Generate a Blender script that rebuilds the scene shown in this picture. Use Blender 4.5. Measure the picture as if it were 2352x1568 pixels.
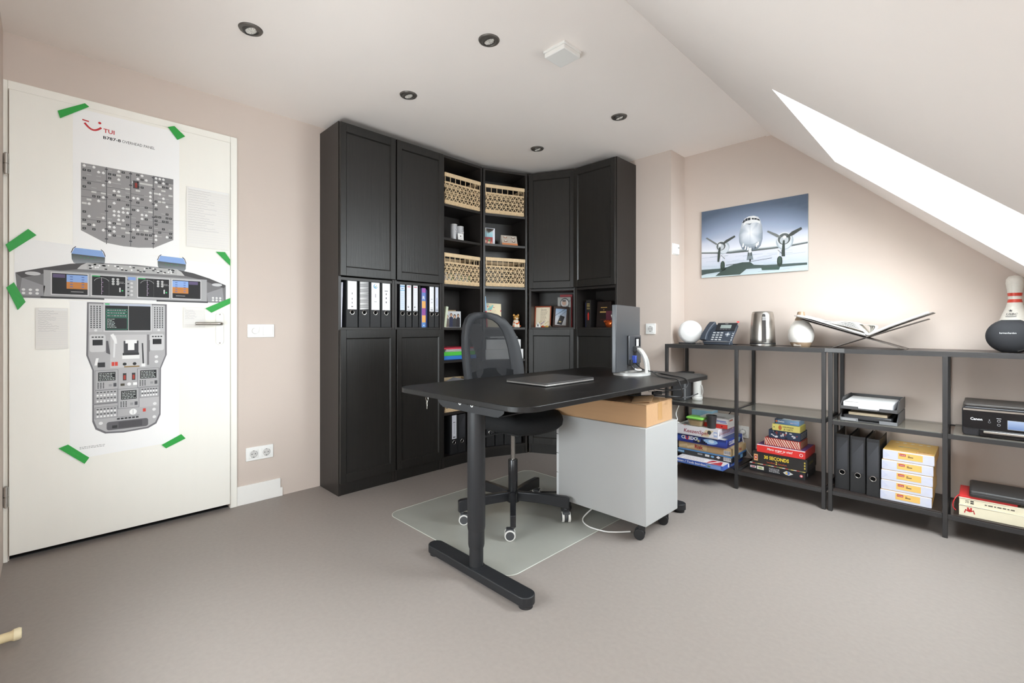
import bpy, bmesh, math, random
from mathutils import Vector, Matrix, Euler

R = math.radians
scene = bpy.context.scene
for o in list(bpy.data.objects):
    bpy.data.objects.remove(o)
C = scene.collection
random.seed(7)

# ------------------------------------------------------------------ camera
cam_d = bpy.data.cameras.new('camera')
cam = bpy.data.objects.new('camera', cam_d)
C.objects.link(cam)
cam.location = (3.1346, -3.5804, 1.07)
cam.rotation_euler = (R(90), 0, R(45.03))
cam_d.sensor_width = 36
cam_d.sensor_fit = 'HORIZONTAL'
cam_d.lens = 16.384
cam_d.shift_y = -0.01424
cam_d.clip_start = 0.01
scene.camera = cam

# ------------------------------------------------------------------ world: bright overcast sky
world = bpy.data.worlds.new('overcast_sky')
scene.world = world
world.use_nodes = True
bg = world.node_tree.nodes['Background']
bg.inputs['Color'].default_value = (0.93, 0.97, 1.0, 1)
bg.inputs['Strength'].default_value = 14.0

# daylight portals in the roof window and both added windows (guide the sky sampling)
SLOPE = math.atan(0.911)
def slope_z(x):
    return 2.412 - 0.911 * (x - 2.108)
YB_ = -3.72
SKY = [(-1.59, -0.475)]
SKX = (2.57, 3.55)
DOY = (-3.67, -2.83)                      # unseen dormer, added to bring in more daylight from the right
DOX, DOZ = 2.33, slope_z(2.33)
DWY, DWZ = (-3.62, -2.88), (0.78, 2.12)   # upright window of the added dormer, sized for its light
def portal(loc, rot, sx, sy):
    l = bpy.data.lights.new('daylight_portal', 'AREA')
    l.shape = 'RECTANGLE'
    l.size = sx
    l.size_y = sy
    l.cycles.is_portal = True
    lo = bpy.data.objects.new('daylight_portal', l)
    C.objects.link(lo)
    lo.location = loc
    lo.rotation_euler = rot
for (ya, yb) in SKY:
    xm = (SKX[0] + SKX[1]) / 2
    portal(Vector((xm, (ya + yb) / 2, slope_z(xm))) + Vector((math.sin(SLOPE), 0, math.cos(SLOPE))) * 0.02, (0, SLOPE, 0), (SKX[1] - SKX[0]) / math.cos(SLOPE), yb - ya)
BWX, BWZ = (1.0, 2.36), (0.55, 1.22)      # unseen window added behind the camera for fill light
portal(((BWX[0] + BWX[1]) / 2, YB_ - 0.01, (BWZ[0] + BWZ[1]) / 2), (R(90), 0, 0), BWX[1] - BWX[0], BWZ[1] - BWZ[0])
portal((4.345, sum(DWY) / 2, sum(DWZ) / 2), (0, R(90), 0), DWZ[1] - DWZ[0], DWY[1] - DWY[0])

scene.view_settings.view_transform = 'Standard'
scene.view_settings.look = 'None'
scene.view_settings.gamma = 1
scene.view_settings.use_curve_mapping = False
scene.view_settings.exposure = 0.5
try:
    scene.cycles.max_bounces = 14
    scene.cycles.diffuse_bounces = 10
    scene.cycles.transparent_max_bounces = 16
    scene.cycles.sample_clamp_indirect = 8
except Exception:
    pass

# ------------------------------------------------------------------ materials
def lin(c):
    out = []
    for v in c[:3]:
        v = v / 255.0
        out.append(v / 12.92 if v <= 0.04045 else ((v + 0.055) / 1.055) ** 2.4)
    return tuple(out)

MATS = {}
def M(name, rgb, rough=0.5, metal=0.0, var=0.0, scale=(40, 40, 40), bump=0.0, bscale=None, spec=0.5,
      trans=0.0, alpha=1.0, emit=None, coat=0.0, detail=4):
    """principled material with procedural noise variation and bump"""
    if name in MATS:
        return MATS[name]
    m = bpy.data.materials.new(name)
    MATS[name] = m
    m.use_nodes = True
    nt = m.node_tree
    b = nt.nodes['Principled BSDF']
    c = lin(rgb)
    b.inputs['Base Color'].default_value = (*c, 1)
    b.inputs['Roughness'].default_value = rough
    b.inputs['Metallic'].default_value = metal
    b.inputs['Specular IOR Level'].default_value = spec
    b.inputs['Alpha'].default_value = alpha
    b.inputs['Transmission Weight'].default_value = trans
    b.inputs['Coat Weight'].default_value = coat
    if emit:
        b.inputs['Emission Color'].default_value = (*lin(emit[0]), 1)
        b.inputs['Emission Strength'].default_value = emit[1]
    tc = nt.nodes.new('ShaderNodeTexCoord')
    mp = nt.nodes.new('ShaderNodeMapping')
    mp.inputs['Scale'].default_value = scale
    nt.links.new(tc.outputs['Object'], mp.inputs['Vector'])
    nz = nt.nodes.new('ShaderNodeTexNoise')
    nz.inputs['Detail'].default_value = detail
    nz.inputs['Scale'].default_value = 1.0
    nt.links.new(mp.outputs['Vector'], nz.inputs['Vector'])
    mx = nt.nodes.new('ShaderNodeMix')
    mx.data_type = 'RGBA'
    mx.inputs['A'].default_value = (*[v * (1 - var) for v in c], 1)
    mx.inputs['B'].default_value = (*[min(1, v * (1 + var)) for v in c], 1)
    nt.links.new(nz.outputs['Fac'], mx.inputs['Factor'])
    nt.links.new(mx.outputs['Result'], b.inputs['Base Color'])
    if bump > 0:
        bp = nt.nodes.new('ShaderNodeBump')
        bp.inputs['Strength'].default_value = min(1.0, bump)
        bp.inputs['Distance'].default_value = 0.002
        if bscale:
            mp2 = nt.nodes.new('ShaderNodeMapping')
            mp2.inputs['Scale'].default_value = bscale
            nt.links.new(tc.outputs['Object'], mp2.inputs['Vector'])
            nz2 = nt.nodes.new('ShaderNodeTexNoise')
            nz2.inputs['Scale'].default_value = 1.0
            nz2.inputs['Detail'].default_value = 5
            nt.links.new(mp2.outputs['Vector'], nz2.inputs['Vector'])
            nt.links.new(nz2.outputs['Fac'], bp.inputs['Height'])
        else:
            nt.links.new(nz.outputs['Fac'], bp.inputs['Height'])
        nt.links.new(bp.outputs['Normal'], b.inputs['Normal'])
    return m

def see_through(name, rgb, fac, rough=0.05, gloss=0.12, diffuse=False):
    """thin pane: part transparent, part surface"""
    m = bpy.data.materials.new(name)
    MATS[name] = m
    m.use_nodes = True
    nt = m.node_tree
    nt.nodes.clear()
    out = nt.nodes.new('ShaderNodeOutputMaterial')
    t = nt.nodes.new('ShaderNodeBsdfTransparent')
    t.inputs['Color'].default_value = (*[0.55 + 0.45 * v for v in lin(rgb)], 1) if not diffuse else (1, 1, 1, 1)
    p = nt.nodes.new('ShaderNodeBsdfPrincipled')
    p.inputs['Base Color'].default_value = (*lin(rgb), 1)
    p.inputs['Roughness'].default_value = rough
    tc = nt.nodes.new('ShaderNodeTexCoord')
    nz = nt.nodes.new('ShaderNodeTexNoise')
    nz.inputs['Scale'].default_value = 6
    nt.links.new(tc.outputs['Object'], nz.inputs['Vector'])
    mr = nt.nodes.new('ShaderNodeMapRange')
    mr.inputs['To Min'].default_value = max(0, fac - 0.04)
    mr.inputs['To Max'].default_value = min(1, fac + 0.04)
    nt.links.new(nz.outputs['Fac'], mr.inputs['Value'])
    mx = nt.nodes.new('ShaderNodeMixShader')
    nt.links.new(mr.outputs['Result'], mx.inputs['Fac'])
    nt.links.new(t.outputs[0], mx.inputs[1])
    nt.links.new(p.outputs[0], mx.inputs[2])
    if gloss > 0:
        g = nt.nodes.new('ShaderNodeBsdfGlossy')
        g.inputs['Roughness'].default_value = rough
        lw = nt.nodes.new('ShaderNodeLayerWeight')      # same from both sides of a pane
        lw.inputs['Blend'].default_value = 0.5
        pw = nt.nodes.new('ShaderNodeMath'); pw.operation = 'POWER'; pw.inputs[1].default_value = 5.0
        fr = nt.nodes.new('ShaderNodeMath'); fr.operation = 'MULTIPLY_ADD'
        fr.inputs[1].default_value = 0.8; fr.inputs[2].default_value = gloss * 0.3
        nt.links.new(lw.outputs['Facing'], pw.inputs[0])
        nt.links.new(pw.outputs[0], fr.inputs[0])
        m2 = nt.nodes.new('ShaderNodeMixShader')
        nt.links.new(fr.outputs[0], m2.inputs['Fac'])
        nt.links.new(mx.outputs[0], m2.inputs[1])
        nt.links.new(g.outputs[0], m2.inputs[2])
        nt.links.new(m2.outputs[0], out.inputs['Surface'])
    else:
        nt.links.new(mx.outputs[0], out.inputs['Surface'])
    return m

def print_mat(name, rough=0.55, spec=0.4):
    m = bpy.data.materials.new(name)
    MATS[name] = m
    m.use_nodes = True
    nt = m.node_tree
    b = nt.nodes['Principled BSDF']
    b.inputs['Roughness'].default_value = rough
    b.inputs['Specular IOR Level'].default_value = spec
    a = nt.nodes.new('ShaderNodeAttribute')
    a.attribute_name = 'Col'
    nt.links.new(a.outputs['Color'], b.inputs['Base Color'])
    return m
INK = print_mat('printed_ink')
INK_GLOSS = print_mat('glossy_print', 0.25, 0.5)

WALL = M('beige_wall_paint', (207, 194, 185), 0.85, var=0.025, scale=(3, 3, 3), bump=0.12, bscale=(160, 160, 160), spec=0.2)
CEIL = M('ceiling_plaster', (248, 241, 236), 0.9, var=0.02, scale=(2.5, 2.5, 2.5), bump=0.1, bscale=(90, 90, 90), spec=0.2)
REVEAL = M('white_reveal_paint', (240, 238, 234), 0.7, var=0.01)
FLOOR = M('grey_linoleum', (147, 139, 134), 0.5, var=0.10, scale=(55, 55, 55), bump=0.10, bscale=(220, 220, 220), spec=0.35, detail=9)
DOORW = M('cream_door_lacquer', (243, 241, 234), 0.35, var=0.012, scale=(30, 30, 2), bump=0.04, bscale=(200, 200, 6))
WHITE = M('white_plastic', (240, 240, 238), 0.35, var=0.01)
WHITEP = M('white_paint_satin', (240, 239, 236), 0.45, var=0.01)
PAPER = M('white_paper', (245, 245, 245), 0.7, var=0.012, scale=(5, 5, 5), bump=0.08, bscale=(14, 14, 14))
NOTE = M('note_paper', (232, 230, 226), 0.6, var=0.02, scale=(9, 9, 9), bump=0.25, bscale=(25, 25, 25))
TAPE = M('green_tape', (36, 160, 62), 0.5, var=0.08, scale=(60, 60, 60), bump=0.3, bscale=(90, 90, 90))
OAKB = M('black_brown_ash', (31, 29, 27), 0.40, var=0.35, scale=(90, 90, 3.5), bump=0.35, bscale=(160, 160, 5), spec=0.5, detail=6)
OAKS = M('black_brown_foil', (38, 34, 32), 0.42, var=0.18, scale=(60, 60, 3), bump=0.15, bscale=(120, 120, 5))
DESKM = M('black_brown_desk_veneer', (24, 23, 23), 0.38, var=0.35, scale=(90, 3.0, 60), bump=0.22, bscale=(150, 5, 100), spec=0.35, detail=6)
STEELB = M('black_powder_coat', (31, 32, 35), 0.45, var=0.08, scale=(300, 300, 300), bump=0.08, bscale=(900, 900, 900))
SHELFM = M('dark_grey_shelf_steel', (48, 46, 46), 0.5, var=0.06, scale=(40, 40, 40), bump=0.05)
SHELFT = M('black_brown_shelf_board', (48, 40, 37), 0.35, var=0.2, scale=(4, 80, 60))
BLACKP = M('black_plastic', (34, 34, 36), 0.45, var=0.08, bump=0.05, bscale=(500, 500, 500))
BLACKG = M('black_gloss_plastic', (20, 20, 23), 0.12, var=0.05)
DGREY = M('dark_grey_plastic', (66, 67, 70), 0.45, var=0.05)
MGREY = M('mid_grey_plastic', (120, 121, 124), 0.4, var=0.03)
CHROME = M('brushed_chrome', (200, 198, 194), 0.22, 1.0, var=0.05, scale=(5, 5, 200))
STEEL = M('brushed_steel', (190, 186, 180), 0.3, 1.0, var=0.08, scale=(6, 6, 250), bump=0.05, bscale=(6, 6, 400))
GREYCAB = M('grey_lacquered_steel', (176, 177, 177), 0.45, var=0.02, scale=(8, 8, 8))
CARD = M('brown_cardboard', (186, 148, 110), 0.8, var=0.06, scale=(4, 60, 60), bump=0.08, bscale=(8, 200, 200))
CTAPE = M('packing_tape', (186, 146, 100), 0.3, var=0.04)
BINDERM = M('black_binder_cloth', (30, 30, 32), 0.55, var=0.15, scale=(200, 200, 200), bump=0.15, bscale=(600, 600, 600))
POCKET = M('clear_film_pocket', (62, 64, 70), 0.18, var=0.15, scale=(20, 20, 9))
GREYBOARD = M('grey_board', (138, 134, 130), 0.8, var=0.1)
SEAGRASS = M('woven_seagrass', (224, 198, 160), 0.7, var=0.28, scale=(90, 90, 90), bump=0.5, bscale=(260, 260, 60))
RIMM = M('wrapped_seagrass_rim', (226, 200, 162), 0.7, var=0.25, scale=(220, 220, 12), bump=0.6, bscale=(260, 260, 8))
FABRIC = M('black_seat_fabric', (34, 34, 35), 0.9, var=0.15, scale=(300, 300, 300), bump=0.3, bscale=(700, 700, 700), spec=0.2)
MESHF = see_through('black_mesh_fabric', (38, 39, 42), 0.86, rough=0.8, gloss=0.0, diffuse=True)
GLASS = see_through('shelf_glass', (214, 213, 204), 0.16, rough=0.03, gloss=0.13)
PANE = see_through('window_glass', (240, 245, 245), 0.03, rough=0.02, gloss=0.08)
MATP = see_through('frosted_chair_mat', (196, 197, 188), 0.5, rough=0.28, gloss=0.1, diffuse=True)
MATEDGE = M('chair_mat_edge', (196, 200, 192), 0.3)
CORK = M('warm_rubber', (170, 168, 160), 0.6)

# ------------------------------------------------------------------ mesh helpers
class MB:
    def __init__(s):
        s.v = []; s.f = []
    def add(s, vs, fs):
        b = len(s.v)
        s.v += [Vector(p) for p in vs]
        s.f += [tuple(i + b for i in f) for f in fs]
        return s
    def box(s, x0, y0, z0, x1, y1, z1):
        vs = [(x0, y0, z0), (x1, y0, z0), (x1, y1, z0), (x0, y1, z0), (x0, y0, z1), (x1, y0, z1), (x1, y1, z1), (x0, y1, z1)]
        return s.add(vs, [(0, 3, 2, 1), (4, 5, 6, 7), (0, 1, 5, 4), (1, 2, 6, 5), (2, 3, 7, 6), (3, 0, 4, 7)])
    def obox(s, c, size, rot):
        m = Euler(rot).to_matrix()
        h = Vector(size) / 2
        vs = [Vector(c) + m @ Vector((sx * h.x, sy * h.y, sz * h.z)) for sz in (-1, 1) for sx, sy in ((-1, -1), (1, -1), (1, 1), (-1, 1))]
        return s.add(vs, [(0, 3, 2, 1), (4, 5, 6, 7), (0, 1, 5, 4), (1, 2, 6, 5), (2, 3, 7, 6), (3, 0, 4, 7)])
    def bar(s, p0, p1, w, h, up=(0, 0, 1)):
        """rectangular bar from p0 to p1"""
        p0 = Vector(p0); p1 = Vector(p1)
        d = (p1 - p0).normalized()
        upv = Vector(up)
        a = d.cross(upv)
        if a.length < 1e-5:
            a = d.cross(Vector((1, 0, 0)))
        a.normalize(); b = a.cross(d).normalized()
        vs = []
        for p in (p0, p1):
            for sa, sb in ((-1, -1), (1, -1), (1, 1), (-1, 1)):
                vs.append(p + a * (sa * w / 2) + b * (sb * h / 2))
        return s.add(vs, [(3, 2, 1, 0), (4, 5, 6, 7), (0, 1, 5, 4), (1, 2, 6, 5), (2, 3, 7, 6), (3, 0, 4, 7)])
    def cyl(s, p0, p1, r0, r1=None, n=20, cap=True):
        r1 = r0 if r1 is None else r1
        return s.tube([p0, p1], [r0, r1], n, cap)
    def tube(s, pts, r, n=8, cap=True, closed=False):
        pts = [Vector(p) for p in pts]
        k = len(pts)
        rs = r if isinstance(r, (list, tuple)) else [r] * k
        vs = []
        prev = None
        for i, p in enumerate(pts):
            if closed:
                d = pts[(i + 1) % k] - pts[i - 1]
            else:
                d = pts[min(i + 1, k - 1)] - pts[max(i - 1, 0)]
            d.normalize()
            if prev is None:
                a = d.orthogonal().normalized()
            else:
                a = prev - d * prev.dot(d)
                a = a.normalized() if a.length > 1e-6 else d.orthogonal().normalized()
            prev = a
            b = d.cross(a)
            for j in range(n):
                t = 2 * math.pi * j / n
                vs.append(p + (a * math.cos(t) + b * math.sin(t)) * rs[i])
        fs = []
        for i in range(k if closed else k - 1):
            i2 = (i + 1) % k
            for j in range(n):
                fs.append((i * n + j, i * n + (j + 1) % n, i2 * n + (j + 1) % n, i2 * n + j))
        if cap and not closed:
            fs.append(tuple(range(n - 1, -1, -1)))
            fs.append(tuple((k - 1) * n + j for j in range(n)))
        return s.add(vs, fs)
    def lathe(s, prof, n=32, c=(0, 0, 0), sx=1.0, sy=1.0, m=None):
        vs = []; fs = []
        k = len(prof)
        for (r, z) in prof:
            for j in range(n):
                t = 2 * math.pi * j / n
                p = Vector((r * math.cos(t) * sx, r * math.sin(t) * sy, z))
                if m is not None:
                    p = m @ p
                vs.append(p + Vector(c))
        for i in range(k - 1):
            for j in range(n):
                fs.append((i * n + j, i * n + (j + 1) % n, (i + 1) * n + (j + 1) % n, (i + 1) * n + j))
        if prof[0][0] > 1e-6:
            fs.append(tuple(range(n - 1, -1, -1)))
        if prof[-1][0] > 1e-6:
            fs.append(tuple((k - 1) * n + j for j in range(n)))
        return s.add(vs, fs)
    def prism(s, poly, o, u, v, d):
        """2D polygon extruded along u x v by d"""
        o = Vector(o); u = Vector(u); v = Vector(v)
        w = u.cross(v).normalized() * d
        k = len(poly)
        vs = [o + u * a + v * b for a, b in poly] + [o + u * a + v * b + w for a, b in poly]
        fs = [tuple(range(k - 1, -1, -1)), tuple(range(k, 2 * k))]
        for i in range(k):
            j = (i + 1) % k
            fs.append((i, j, k + j, k + i))
        return s.add(vs, fs)
    def loops(s, ls, cap=True, closed_rows=False):
        k = len(ls); n = len(ls[0])
        vs = [p for l in ls for p in l]
        fs = []
        for i in range(k if closed_rows else k - 1):
            i2 = (i + 1) % k
            for j in range(n):
                fs.append((i * n + j, i * n + (j + 1) % n, i2 * n + (j + 1) % n, i2 * n + j))
        if cap and not closed_rows:
            fs.append(tuple(range(n - 1, -1, -1)))
            fs.append(tuple((k - 1) * n + j for j in range(n)))
        return s.add(vs, fs)
    def sheet(s, rows):
        k = len(rows); n = len(rows[0])
        fs = []
        for i in range(k - 1):
            for j in range(n - 1):
                fs.append((i * n + j, i * n + j + 1, (i + 1) * n + j + 1, (i + 1) * n + j))
        return s.add([p for r in rows for p in r], fs)
    def mesh(s, name, smooth=35):
        me = bpy.data.meshes.new(name)
        bm = bmesh.new()
        vv = [bm.verts.new(p) for p in s.v]
        for f in s.f:
            if len(set(f)) > 2:
                try:
                    bm.faces.new([vv[i] for i in f])
                except ValueError:
                    pass
        bmesh.ops.remove_doubles(bm, verts=bm.verts, dist=1e-6)
        bmesh.ops.recalc_face_normals(bm, faces=bm.faces)
        for f in bm.faces:
            f.smooth = True
        bm.to_mesh(me); bm.free()
        me.set_sharp_from_angle(angle=R(smooth))
        return me
    def build(s, name, mat, parent=None, bev=0.0, smooth=35, seg=2, loc=None, rot=None):
        me = s.mesh(name, smooth)
        return obj(name, me, mat, parent, bev, seg, loc, rot)

def obj(name, me, mat, parent=None, bev=0.0, seg=2, loc=None, rot=None):
    if mat is not None and not me.materials:
        me.materials.append(mat)
    o = bpy.data.objects.new(name, me)
    C.objects.link(o)
    if parent is not None:
        o.parent = parent
    if loc is not None:
        o.location = loc
    if rot is not None:
        o.rotation_euler = rot
    if bev > 0:
        b = o.modifiers.new('edge', 'BEVEL')
        b.width = bev; b.segments = seg; b.limit_method = 'ANGLE'; b.angle_limit = R(40)
    return o

def tag(o, label, cat, group=None):
    o['label'] = label; o['category'] = cat
    if group:
        o['group'] = group
    return o

def thing(name, label, cat, loc=(0, 0, 0), rot=0.0, group=None):
    o = bpy.data.objects.new(name, None)
    o.empty_display_size = 0.05
    C.objects.link(o)
    o.location = loc
    o.rotation_euler = rot if isinstance(rot, (tuple, list)) else (0, 0, rot)
    return tag(o, label, cat, group)

def structure(o):
    o['kind'] = 'structure'
    return o

def dup(root, loc, rot, label):
    r = root.copy(); C.objects.link(r)
    r.location = loc; r.rotation_euler = rot if isinstance(rot, (tuple, list)) else (0, 0, rot)
    r['label'] = label
    for ch in list(root.children):
        c = ch.copy(); C.objects.link(c); c.parent = r
        for g in list(ch.children):
            d = g.copy(); C.objects.link(d); d.parent = c
    return r

def bez(p, n=24):
    """smooth curve through points"""
    p = [Vector(q) for q in p]
    out = []
    for i in range(len(p) - 1):
        a = p[max(i - 1, 0)]; b = p[i]; c = p[i + 1]; d = p[min(i + 2, len(p) - 1)]
        m = max(3, n // (len(p) - 1))
        for j in range(m):
            t = j / m
            out.append(0.5 * ((2 * b) + (c - a) * t + (2 * a - 5 * b + 4 * c - d) * t * t + (3 * b - a - 3 * c + d) * t ** 3))
    out.append(p[-1])
    return out

def rrect(x0, y0, x1, y1, r, n=6):
    pts = []
    for cx, cy, a0 in ((x1 - r, y0 + r, -90), (x1 - r, y1 - r, 0), (x0 + r, y1 - r, 90), (x0 + r, y0 + r, 180)):
        for i in range(n + 1):
            t = R(a0 + 90 * i / n)
            pts.append((cx + r * math.cos(t), cy + r * math.sin(t)))
    return pts

# ------------------------------------------------------------------ flat print (ink) helper
_font_cache = {}
def text_geo(txt, bold=0.0):
    key = (txt, bold)
    if key in _font_cache:
        return _font_cache[key]
    cu = bpy.data.curves.new('lettering', 'FONT')
    cu.body = txt
    cu.resolution_u = 2
    cu.offset = bold
    cu.size = 1.0
    ob = bpy.data.objects.new('lettering', cu)
    me = ob.to_mesh()
    vs = [(v.co.x, v.co.y) for v in me.vertices]
    fs = [tuple(p.vertices) for p in me.polygons]
    ob.to_mesh_clear()
    bpy.data.objects.remove(ob); bpy.data.curves.remove(cu)
    _font_cache[key] = (vs, fs)
    return vs, fs

class Print:
    STEP = 0.00016
    def __init__(s, o, u, v):
        s.o = Vector(o); s.u = Vector(u).normalized(); s.w = Vector(v).normalized(); s.n = s.u.cross(s.w)
        s.V = []; s.F = []; s.K = []
    def P(s, a, b, L):
        return s.o + s.u * a + s.w * b + s.n * (s.STEP * L)
    def poly(s, pts, col, L=1):
        b = len(s.V)
        s.V += [s.P(x, y, L) for x, y in pts]
        s.F.append(tuple(range(b, b + len(pts))))
        c = [(*lin(k), 1) for k in col] if isinstance(col[0], (tuple, list)) else [(*lin(col), 1)] * len(pts)
        s.K += c
        return s
    def rect(s, x0, y0, x1, y1, col, L=1):
        return s.poly([(x0, y0), (x1, y0), (x1, y1), (x0, y1)], col, L)
    def vgrad(s, x0, x1, stops, L=1):
        for (ya, ca), (yb, cb) in zip(stops[:-1], stops[1:]):
            s.poly([(x0, ya), (x1, ya), (x1, yb), (x0, yb)], [ca, ca, cb, cb], L)
        return s
    def circ(s, x, y, r, col, L=1, n=14, ry=None):
        ry = r if ry is None else ry
        return s.poly([(x + r * math.cos(2 * math.pi * i / n), y + ry * math.sin(2 * math.pi * i / n)) for i in range(n)], col, L)
    def line(s, x0, y0, x1, y1, w, col, L=1):
        d = Vector((x1 - x0, y1 - y0)); d.normalize()
        p = Vector((-d.y, d.x)) * w / 2
        return s.poly([(x0 - p.x, y0 - p.y), (x1 - p.x, y1 - p.y), (x1 + p.x, y1 + p.y), (x0 + p.x, y0 + p.y)], col, L)
    def path(s, pts, w, col, L=1):
        for a, b in zip(pts[:-1], pts[1:]):
            s.line(a[0], a[1], b[0], b[1], w, col, L)
        return s
    def text(s, txt, x, y, size, col, L=2, align='l', bold=0.0, width=None, rot=0, slant=0.0):
        vs, fs = text_geo(txt, bold)
        if not vs:
            return s
        x0 = min(p[0] for p in vs); x1 = max(p[0] for p in vs)
        sx = size if width is None else width / (x1 - x0)
        off = {'l': 0, 'c': (x1 - x0) / 2, 'r': (x1 - x0)}[align]
        b = len(s.V)
        cr, sr = math.cos(rot), math.sin(rot)
        for px, py in vs:
            a = (px - x0 - off + slant * py) * sx; c = py * size
            s.V.append(s.P(x + a * cr - c * sr, y + a * sr + c * cr, L))
        col = (*lin(col), 1)
        for f in fs:
            s.F.append(tuple(i + b for i in f))
        s.K += [col] * len(vs)
        return s
    def scribble(s, x0, y0, x1, y1, rows, col, L=2, h=0.35, seed=1, fill=0.8):
        """rows of small dashes, like unreadable writing"""
        rnd = random.Random(seed)
        dy = (y1 - y0) / rows
        for i in range(rows):
            x = x0
            y = y1 - (i + 0.5) * dy
            end = x0 + (x1 - x0) * (fill + (1 - fill) * rnd.random())
            while x < end:
                w = rnd.uniform(0.4, 1.6) * dy
                s.rect(x, y - dy * h / 2, min(x + w, x1), y + dy * h / 2, col, L)
                x += w + dy * 0.35
        return s
    def build(s, name, parent, mat=None):
        me = bpy.data.meshes.new(name)
        me.from_pydata([tuple(p) for p in s.V], [], s.F)
        at = me.color_attributes.new('Col', 'FLOAT_COLOR', 'CORNER')
        for i, lp in enumerate(me.loops):
            at.data[i].color = s.K[lp.vertex_index]
        me.materials.append(mat or INK)
        return obj(name, me, None, parent)

def plane_of(root_loc):
    return Vector(root_loc)

# ================================================================== ROOM SHELL
CH = 2.414          # ceiling height
XC = 2.108          # crease where the roof slope starts
XK = 4.35           # knee wall
YB = -3.72          # wall behind the camera
DY0, DY1, DZ = -3.701, -2.814, 2.162    # door opening

structure(MB().box(-0.2, YB - 0.2, -0.1, XK + 0.1, 0.15, 0).build('floor', FLOOR))
w = MB().box(-0.22, YB - 0.1, 0, -0.1, 0.1, CH + 0.05)
w.box(-0.1, DY1, 0, 0, 0.1, CH + 0.05).box(-0.1, YB - 0.1, 0, 0, DY0, CH + 0.05).box(-0.1, DY0, DZ, 0, DY1, CH + 0.05)
structure(w.build('wall_left', WALL))
structure(MB().prism([(0, 0), (XK, 0), (XK, slope_z(XK)), (XC, CH), (0, CH)], (0, 0.0, 0), (1, 0, 0), (0, 0, 1), -0.12).build('wall_right', WALL))
structure(MB().box(0, -0.226, 0, 1.485, -0.0005, CH).build('wall_chimney_breast', WALL))
wb_ = MB().box(-0.1, YB - 0.12, 0, BWX[0], YB, CH).box(BWX[0], YB - 0.12, 0, BWX[1], YB, BWZ[0])
wb_.prism([(BWX[0], BWZ[1]), (BWX[1], BWZ[1]), (BWX[1], DOZ), (XC + 0.24, DOZ), (XC, CH), (BWX[0], CH)], (0, YB, 0), (1, 0, 0), (0, 0, 1), 0.12)
wb_.prism([(BWX[1], 0), (XK + 0.1, 0), (XK + 0.1, DOZ), (BWX[1], DOZ)], (0, YB, 0), (1, 0, 0), (0, 0, 1), 0.12)
structure(wb_.build('wall_back', WALL))
kz = slope_z(XK) + 0.05
kw = MB().box(XK, DOY[1], 0, XK + 0.1, 0.1, kz).box(XK, YB - 0.1, 0, XK + 0.1, DOY[1], DWZ[0])
kw.box(XK, YB - 0.1, DWZ[0], XK + 0.1, DWY[0], DOZ).box(XK, DWY[1], DWZ[0], XK + 0.1, DOY[1] + 0.1, DOZ).box(XK, YB - 0.1, DWZ[1], XK + 0.1, DOY[1] + 0.1, DOZ + 0.05)
structure(kw.build('wall_knee', WALL))
structure(MB().box(-0.2, YB - 0.1, CH, XC + 0.02, 0.12, CH + 0.1).build('ceiling', CEIL))

# sloping roof lining with openings for the roof window and the added dormer
NS = Vector((math.sin(SLOPE), 0, math.cos(SLOPE)))
xs = [XC - 0.004, DOX, SKX[0], SKX[1], XK + 0.05]
ys = [YB - 0.05, DOY[0], DOY[1], SKY[0][0], SKY[0][1], 0.05]
sl = MB()
TH = 0.26
def sp(x, y, d=0.0):
    return Vector((x, y, slope_z(x))) + NS * d
for i in range(4):
    for j in range(5):
        if (i == 2 and j == 3) or (i >= 1 and j == 1):
            continue
        x0, x1, y0, y1 = xs[i], xs[i + 1], ys[j], ys[j + 1]
        sl.add([sp(x0, y0), sp(x1, y0), sp(x1, y1), sp(x0, y1)], [(0, 1, 2, 3)])
        if j != 1:
            sl.add([sp(x0, y0, TH), sp(x1, y0, TH), sp(x1, y1, TH), sp(x0, y1, TH)], [(0, 1, 2, 3)])
structure(sl.build('ceiling_slope', CEIL))
dm = MB().box(DOX, DOY[0] - 0.05, DOZ, XK + 0.1, DOY[1] + 0.1, DOZ + 0.08)
for ya, yb in ((DOY[0] - 0.05, DOY[0]), (DOY[1], DOY[1] + 0.06)):
    dm.prism([(DOX, DOZ + 0.02), (XK + 0.05, slope_z(XK + 0.05)), (XK + 0.05, DOZ + 0.02)], (0, yb, 0), (1, 0, 0), (0, 0, 1), yb - ya)
structure(dm.build('ceiling_added_dormer', CEIL))  # top and cheeks of the added dormer, out of view
# thin filler strip along the crease
structure(MB().bar((XC - 0.012, YB, CH - 0.003), (XC - 0.012, 0, CH - 0.003), 0.03, 0.006).build('trim_1', CEIL))

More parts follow.
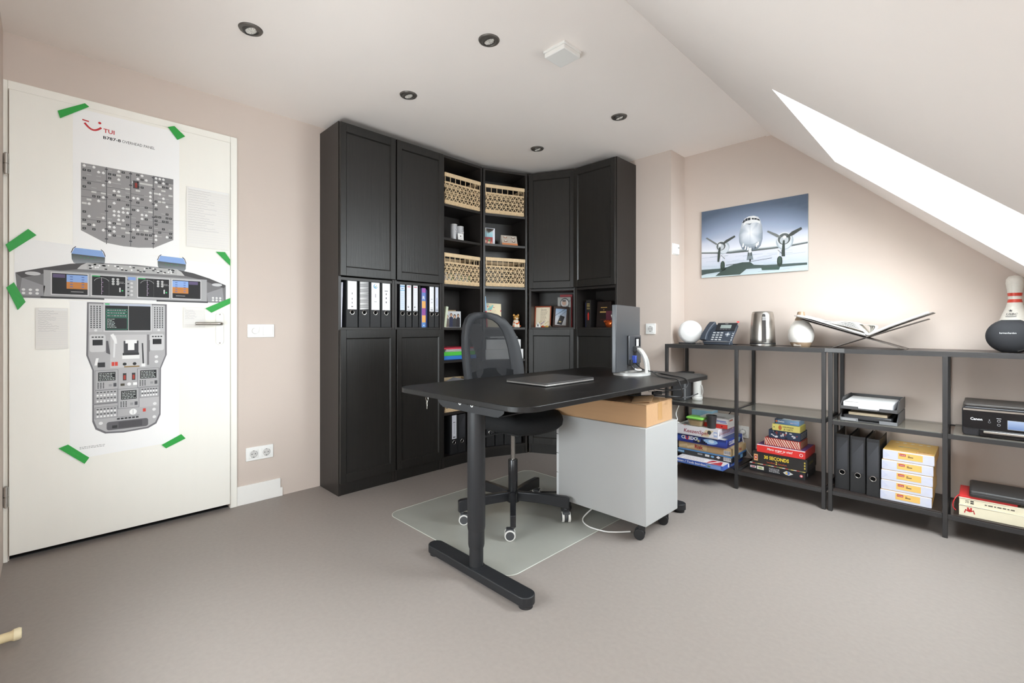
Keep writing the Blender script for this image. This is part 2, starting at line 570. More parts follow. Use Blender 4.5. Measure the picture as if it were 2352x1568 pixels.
for k, (ya, yb) in enumerate(SKY):
    win = bpy.data.objects.new('window_%d' % (k + 1), None); C.objects.link(win)
    win.location = sp((SKX[0] + SKX[1]) / 2, (ya + yb) / 2)
    structure(win)
    T = Matrix.Translation(win.location).inverted()
    def q(x, y, d):
        return T @ sp(x, y, d)
    rv = MB()
    e = 0.004
    X0, X1 = SKX
    for (a, b) in (((X0, ya), (X0, yb)), ((X0, yb), (X1, yb)), ((X1, yb), (X1, ya)), ((X1, ya), (X0, ya))):
        rv.add([q(*a, -0.001), q(*b, -0.001), q(*b, TH), q(*a, TH)], [(0, 1, 2, 3)])
    rv.build('reveal', REVEAL, win)
    def fbox(name, xa, xb, y0, y1, d0, d1, m):
        b = MB()
        vs = [q(x, y, d) for d in (d0, d1) for x, y in ((xa, y0), (xb, y0), (xb, y1), (xa, y1))]
        b.add(vs, [(0, 3, 2, 1), (4, 5, 6, 7), (0, 1, 5, 4), (1, 2, 6, 5), (2, 3, 7, 6), (3, 0, 4, 7)])
        return b.build(name, m, win, bev=0.003)
    fbox('window_rail', X0, X0 + 0.05, ya, yb, TH - 0.08, TH - 0.01, WHITEP)
    fbox('window_rail', X1 - 0.05, X1, ya, yb, TH - 0.08, TH - 0.01, WHITEP)
    fbox('window_stile', X0 + 0.05, X1 - 0.05, ya, ya + 0.055, TH - 0.08, TH - 0.01, WHITEP)
    fbox('window_stile', X0 + 0.05, X1 - 0.05, yb - 0.055, yb, TH - 0.08, TH - 0.01, WHITEP)
    fbox('pane', X0 + 0.05, X1 - 0.05, ya + 0.055, yb - 0.055, TH - 0.05, TH - 0.046, PANE)

w3 = bpy.data.objects.new('window_3', None); C.objects.link(w3)  # added window, out of view, lets in fill daylight
w3.location = (BWX[0], YB, BWZ[0]); structure(w3)
wx, wz = BWX[1] - BWX[0], BWZ[1] - BWZ[0]
for b, d in ((0, 0.05), (wz - 0.05, wz)):
    MB().box(0, -0.09, b, wx, -0.03, d).build('window_rail', WHITEP, w3, bev=0.003)
for a in (0, wx - 0.05):
    MB().box(a, -0.09, 0.05, a + 0.05, -0.03, wz - 0.05).build('window_stile', WHITEP, w3, bev=0.003)
for a in (0.05,):
    MB().box(a, -0.062, 0.05, wx - 0.05, -0.058, wz - 0.05).build('pane', PANE, w3)
MB().box(0, -0.03, -0.02, wx, 0.0, 0).build('window_sill', WHITEP, w3, bev=0.004)
w3 = bpy.data.objects.new('window_2', None); C.objects.link(w3)  # window of the added dormer, lets in extra side light
w3.location = (XK, DWY[0], DWZ[0]); structure(w3)
wy, wz = DWY[1] - DWY[0], DWZ[1] - DWZ[0]
for b, d in ((0, 0.05), (wz - 0.05, wz)):
    MB().box(0.03, 0, b, 0.09, wy, d).build('window_rail', WHITEP, w3, bev=0.003)
for a in (0, wy - 0.05):
    MB().box(0.03, a, 0.05, 0.09, a + 0.05, wz - 0.05).build('window_stile', WHITEP, w3, bev=0.003)
MB().box(0.058, 0.05, 0.05, 0.062, wy - 0.05, wz - 0.05).build('pane', PANE, w3)
MB().box(-0.03, -0.02, -0.03, 0.03, wy + 0.02, 0).build('window_sill', WHITEP, w3, bev=0.004)

# ------------------------------------------------------------------ door in the left wall
door = bpy.data.objects.new('door_1', None); C.objects.link(door)
door.location = (0, -3.25, 0)
structure(door)
def dl(m, name, mat, parent=door, **k):
    o = m.build(name, mat, parent, **k)
    if parent is door:
        o.location = (0, 3.25, 0)
    return o
dl(MB().box(-0.012, DY0 - 0.0, 0.031, 0.030, DY1 - 0.003, DZ - 0.012), 'door_leaf', DOORW, bev=0.002)
dl(MB().box(-0.09, DY0 - 0.019, 0, 0.014, DY0 - 0.004, 2.193), 'frame_jamb', DOORW, bev=0.002)
dl(MB().box(-0.09, DY1 + 0.001, 0, 0.016, DY1 + 0.037, 2.193), 'frame_jamb', DOORW, bev=0.002)
dl(MB().box(-0.09, DY0 - 0.004, DZ - 0.008, 0.016, DY1 + 0.001, 2.193), 'frame_head', DOORW, bev=0.002)
dl(MB().box(-0.095, DY0, 0, -0.02, DY1, 0.004), 'threshold', STEELB)
for z in (1.807, 0.303):
    h = MB().cyl((0.034, DY0 - 0.009, z - 0.045), (0.034, DY0 - 0.009, z - 0.002), 0.0085, n=14)
    h.cyl((0.034, DY0 - 0.009, z + 0.002), (0.034, DY0 - 0.009, z + 0.045), 0.0085, n=14)
    h.cyl((0.034, DY0 - 0.009, z - 0.05), (0.034, DY0 - 0.009, z + 0.05), 0.005, n=10)
    h.box(0.012, DY0 - 0.012, z - 0.012, 0.034, DY0 - 0.006, z + 0.012)
    dl(h, 'hinge', CHROME)
hp = MB().prism(rrect(-2.892, 0.966, -2.852, 1.153, 0.019), (0.0305, 0, 0), (0, 1, 0), (0, 0, 1), 0.008)
plate = dl(hp, 'handle_plate', WHITEP, bev=0.002)
lv = MB().cyl((0.038, -2.872, 1.088), (0.082, -2.872, 1.088), 0.010, n=16)
lv.tube(bez([(0.075, -2.872, 1.088), (0.085, -2.885, 1.088), (0.086, -2.93, 1.088), (0.085, -3.0, 1.088)], 12), 0.0095, 14)
lv.build('lever', STEEL, plate)
for z in (1.142, 0.977):
    MB().cyl((0.038, -2.872, z), (0.0395, -2.872, z), 0.004, n=10).build('screw', CHROME, plate)

structure(MB().prism([(-2.777, 0.0), (-2.519, 0.0), (-2.519, 0.054), (-2.532, 0.054), (-2.532, 0.113), (-2.777, 0.113)], (0.0, 0, 0), (0, 1, 0), (0, 0, 1), 0.012).build('baseboard_left', WHITEP, bev=0.0015))

# ================================================================== POSTERS ON THE DOOR
PX = 0.0304
def sheet_obj(name, y0, y1, z0, z1, x, label, cat, mat=PAPER, thick=0.0004, wave=0.0015, seed=1, group=None, corners=None, tilt=0.0):
    """a slightly wavy sheet of paper hanging on the door; local frame u=y, v=z"""
    rnd = random.Random(seed)
    root = thing(name, label, cat, (x, (y0 + y1) / 2, z0), group=group)
    ph = rnd.random() * 6
    cy = (y0 + y1) / 2
    front = []; back = []
    for i in range(9):
        rf = []; rb = []
        for j in range(9):
            u = y0 + (y1 - y0) * j / 8
            zz0, zz1 = z0, z1
            if corners:
                zz0 = corners[0] + (corners[1] - corners[0]) * j / 8
                zz1 = corners[2] + (corners[3] - corners[2]) * j / 8
            zc = zz0 + (zz1 - zz0) * i / 8
            d = 0.0002
            rb.append(Vector((d, u - cy, zc - z0)))
            rf.append(Vector((d + thick, u - cy, zc - z0)))
        front.append(rf); back.append(rb)
    m = MB().sheet(front).sheet(back)
    edge = [front[0], front[-1], [r[0] for r in front], [r[-1] for r in front]]
    eb = [back[0], back[-1], [r[0] for r in back], [r[-1] for r in back]]
    for a, b in zip(edge, eb):
        m.sheet([a, b])
    m.build('sheet', mat, root, smooth=60)
    return root
def door_print(root, L0=0.0008):
    """print layer with coordinates in room y,z"""
    return Print(Vector((PX + L0, 0, 0)) - root.location, (0, 1, 0), (0, 0, 1))

G1 = (150, 148, 149); G2 = (120, 119, 121); G3 = (92, 92, 95); DK = (45, 45, 48); LT = (226, 226, 226); W_ = (240, 240, 240)
BLUE = (140, 172, 226); ORG = (196, 128, 62); BLK = (30, 30, 33); GRN = (60, 190, 110)

# --- overhead panel sheet
po = sheet_obj('cockpit_poster', -3.490, -3.064, 1.45, 2.136, PX, 'tall white sheet with the grey overhead panel print, top of the door', 'poster', seed=1)
p = door_print(po)
# swoosh logo and word
RED = (198, 46, 52)
arc = [(-3.448 + 0.062 * t, 2.082 - 0.030 * math.sin(math.pi * (0.1 + 0.86 * t)) + 0.012 * (1 - t)) for t in [i / 12 for i in range(13)]]
p.path([(y, z - 0.012) for y, z in arc], 0.0085, RED, 1)
p.line(-3.456, 2.086, -3.432, 2.083, 0.006, RED, 1)
p.circ(-3.392, 2.088, 0.006, RED, 1)
p.text('TUI', -3.378, 2.046, 0.028, RED, 1, bold=0.02)
p.text('B787-8', -3.379, 2.014, 0.020, (40, 40, 44), 1, bold=0.02, width=0.068)
p.text('OVERHEAD PANEL', -3.306, 2.014, 0.020, (60, 60, 64), 1, width=0.134)
ov = [(-3.461, 1.543), (-3.374, 1.494), (-3.30, 1.484), (-3.24, 1.484), (-3.173, 1.492), (-3.091, 1.543), (-3.091, 1.874), (-3.461, 1.874)]
p.poly(ov, G1, 1)
p.rect(-3.176, 1.845, -3.091, 1.874, G2, 2)
cols = [-3.461, -3.3665, -3.272, -3.1785, -3.091]
rnd = random.Random(3)
for c in cols[1:-1]:
    p.line(c, 1.487, c, 1.874, 0.003, G3, 3)
    for z in (1.86, 1.80, 1.72, 1.65, 1.56, 1.51):
        p.rect(c - 0.006, z, c + 0.006, z + 0.006, (70, 70, 74), 4)
for ci in range(4):
    a, b = cols[ci], cols[ci + 1]
    for z in ((1.79, 1.745, 1.71, 1.60), (1.775, 1.715, 1.585), (1.76, 1.70, 1.605), (1.735, 1.63, 1.58))[ci]:
        p.line(a, z, b, z, 0.0018, G3, 3)
    for rz in range(17):
        z = 1.862 - rz * 0.0205
        if z < 1.51:
            break
        for sx in range(5):
            y = a + 0.012 + sx * (b - a - 0.024) / 4
            if z < 1.545 and (y < -3.40 or y > -3.14):
                continue
            t = rnd.random()
            if t < 0.20:
                p.rect(y - 0.0062, z - 0.0052, y + 0.0062, z + 0.0052, DK, 4)
                p.rect(y - 0.003, z - 0.0016, y + 0.003, z + 0.0016, (150, 150, 150), 5)
            elif t < 0.38:
                p.circ(y, z, 0.0062, LT, 4, 10)
                p.rect(y - 0.0015, z, y + 0.0015, z + 0.007, W_, 5)
            elif t < 0.46:
                p.rect(y - 0.009, z - 0.004, y + 0.009, z + 0.005, (205, 205, 203), 4)
            elif t < 0.58:
                p.rect(y - 0.009, z - 0.001, y + 0.009, z + 0.0008, (190, 190, 190), 4)
p.rect(-3.262, 1.79, -3.238, 1.83, (70, 68, 70), 5)
p.rect(-3.255, 1.795, -3.245, 1.82, (140, 50, 40), 6)
p.build('printed_panel', po)

# --- instrument panel sheet (middle)
pm = sheet_obj('cockpit_poster', -3.684, -2.838, 1.198, 1.475, PX + 0.0016, 'wide white sheet with the cockpit instrument panel print, middle of the door', 'poster', seed=2, corners=(1.202, 1.200, 1.478, 1.428))
p = door_print(pm, 0.0024)
body = [(-3.681, 1.318), (-3.60, 1.345), (-3.50, 1.375), (-3.42, 1.388), (-3.25, 1.393), (-3.09, 1.386), (-3.00, 1.370), (-2.92, 1.345), (-2.841, 1.312), (-2.841, 1.21), (-3.673, 1.204)]
p.poly(body, G2, 1)
p.poly([(-3.681, 1.318), (-3.60, 1.345), (-3.50, 1.375), (-3.42, 1.388), (-3.40, 1.365), (-3.55, 1.335), (-3.66, 1.295)], (78, 76, 78), 2)
p.poly([(-2.841, 1.312), (-2.92, 1.345), (-3.00, 1.370), (-3.09, 1.386), (-3.10, 1.365), (-2.96, 1.335), (-2.85, 1.295)], (78, 76, 78), 2)
p.rect(-3.59, 1.212, -2.935, 1.338, (168, 168, 170), 3)
p.poly([(-3.66, 1.296), (-3.585, 1.262), (-3.59, 1.215), (-3.668, 1.215)], (150, 150, 153), 3)
p.poly([(-2.858, 1.296), (-2.935, 1.262), (-2.93, 1.215), (-2.85, 1.215)], (150, 150, 153), 3)
p.rect(-3.44, 1.352, -3.075, 1.386, (178, 178, 178), 3)
p.poly([(-3.475, 1.352), (-3.44, 1.352), (-3.44, 1.385), (-3.46, 1.372)], (190, 190, 190), 3)
p.poly([(-3.04, 1.352), (-3.075, 1.352), (-3.075, 1.385), (-3.055, 1.372)], (190, 190, 190), 3)
rnd = random.Random(5)
for i in range(46):
    y = rnd.uniform(-3.43, -3.085); z = rnd.uniform(1.358, 1.381)
    if rnd.random() < 0.5:
        p.rect(y - 0.005, z - 0.003, y + 0.005, z + 0.003, DK, 4)
    else:
        p.circ(y, z, 0.004, W_, 4, 8)
for (y0, y1, kind) in ((-3.562, -3.437, 'pfdL'), (-3.421, -3.293, 'nav'), (-3.242, -3.110, 'nav2'), (-3.095, -2.966, 'pfdR')):
    p.rect(y0 - 0.004, 1.222, y1 + 0.004, 1.331, (205, 205, 206), 4)
    p.rect(y0, 1.227, y1, 1.326, BLK, 5)
    if kind == 'pfdL':
        a, b = y0 + 0.05, y1
    else:
        a, b = y0, y0 + 0.072
    if 'pfd' in kind:
        p.rect(a, 1.287, b, 1.322, BLUE, 6)
        p.rect(a, 1.254, b, 1.287, ORG, 6)
        for k in range(5):
            p.rect(a + 0.012, 1.262 + k * 0.012, a + 0.022, 1.266 + k * 0.012, (90, 110, 170), 7)
            p.rect(b - 0.022, 1.262 + k * 0.012, b - 0.012, 1.266 + k * 0.012, (90, 110, 170), 7)
        p.line(a + 0.015, 1.24, b - 0.015, 1.24, 0.002, (200, 200, 200), 6)
        c = y0 if kind == 'pfdL' else b
        p.rect(c + 0.003, 1.305, c + 0.045, 1.322, (96, 84, 120), 6)
    else:
        arcp = [((y0 + y1) / 2 - 0.028 + 0.03 * math.cos(R(t)), 1.29 + 0.026 * math.sin(R(t))) for t in range(20, 161, 20)]
        p.path(arcp, 0.0015, (190, 190, 190), 6)
        for k in range(7):
            p.circ((y0 + y1) / 2 - 0.028 + (k % 2) * 0.004, 1.238 + k * 0.011, 0.002, (200, 150, 210), 6, 6)
        p.line((y0 + y1) / 2 - 0.028, 1.232, (y0 + y1) / 2 - 0.028, 1.318, 0.001, (220, 220, 220), 6)
        p.rect(y0, 1.321, y0 + 0.03, 1.325, GRN, 6)
        for k in range(6):
            p.circ(y1 - 0.048 + (k % 2) * 0.018, 1.312 - (k // 2) * 0.012, 0.006, (190, 190, 190), 6, 8)
        p.rect(y1 - 0.024, 1.248, y1 - 0.019, 1.27, (225, 225, 225), 6)
        p.circ(y1 - 0.012, 1.255, 0.004, GRN, 6, 6)
        p.scribble(y1 - 0.028, 1.29, y1 - 0.003, 1.302, 2, (190, 190, 190), 6, seed=4)
        p.line((y0 + y1) / 2, 1.23, (y0 + y1) / 2, 1.322, 0.001, (90, 90, 90), 6)
for k in range(5):
    p.circ(-3.268, 1.236 + k * 0.02, 0.006, (210, 210, 210), 6, 8)
    p.rect(-3.285, 1.23 + k * 0.02, -3.278, 1.236 + k * 0.02, DK, 6)
p.rect(-3.283, 1.312, -3.252, 1.328, (130, 160, 215), 7)
for k in range(6):
    p.circ(-3.655 + (k % 3) * 0.022, 1.226 + (k // 3) * 0.016, 0.006, LT, 5, 8)
    p.circ(-2.905 + (k % 3) * 0.018, 1.222 + (k // 3) * 0.014, 0.006, LT, 5, 8)
for sy in (-3.625, -2.885):
    p.circ(sy, 1.33 - (0.018 if sy > -3 else 0.012), 0.026, (200, 200, 202), 4, 14, ry=0.009)
p.rect(-3.60, 1.206, -3.375, 1.214, (60, 60, 62), 5)
p.rect(-3.165, 1.206, -2.93, 1.214, (60, 60, 62), 5)
p.rect(-3.375, 1.199, -3.165, 1.211, W_, 5)
# two head-up display glasses
for (a, b, zt) in ((-3.495, -3.372, 1.455), (-3.160, -3.034, 1.452)):
    mid = (a + b) / 2
    top = [(a + 0.012, zt), (b - 0.012, zt - 0.004), (b, zt - 0.036), (a, zt - 0.030)]
    p.poly(top, (138, 170, 222), 1)
    low = [(a, zt - 0.030), (b, zt - 0.036), (b - 0.001, zt - 0.062), (b - 0.010, zt - 0.078), (b - 0.035, zt - 0.084), (a + 0.030, zt - 0.082), (a + 0.008, zt - 0.074), (a + 0.001, zt - 0.056)]
    p.poly(low, [(74, 82, 80), (74, 82, 80), (120, 126, 130), (150, 156, 162), (158, 164, 170), (158, 164, 170), (150, 156, 162), (116, 122, 126)], 1)
    p.path([(a + 0.016, zt + 0.006), (a + 0.006, zt - 0.004), (a - 0.001, zt - 0.026)], 0.003, (48, 52, 70), 2)
    p.path([(b - 0.016, zt + 0.002), (b - 0.006, zt - 0.008), (b + 0.001, zt - 0.032)], 0.003, (48, 52, 70), 2)
    for k in range(5):
        p.rect(mid - 0.03 + k * 0.013, zt - 0.045 - (k % 2) * 0.004, mid - 0.025 + k * 0.013, zt - 0.042 - (k % 2) * 0.004, (60, 150, 90), 2)
p.build('printed_panel', pm)

# --- centre pedestal sheet (bottom)
pb = sheet_obj('cockpit_poster', -3.501, -3.066, 0.42, 1.196, PX, 'long white sheet with the centre pedestal print, bottom of the door', 'poster', seed=3, corners=(0.425, 0.445, 1.198, 1.198))
p = door_print(pb)
ped = [(-3.439, 1.192), (-3.442, 0.93), (-3.42, 0.855), (-3.42, 0.60), (-3.408, 0.56), (-3.372, 0.534), (-3.30, 0.528), (-3.20, 0.535), (-3.165, 0.555), (-3.147, 0.60), (-3.145, 0.848), (-3.12, 0.92), (-3.12, 1.192)]
p.poly(ped, (112, 110, 114), 1)
cx_, cz_ = -3.281, 0.86
p.poly([(cx_ + (y - cx_) * 0.955, cz_ + (z - cz_) * 0.975) for y, z in ped], (176, 175, 177), 2)
# displays at the top
p.rect(-3.378, 1.045, -3.184, 1.19, (205, 205, 206), 3)
p.rect(-3.372, 1.052, -3.190, 1.178, BLK, 4)
p.rect(-3.372, 1.178, -3.190, 1.188, (188, 196, 214), 4)
p.rect(-3.372, 1.182, -3.355, 1.188, GRN, 5)
p.line(-3.281, 1.052, -3.281, 1.188, 0.002, (200, 200, 200), 5)
for k in range(3):
    z = 1.16 - k * 0.014
    p.path([(-3.368, z), (-3.285, z), (-3.285, z - 0.011), (-3.368, z - 0.011), (-3.368, z)], 0.0013, (70, 170, 140), 5)
    p.scribble(-3.364, z - 0.009, -3.289, z - 0.002, 1, (210, 225, 220), 5, seed=k)
p.path([(-3.368, 1.117), (-3.285, 1.117), (-3.285, 1.058), (-3.368, 1.058), (-3.368, 1.117)], 0.0013, (70, 170, 140), 5)
p.scribble(-3.364, 1.064, -3.32, 1.113, 7, (200, 215, 210), 5, seed=8, fill=0.4)
for sy in (-1, 1):
    c = -3.281 + sy * 0.126
    p.rect(c - 0.026, 1.045, c + 0.026, 1.186, (190, 190, 192), 3)
    for r in range(12):
        for q_ in range(4):
            p.circ(c - 0.017 + q_ * 0.011, 1.172 - r * 0.0095, 0.0034, (52, 52, 55), 4, 6)
    p.circ(c, 1.053, 0.006, LT, 4, 8)
# cursor pads
for sy in (-1, 1):
    c = -3.281 + sy * 0.119
    p.poly(rrect(c - 0.030, 0.945, c + 0.030, 1.032, 0.010, 3), (206, 206, 207), 3)
    p.rect(c - 0.019, 0.978, c + 0.019, 1.006, BLK, 4)
    for k in range(4):
        p.rect(c - 0.022 + k * 0.012, 1.016, c - 0.014 + k * 0.012, 1.022, DK, 4)
    p.poly([(c - sy * 0.032, 0.94), (c - sy * 0.048, 0.93), (c - sy * 0.04, 1.0), (c - sy * 0.032, 1.0)], (90, 88, 92), 3)
# throttle block
p.rect(-3.352, 0.862, -3.205, 1.03, (196, 195, 196), 4)
p.rect(-3.205, 0.87, -3.196, 1.03, (120, 118, 120), 4)
p.rect(-3.300, 0.92, -3.240, 0.998, (66, 66, 70), 5)
p.rect(-3.283, 0.95, -3.257, 1.000, W_, 6)
p.rect(-3.293, 0.985, -3.247, 1.003, W_, 7)
p.rect(-3.306, 0.905, -3.236, 0.924, (236, 236, 236), 7)
p.rect(-3.304, 0.924, -3.238, 0.936, (50, 50, 52), 6)
p.line(-3.338, 0.915, -3.334, 1.025, 0.007, (225, 225, 226), 5)
p.poly([(-3.352, 1.03), (-3.34, 1.036), (-3.328, 1.01), (-3.326, 0.985), (-3.333, 0.985)], (238, 238, 238), 6)
p.line(-3.220, 0.872, -3.224, 0.985, 0.006, (52, 52, 54), 5)
p.rect(-3.228, 0.862, -3.212, 0.878, W_, 6)
p.rect(-3.347, 0.872, -3.336, 0.892, (206, 66, 54), 6)
p.rect(-3.334, 0.872, -3.323, 0.892, (206, 66, 54), 6)
for y in (-3.296, -3.256):
    p.circ(y, 0.879, 0.008, (40, 40, 42), 6, 10)
p.rect(-3.298, 0.862, -3.236, 0.868, (140, 112, 60), 5)
p.rect(-3.40, 0.868, -3.372, 0.892, DK, 5)
p.poly([(-3.412, 0.878), (-3.406, 0.914), (-3.396, 0.914), (-3.402, 0.878)], W_, 5)
for k in range(2):
    p.circ(-3.165, 0.885 + k * 0.026, 0.008, LT, 4, 10)
# radio blocks
def radio(y0, y1, z0, z1, screen=True, seed=1):
    p.path([(y0, z0), (y1, z0), (y1, z1), (y0, z1), (y0, z0)], 0.0015, (96, 96, 100), 4)
    if screen:
        p.rect(y0 + 0.012, z0 + (z1 - z0) * 0.45, y1 - 0.010, z1 - 0.010, BLK, 5)
        p.scribble(y0 + 0.016, z0 + (z1 - z0) * 0.47, y1 - 0.014, z1 - 0.013, 5, (210, 216, 212), 6, seed=seed)
        for r in range(4):
            for q_ in range(3):
                p.circ(y0 + 0.012 + q_ * 0.010, z0 + 0.010 + r * 0.0075, 0.003, (60, 60, 62), 5, 6)
        p.rect(y1 - 0.036, z0 + 0.014, y1 - 0.024, z0 + 0.026, (150, 150, 152), 5)
        p.rect(y1 - 0.018, z0 + 0.012, y1 - 0.006, z0 + 0.03, (80, 80, 84), 5)
    else:
        r2 = random.Random(seed)
        for r in range(4):
            for q_ in range(6):
                y = y0 + 0.010 + q_ * (y1 - y0 - 0.020) / 5
                z = z0 + 0.010 + r * (z1 - z0 - 0.020) / 3
                if r % 2:
                    p.rect(y - 0.004, z - 0.0022, y + 0.004, z + 0.0022, DK, 5)
                else:
                    p.circ(y, z, 0.0042, W_, 5, 8)
radio(-3.410, -3.322, 0.755, 0.852, True, 2)
radio(-3.245, -3.155, 0.755, 0.852, True, 3)
radio(-3.322, -3.238, 0.652, 0.752, True, 4)
radio(-3.410, -3.324, 0.688, 0.752, False, 5)
radio(-3.234, -3.155, 0.700, 0.752, False, 6)
radio(-3.410, -3.324, 0.612, 0.668, False, 7)
for y in (-3.296, -3.260):
    p.rect(y - 0.007, 0.795, y + 0.007, 0.832, (60, 56, 56), 5)
    p.rect(y - 0.004, 0.80, y + 0.004, 0.822, (170, 60, 46), 6)
p.rect(-3.312, 0.768, -3.296, 0.78, (70, 64, 50), 5)
p.circ(-3.278, 0.775, 0.008, W_, 5, 10)
p.rect(-3.262, 0.768, -3.246, 0.782, W_, 5)
p.path([(-3.322, 0.61), (-3.236, 0.61)], 0.0015, (96, 96, 100), 4)
p.circ(-3.262, 0.630, 0.015, W_, 5, 18)
p.line(-3.262, 0.618, -3.262, 0.642, 0.002, (150, 150, 150), 6)
p.rect(-3.222, 0.625, -3.210, 0.642, (206, 66, 54), 6)
for (y, z) in ((-3.175, 0.632), (-3.172, 0.662), (-3.174, 0.592), (-3.388, 0.588)):
    p.circ(y, z, 0.008, LT, 5, 10)
p.rect(-3.236, 0.65, -3.157, 0.696, (186, 185, 187), 4)
for k in range(6):
    p.rect(-3.326 + k * 0.015, 0.597, -3.315 + k * 0.015, 0.605, DK, 5)
p.poly(rrect(-3.366, 0.548, -3.200, 0.590, 0.010, 3), (96, 94, 98), 5)
p.rect(-3.32, 0.553, -3.225, 0.585, (78, 76, 80), 6)
p.rect(-3.345, 0.556, -3.325, 0.57, (50, 50, 52), 6)
p.rect(-3.418, 0.688, -3.324, 0.682, (130, 128, 132), 4)
p.scribble(-3.466, 0.470, -3.372, 0.484, 2, (130, 130, 130), 2, seed=9, fill=0.9)
p.build('printed_panel', pb)

# --- notes
def note(y0, y1, z0, z1, label, seed, skew=0.0, rows=14, wr=9, ink=(168, 166, 172)):
    r = sheet_obj('handwritten_note', y0, y1, z0, z1, PX + 0.0050, label, 'note', mat=NOTE, seed=seed, corners=(z0, z0 + skew, z1, z1 + skew))
    p = door_print(r, 0.0060)
    h = (z1 - z0)
    for k in range(rows):
        z = z1 - 0.02 - k * (h - 0.03) / rows
        p.poly([(y0 + 0.004, z - 0.0004), (y1 - 0.004, z + skew - 0.0004), (y1 - 0.004, z + skew + 0.0004), (y0 + 0.004, z + 0.0004)], (216, 215, 220), 1)
    rr = random.Random(seed)
    for k in range(wr):
        z = z1 - 0.019 - k * (h - 0.03) / rows
        y = y0 + 0.008; end = y0 + (y1 - y0) * rr.uniform(0.4, 0.75)
        pts = []
        while y < end:
            pts.append((y, z + 0.001 + rr.random() * 0.0045)); y += 0.0035
        if len(pts) > 2:
            p.path(pts, 0.0009, ink, 2)
    # sticky film at the top edge
    p.rect(y0 + 0.01, z1 + min(0, skew) - 0.012, y1 - 0.004, z1 + min(0, skew) - 0.002, (236, 236, 234), 3)
    p.build('handwriting', r)
note(-3.032, -2.824, 1.517, 1.850, 'large creased lined note page, beside the overhead panel sheet', 11, rows=22, wr=17)
note(-3.616, -3.506, 0.965, 1.160, 'torn lined note page left of the centre pedestal sheet', 12, rows=16, wr=10)
note(-3.046, -2.946, 1.066, 1.178, 'small faint note page behind the door handle', 13, rows=9, wr=6)

# --- green tape strips
tapes = [
 ([(-3.543, 2.099), (-3.447, 2.167), (-3.431, 2.155), (-3.534, 2.066)], 'green tape strip on the top left corner of the overhead panel sheet'),
 ([(-3.116, 2.151), (-3.087, 2.165), (-3.038, 2.122), (-3.073, 2.093)], 'short green tape strip on the top right corner of the overhead panel sheet'),
 ([(-3.711, 1.441), (-3.64, 1.522), (-3.613, 1.497), (-3.699, 1.408)], 'green tape strip on the top left corner of the instrument panel sheet'),
 ([(-2.892, 1.502), (-2.846, 1.505), (-2.818, 1.463), (-2.818, 1.427)], 'green tape strip on the top right corner of the instrument panel sheet'),
 ([(-3.709, 1.248), (-3.685, 1.273), (-3.648, 1.185), (-3.673, 1.147)], 'green tape strip on the lower left corner of the instrument panel sheet'),
 ([(-2.818, 1.24), (-2.818, 1.207), (-2.913, 1.151), (-2.943, 1.175)], 'green tape strip on the lower right corner, above the door handle'),
 ([(-3.54, 0.491), (-3.507, 0.504), (-3.431, 0.426), (-3.448, 0.399)], 'green tape strip on the bottom left corner of the pedestal sheet'),
 ([(-3.143, 0.437), (-3.056, 0.481), (-3.036, 0.454), (-3.124, 0.415)], 'green tape strip on the bottom right corner of the pedestal sheet')]
for pts, lab in tapes:
    cy = sum(q[0] for q in pts) / 4; cz = sum(q[1] for q in pts) / 4
    o = MB().prism([(a - cy, b - cz) for a, b in pts], (0, 0, 0), (0, 1, 0), (0, 0, 1), 0.0006).build('tape_strip', TAPE, loc=(PX + 0.0056, cy, cz))
    if cy < -3.6:
        o.location.x = PX + 0.0056
    tag(o, lab, 'tape', 'green tape strips on the door')

# ------------------------------------------------------------------ switches and sockets
def plate_thing(name, label, cat, loc, rot, w, h):
    t = thing(name, label, cat, loc, rot)
    MB().box(-w / 2, -0.010, -h / 2, w / 2, 0.0, h / 2).build('cover_plate', WHITE, t, bev=0.003)
    return t
def socket_face(t, x, r=0.0215, s=0.052):
    MB().box(x - s / 2, -0.0135, -s / 2, x + s / 2, -0.0095, s / 2).build('insert', WHITE, t, bev=0.002)
    ring = MB().lathe([(r, -0.0138), (r + 0.0022, -0.0150), (r, -0.0155), (r - 0.001, -0.0140)], 24, m=Matrix.Rotation(R(-90), 3, 'X') @ Matrix.Scale(-1, 3, (0, 0, 1)), c=(x, 0, 0))
    well = MB().cyl((x, -0.0136, 0), (x, -0.0141, 0), r, n=24).build('socket_well', M('socket_grey', (206, 204, 202), 0.5), t)
    pc = Print((x, -0.0143, 0), (1, 0, 0), (0, 0, 1))
    ring_pts = [(r * math.cos(R(a)), r * math.sin(R(a))) for a in range(-130, 60, 15)]
    pc.path(ring_pts, 0.0018, (130, 128, 126), 1)
    for dx in (-0.0095, 0.0095):
        pc.circ(dx, 0.0, 0.0030, (40, 40, 40), 2, 10)
    pc.circ(0, 0, 0.0014, (120, 120, 120), 2, 8)
    pc.rect(-0.003, -r, 0.003, -r + 0.005, (90, 90, 90), 2)
    pc.rect(-0.003, r - 0.004, 0.003, r, (110, 110, 110), 2)
    pc.build('contacts', t)
t = plate_thing('light_switch', 'white double light switch with dimmer knob beside the door', 'light switch', (0.0, -2.644, 1.046), R(90), 0.152, 0.081)
MB().box(-0.064, -0.0135, -0.028, -0.008, -0.0095, 0.028).build('insert', WHITE, t, bev=0.002)
MB().cyl((-0.036, -0.013, 0), (-0.036, -0.026, 0), 0.019, 0.017, n=28).build('dimmer_knob', WHITE, t, bev=0.001)
MB().box(0.010, -0.0150, -0.028, 0.066, -0.0095, 0.028).build('rocker', WHITE, t, bev=0.002)
t = plate_thing('wall_socket', 'white double power socket low on the wall beside the door', 'socket', (0.0, -2.651, 0.296), R(90), 0.155, 0.082)
socket_face(t, -0.036); socket_face(t, 0.036)
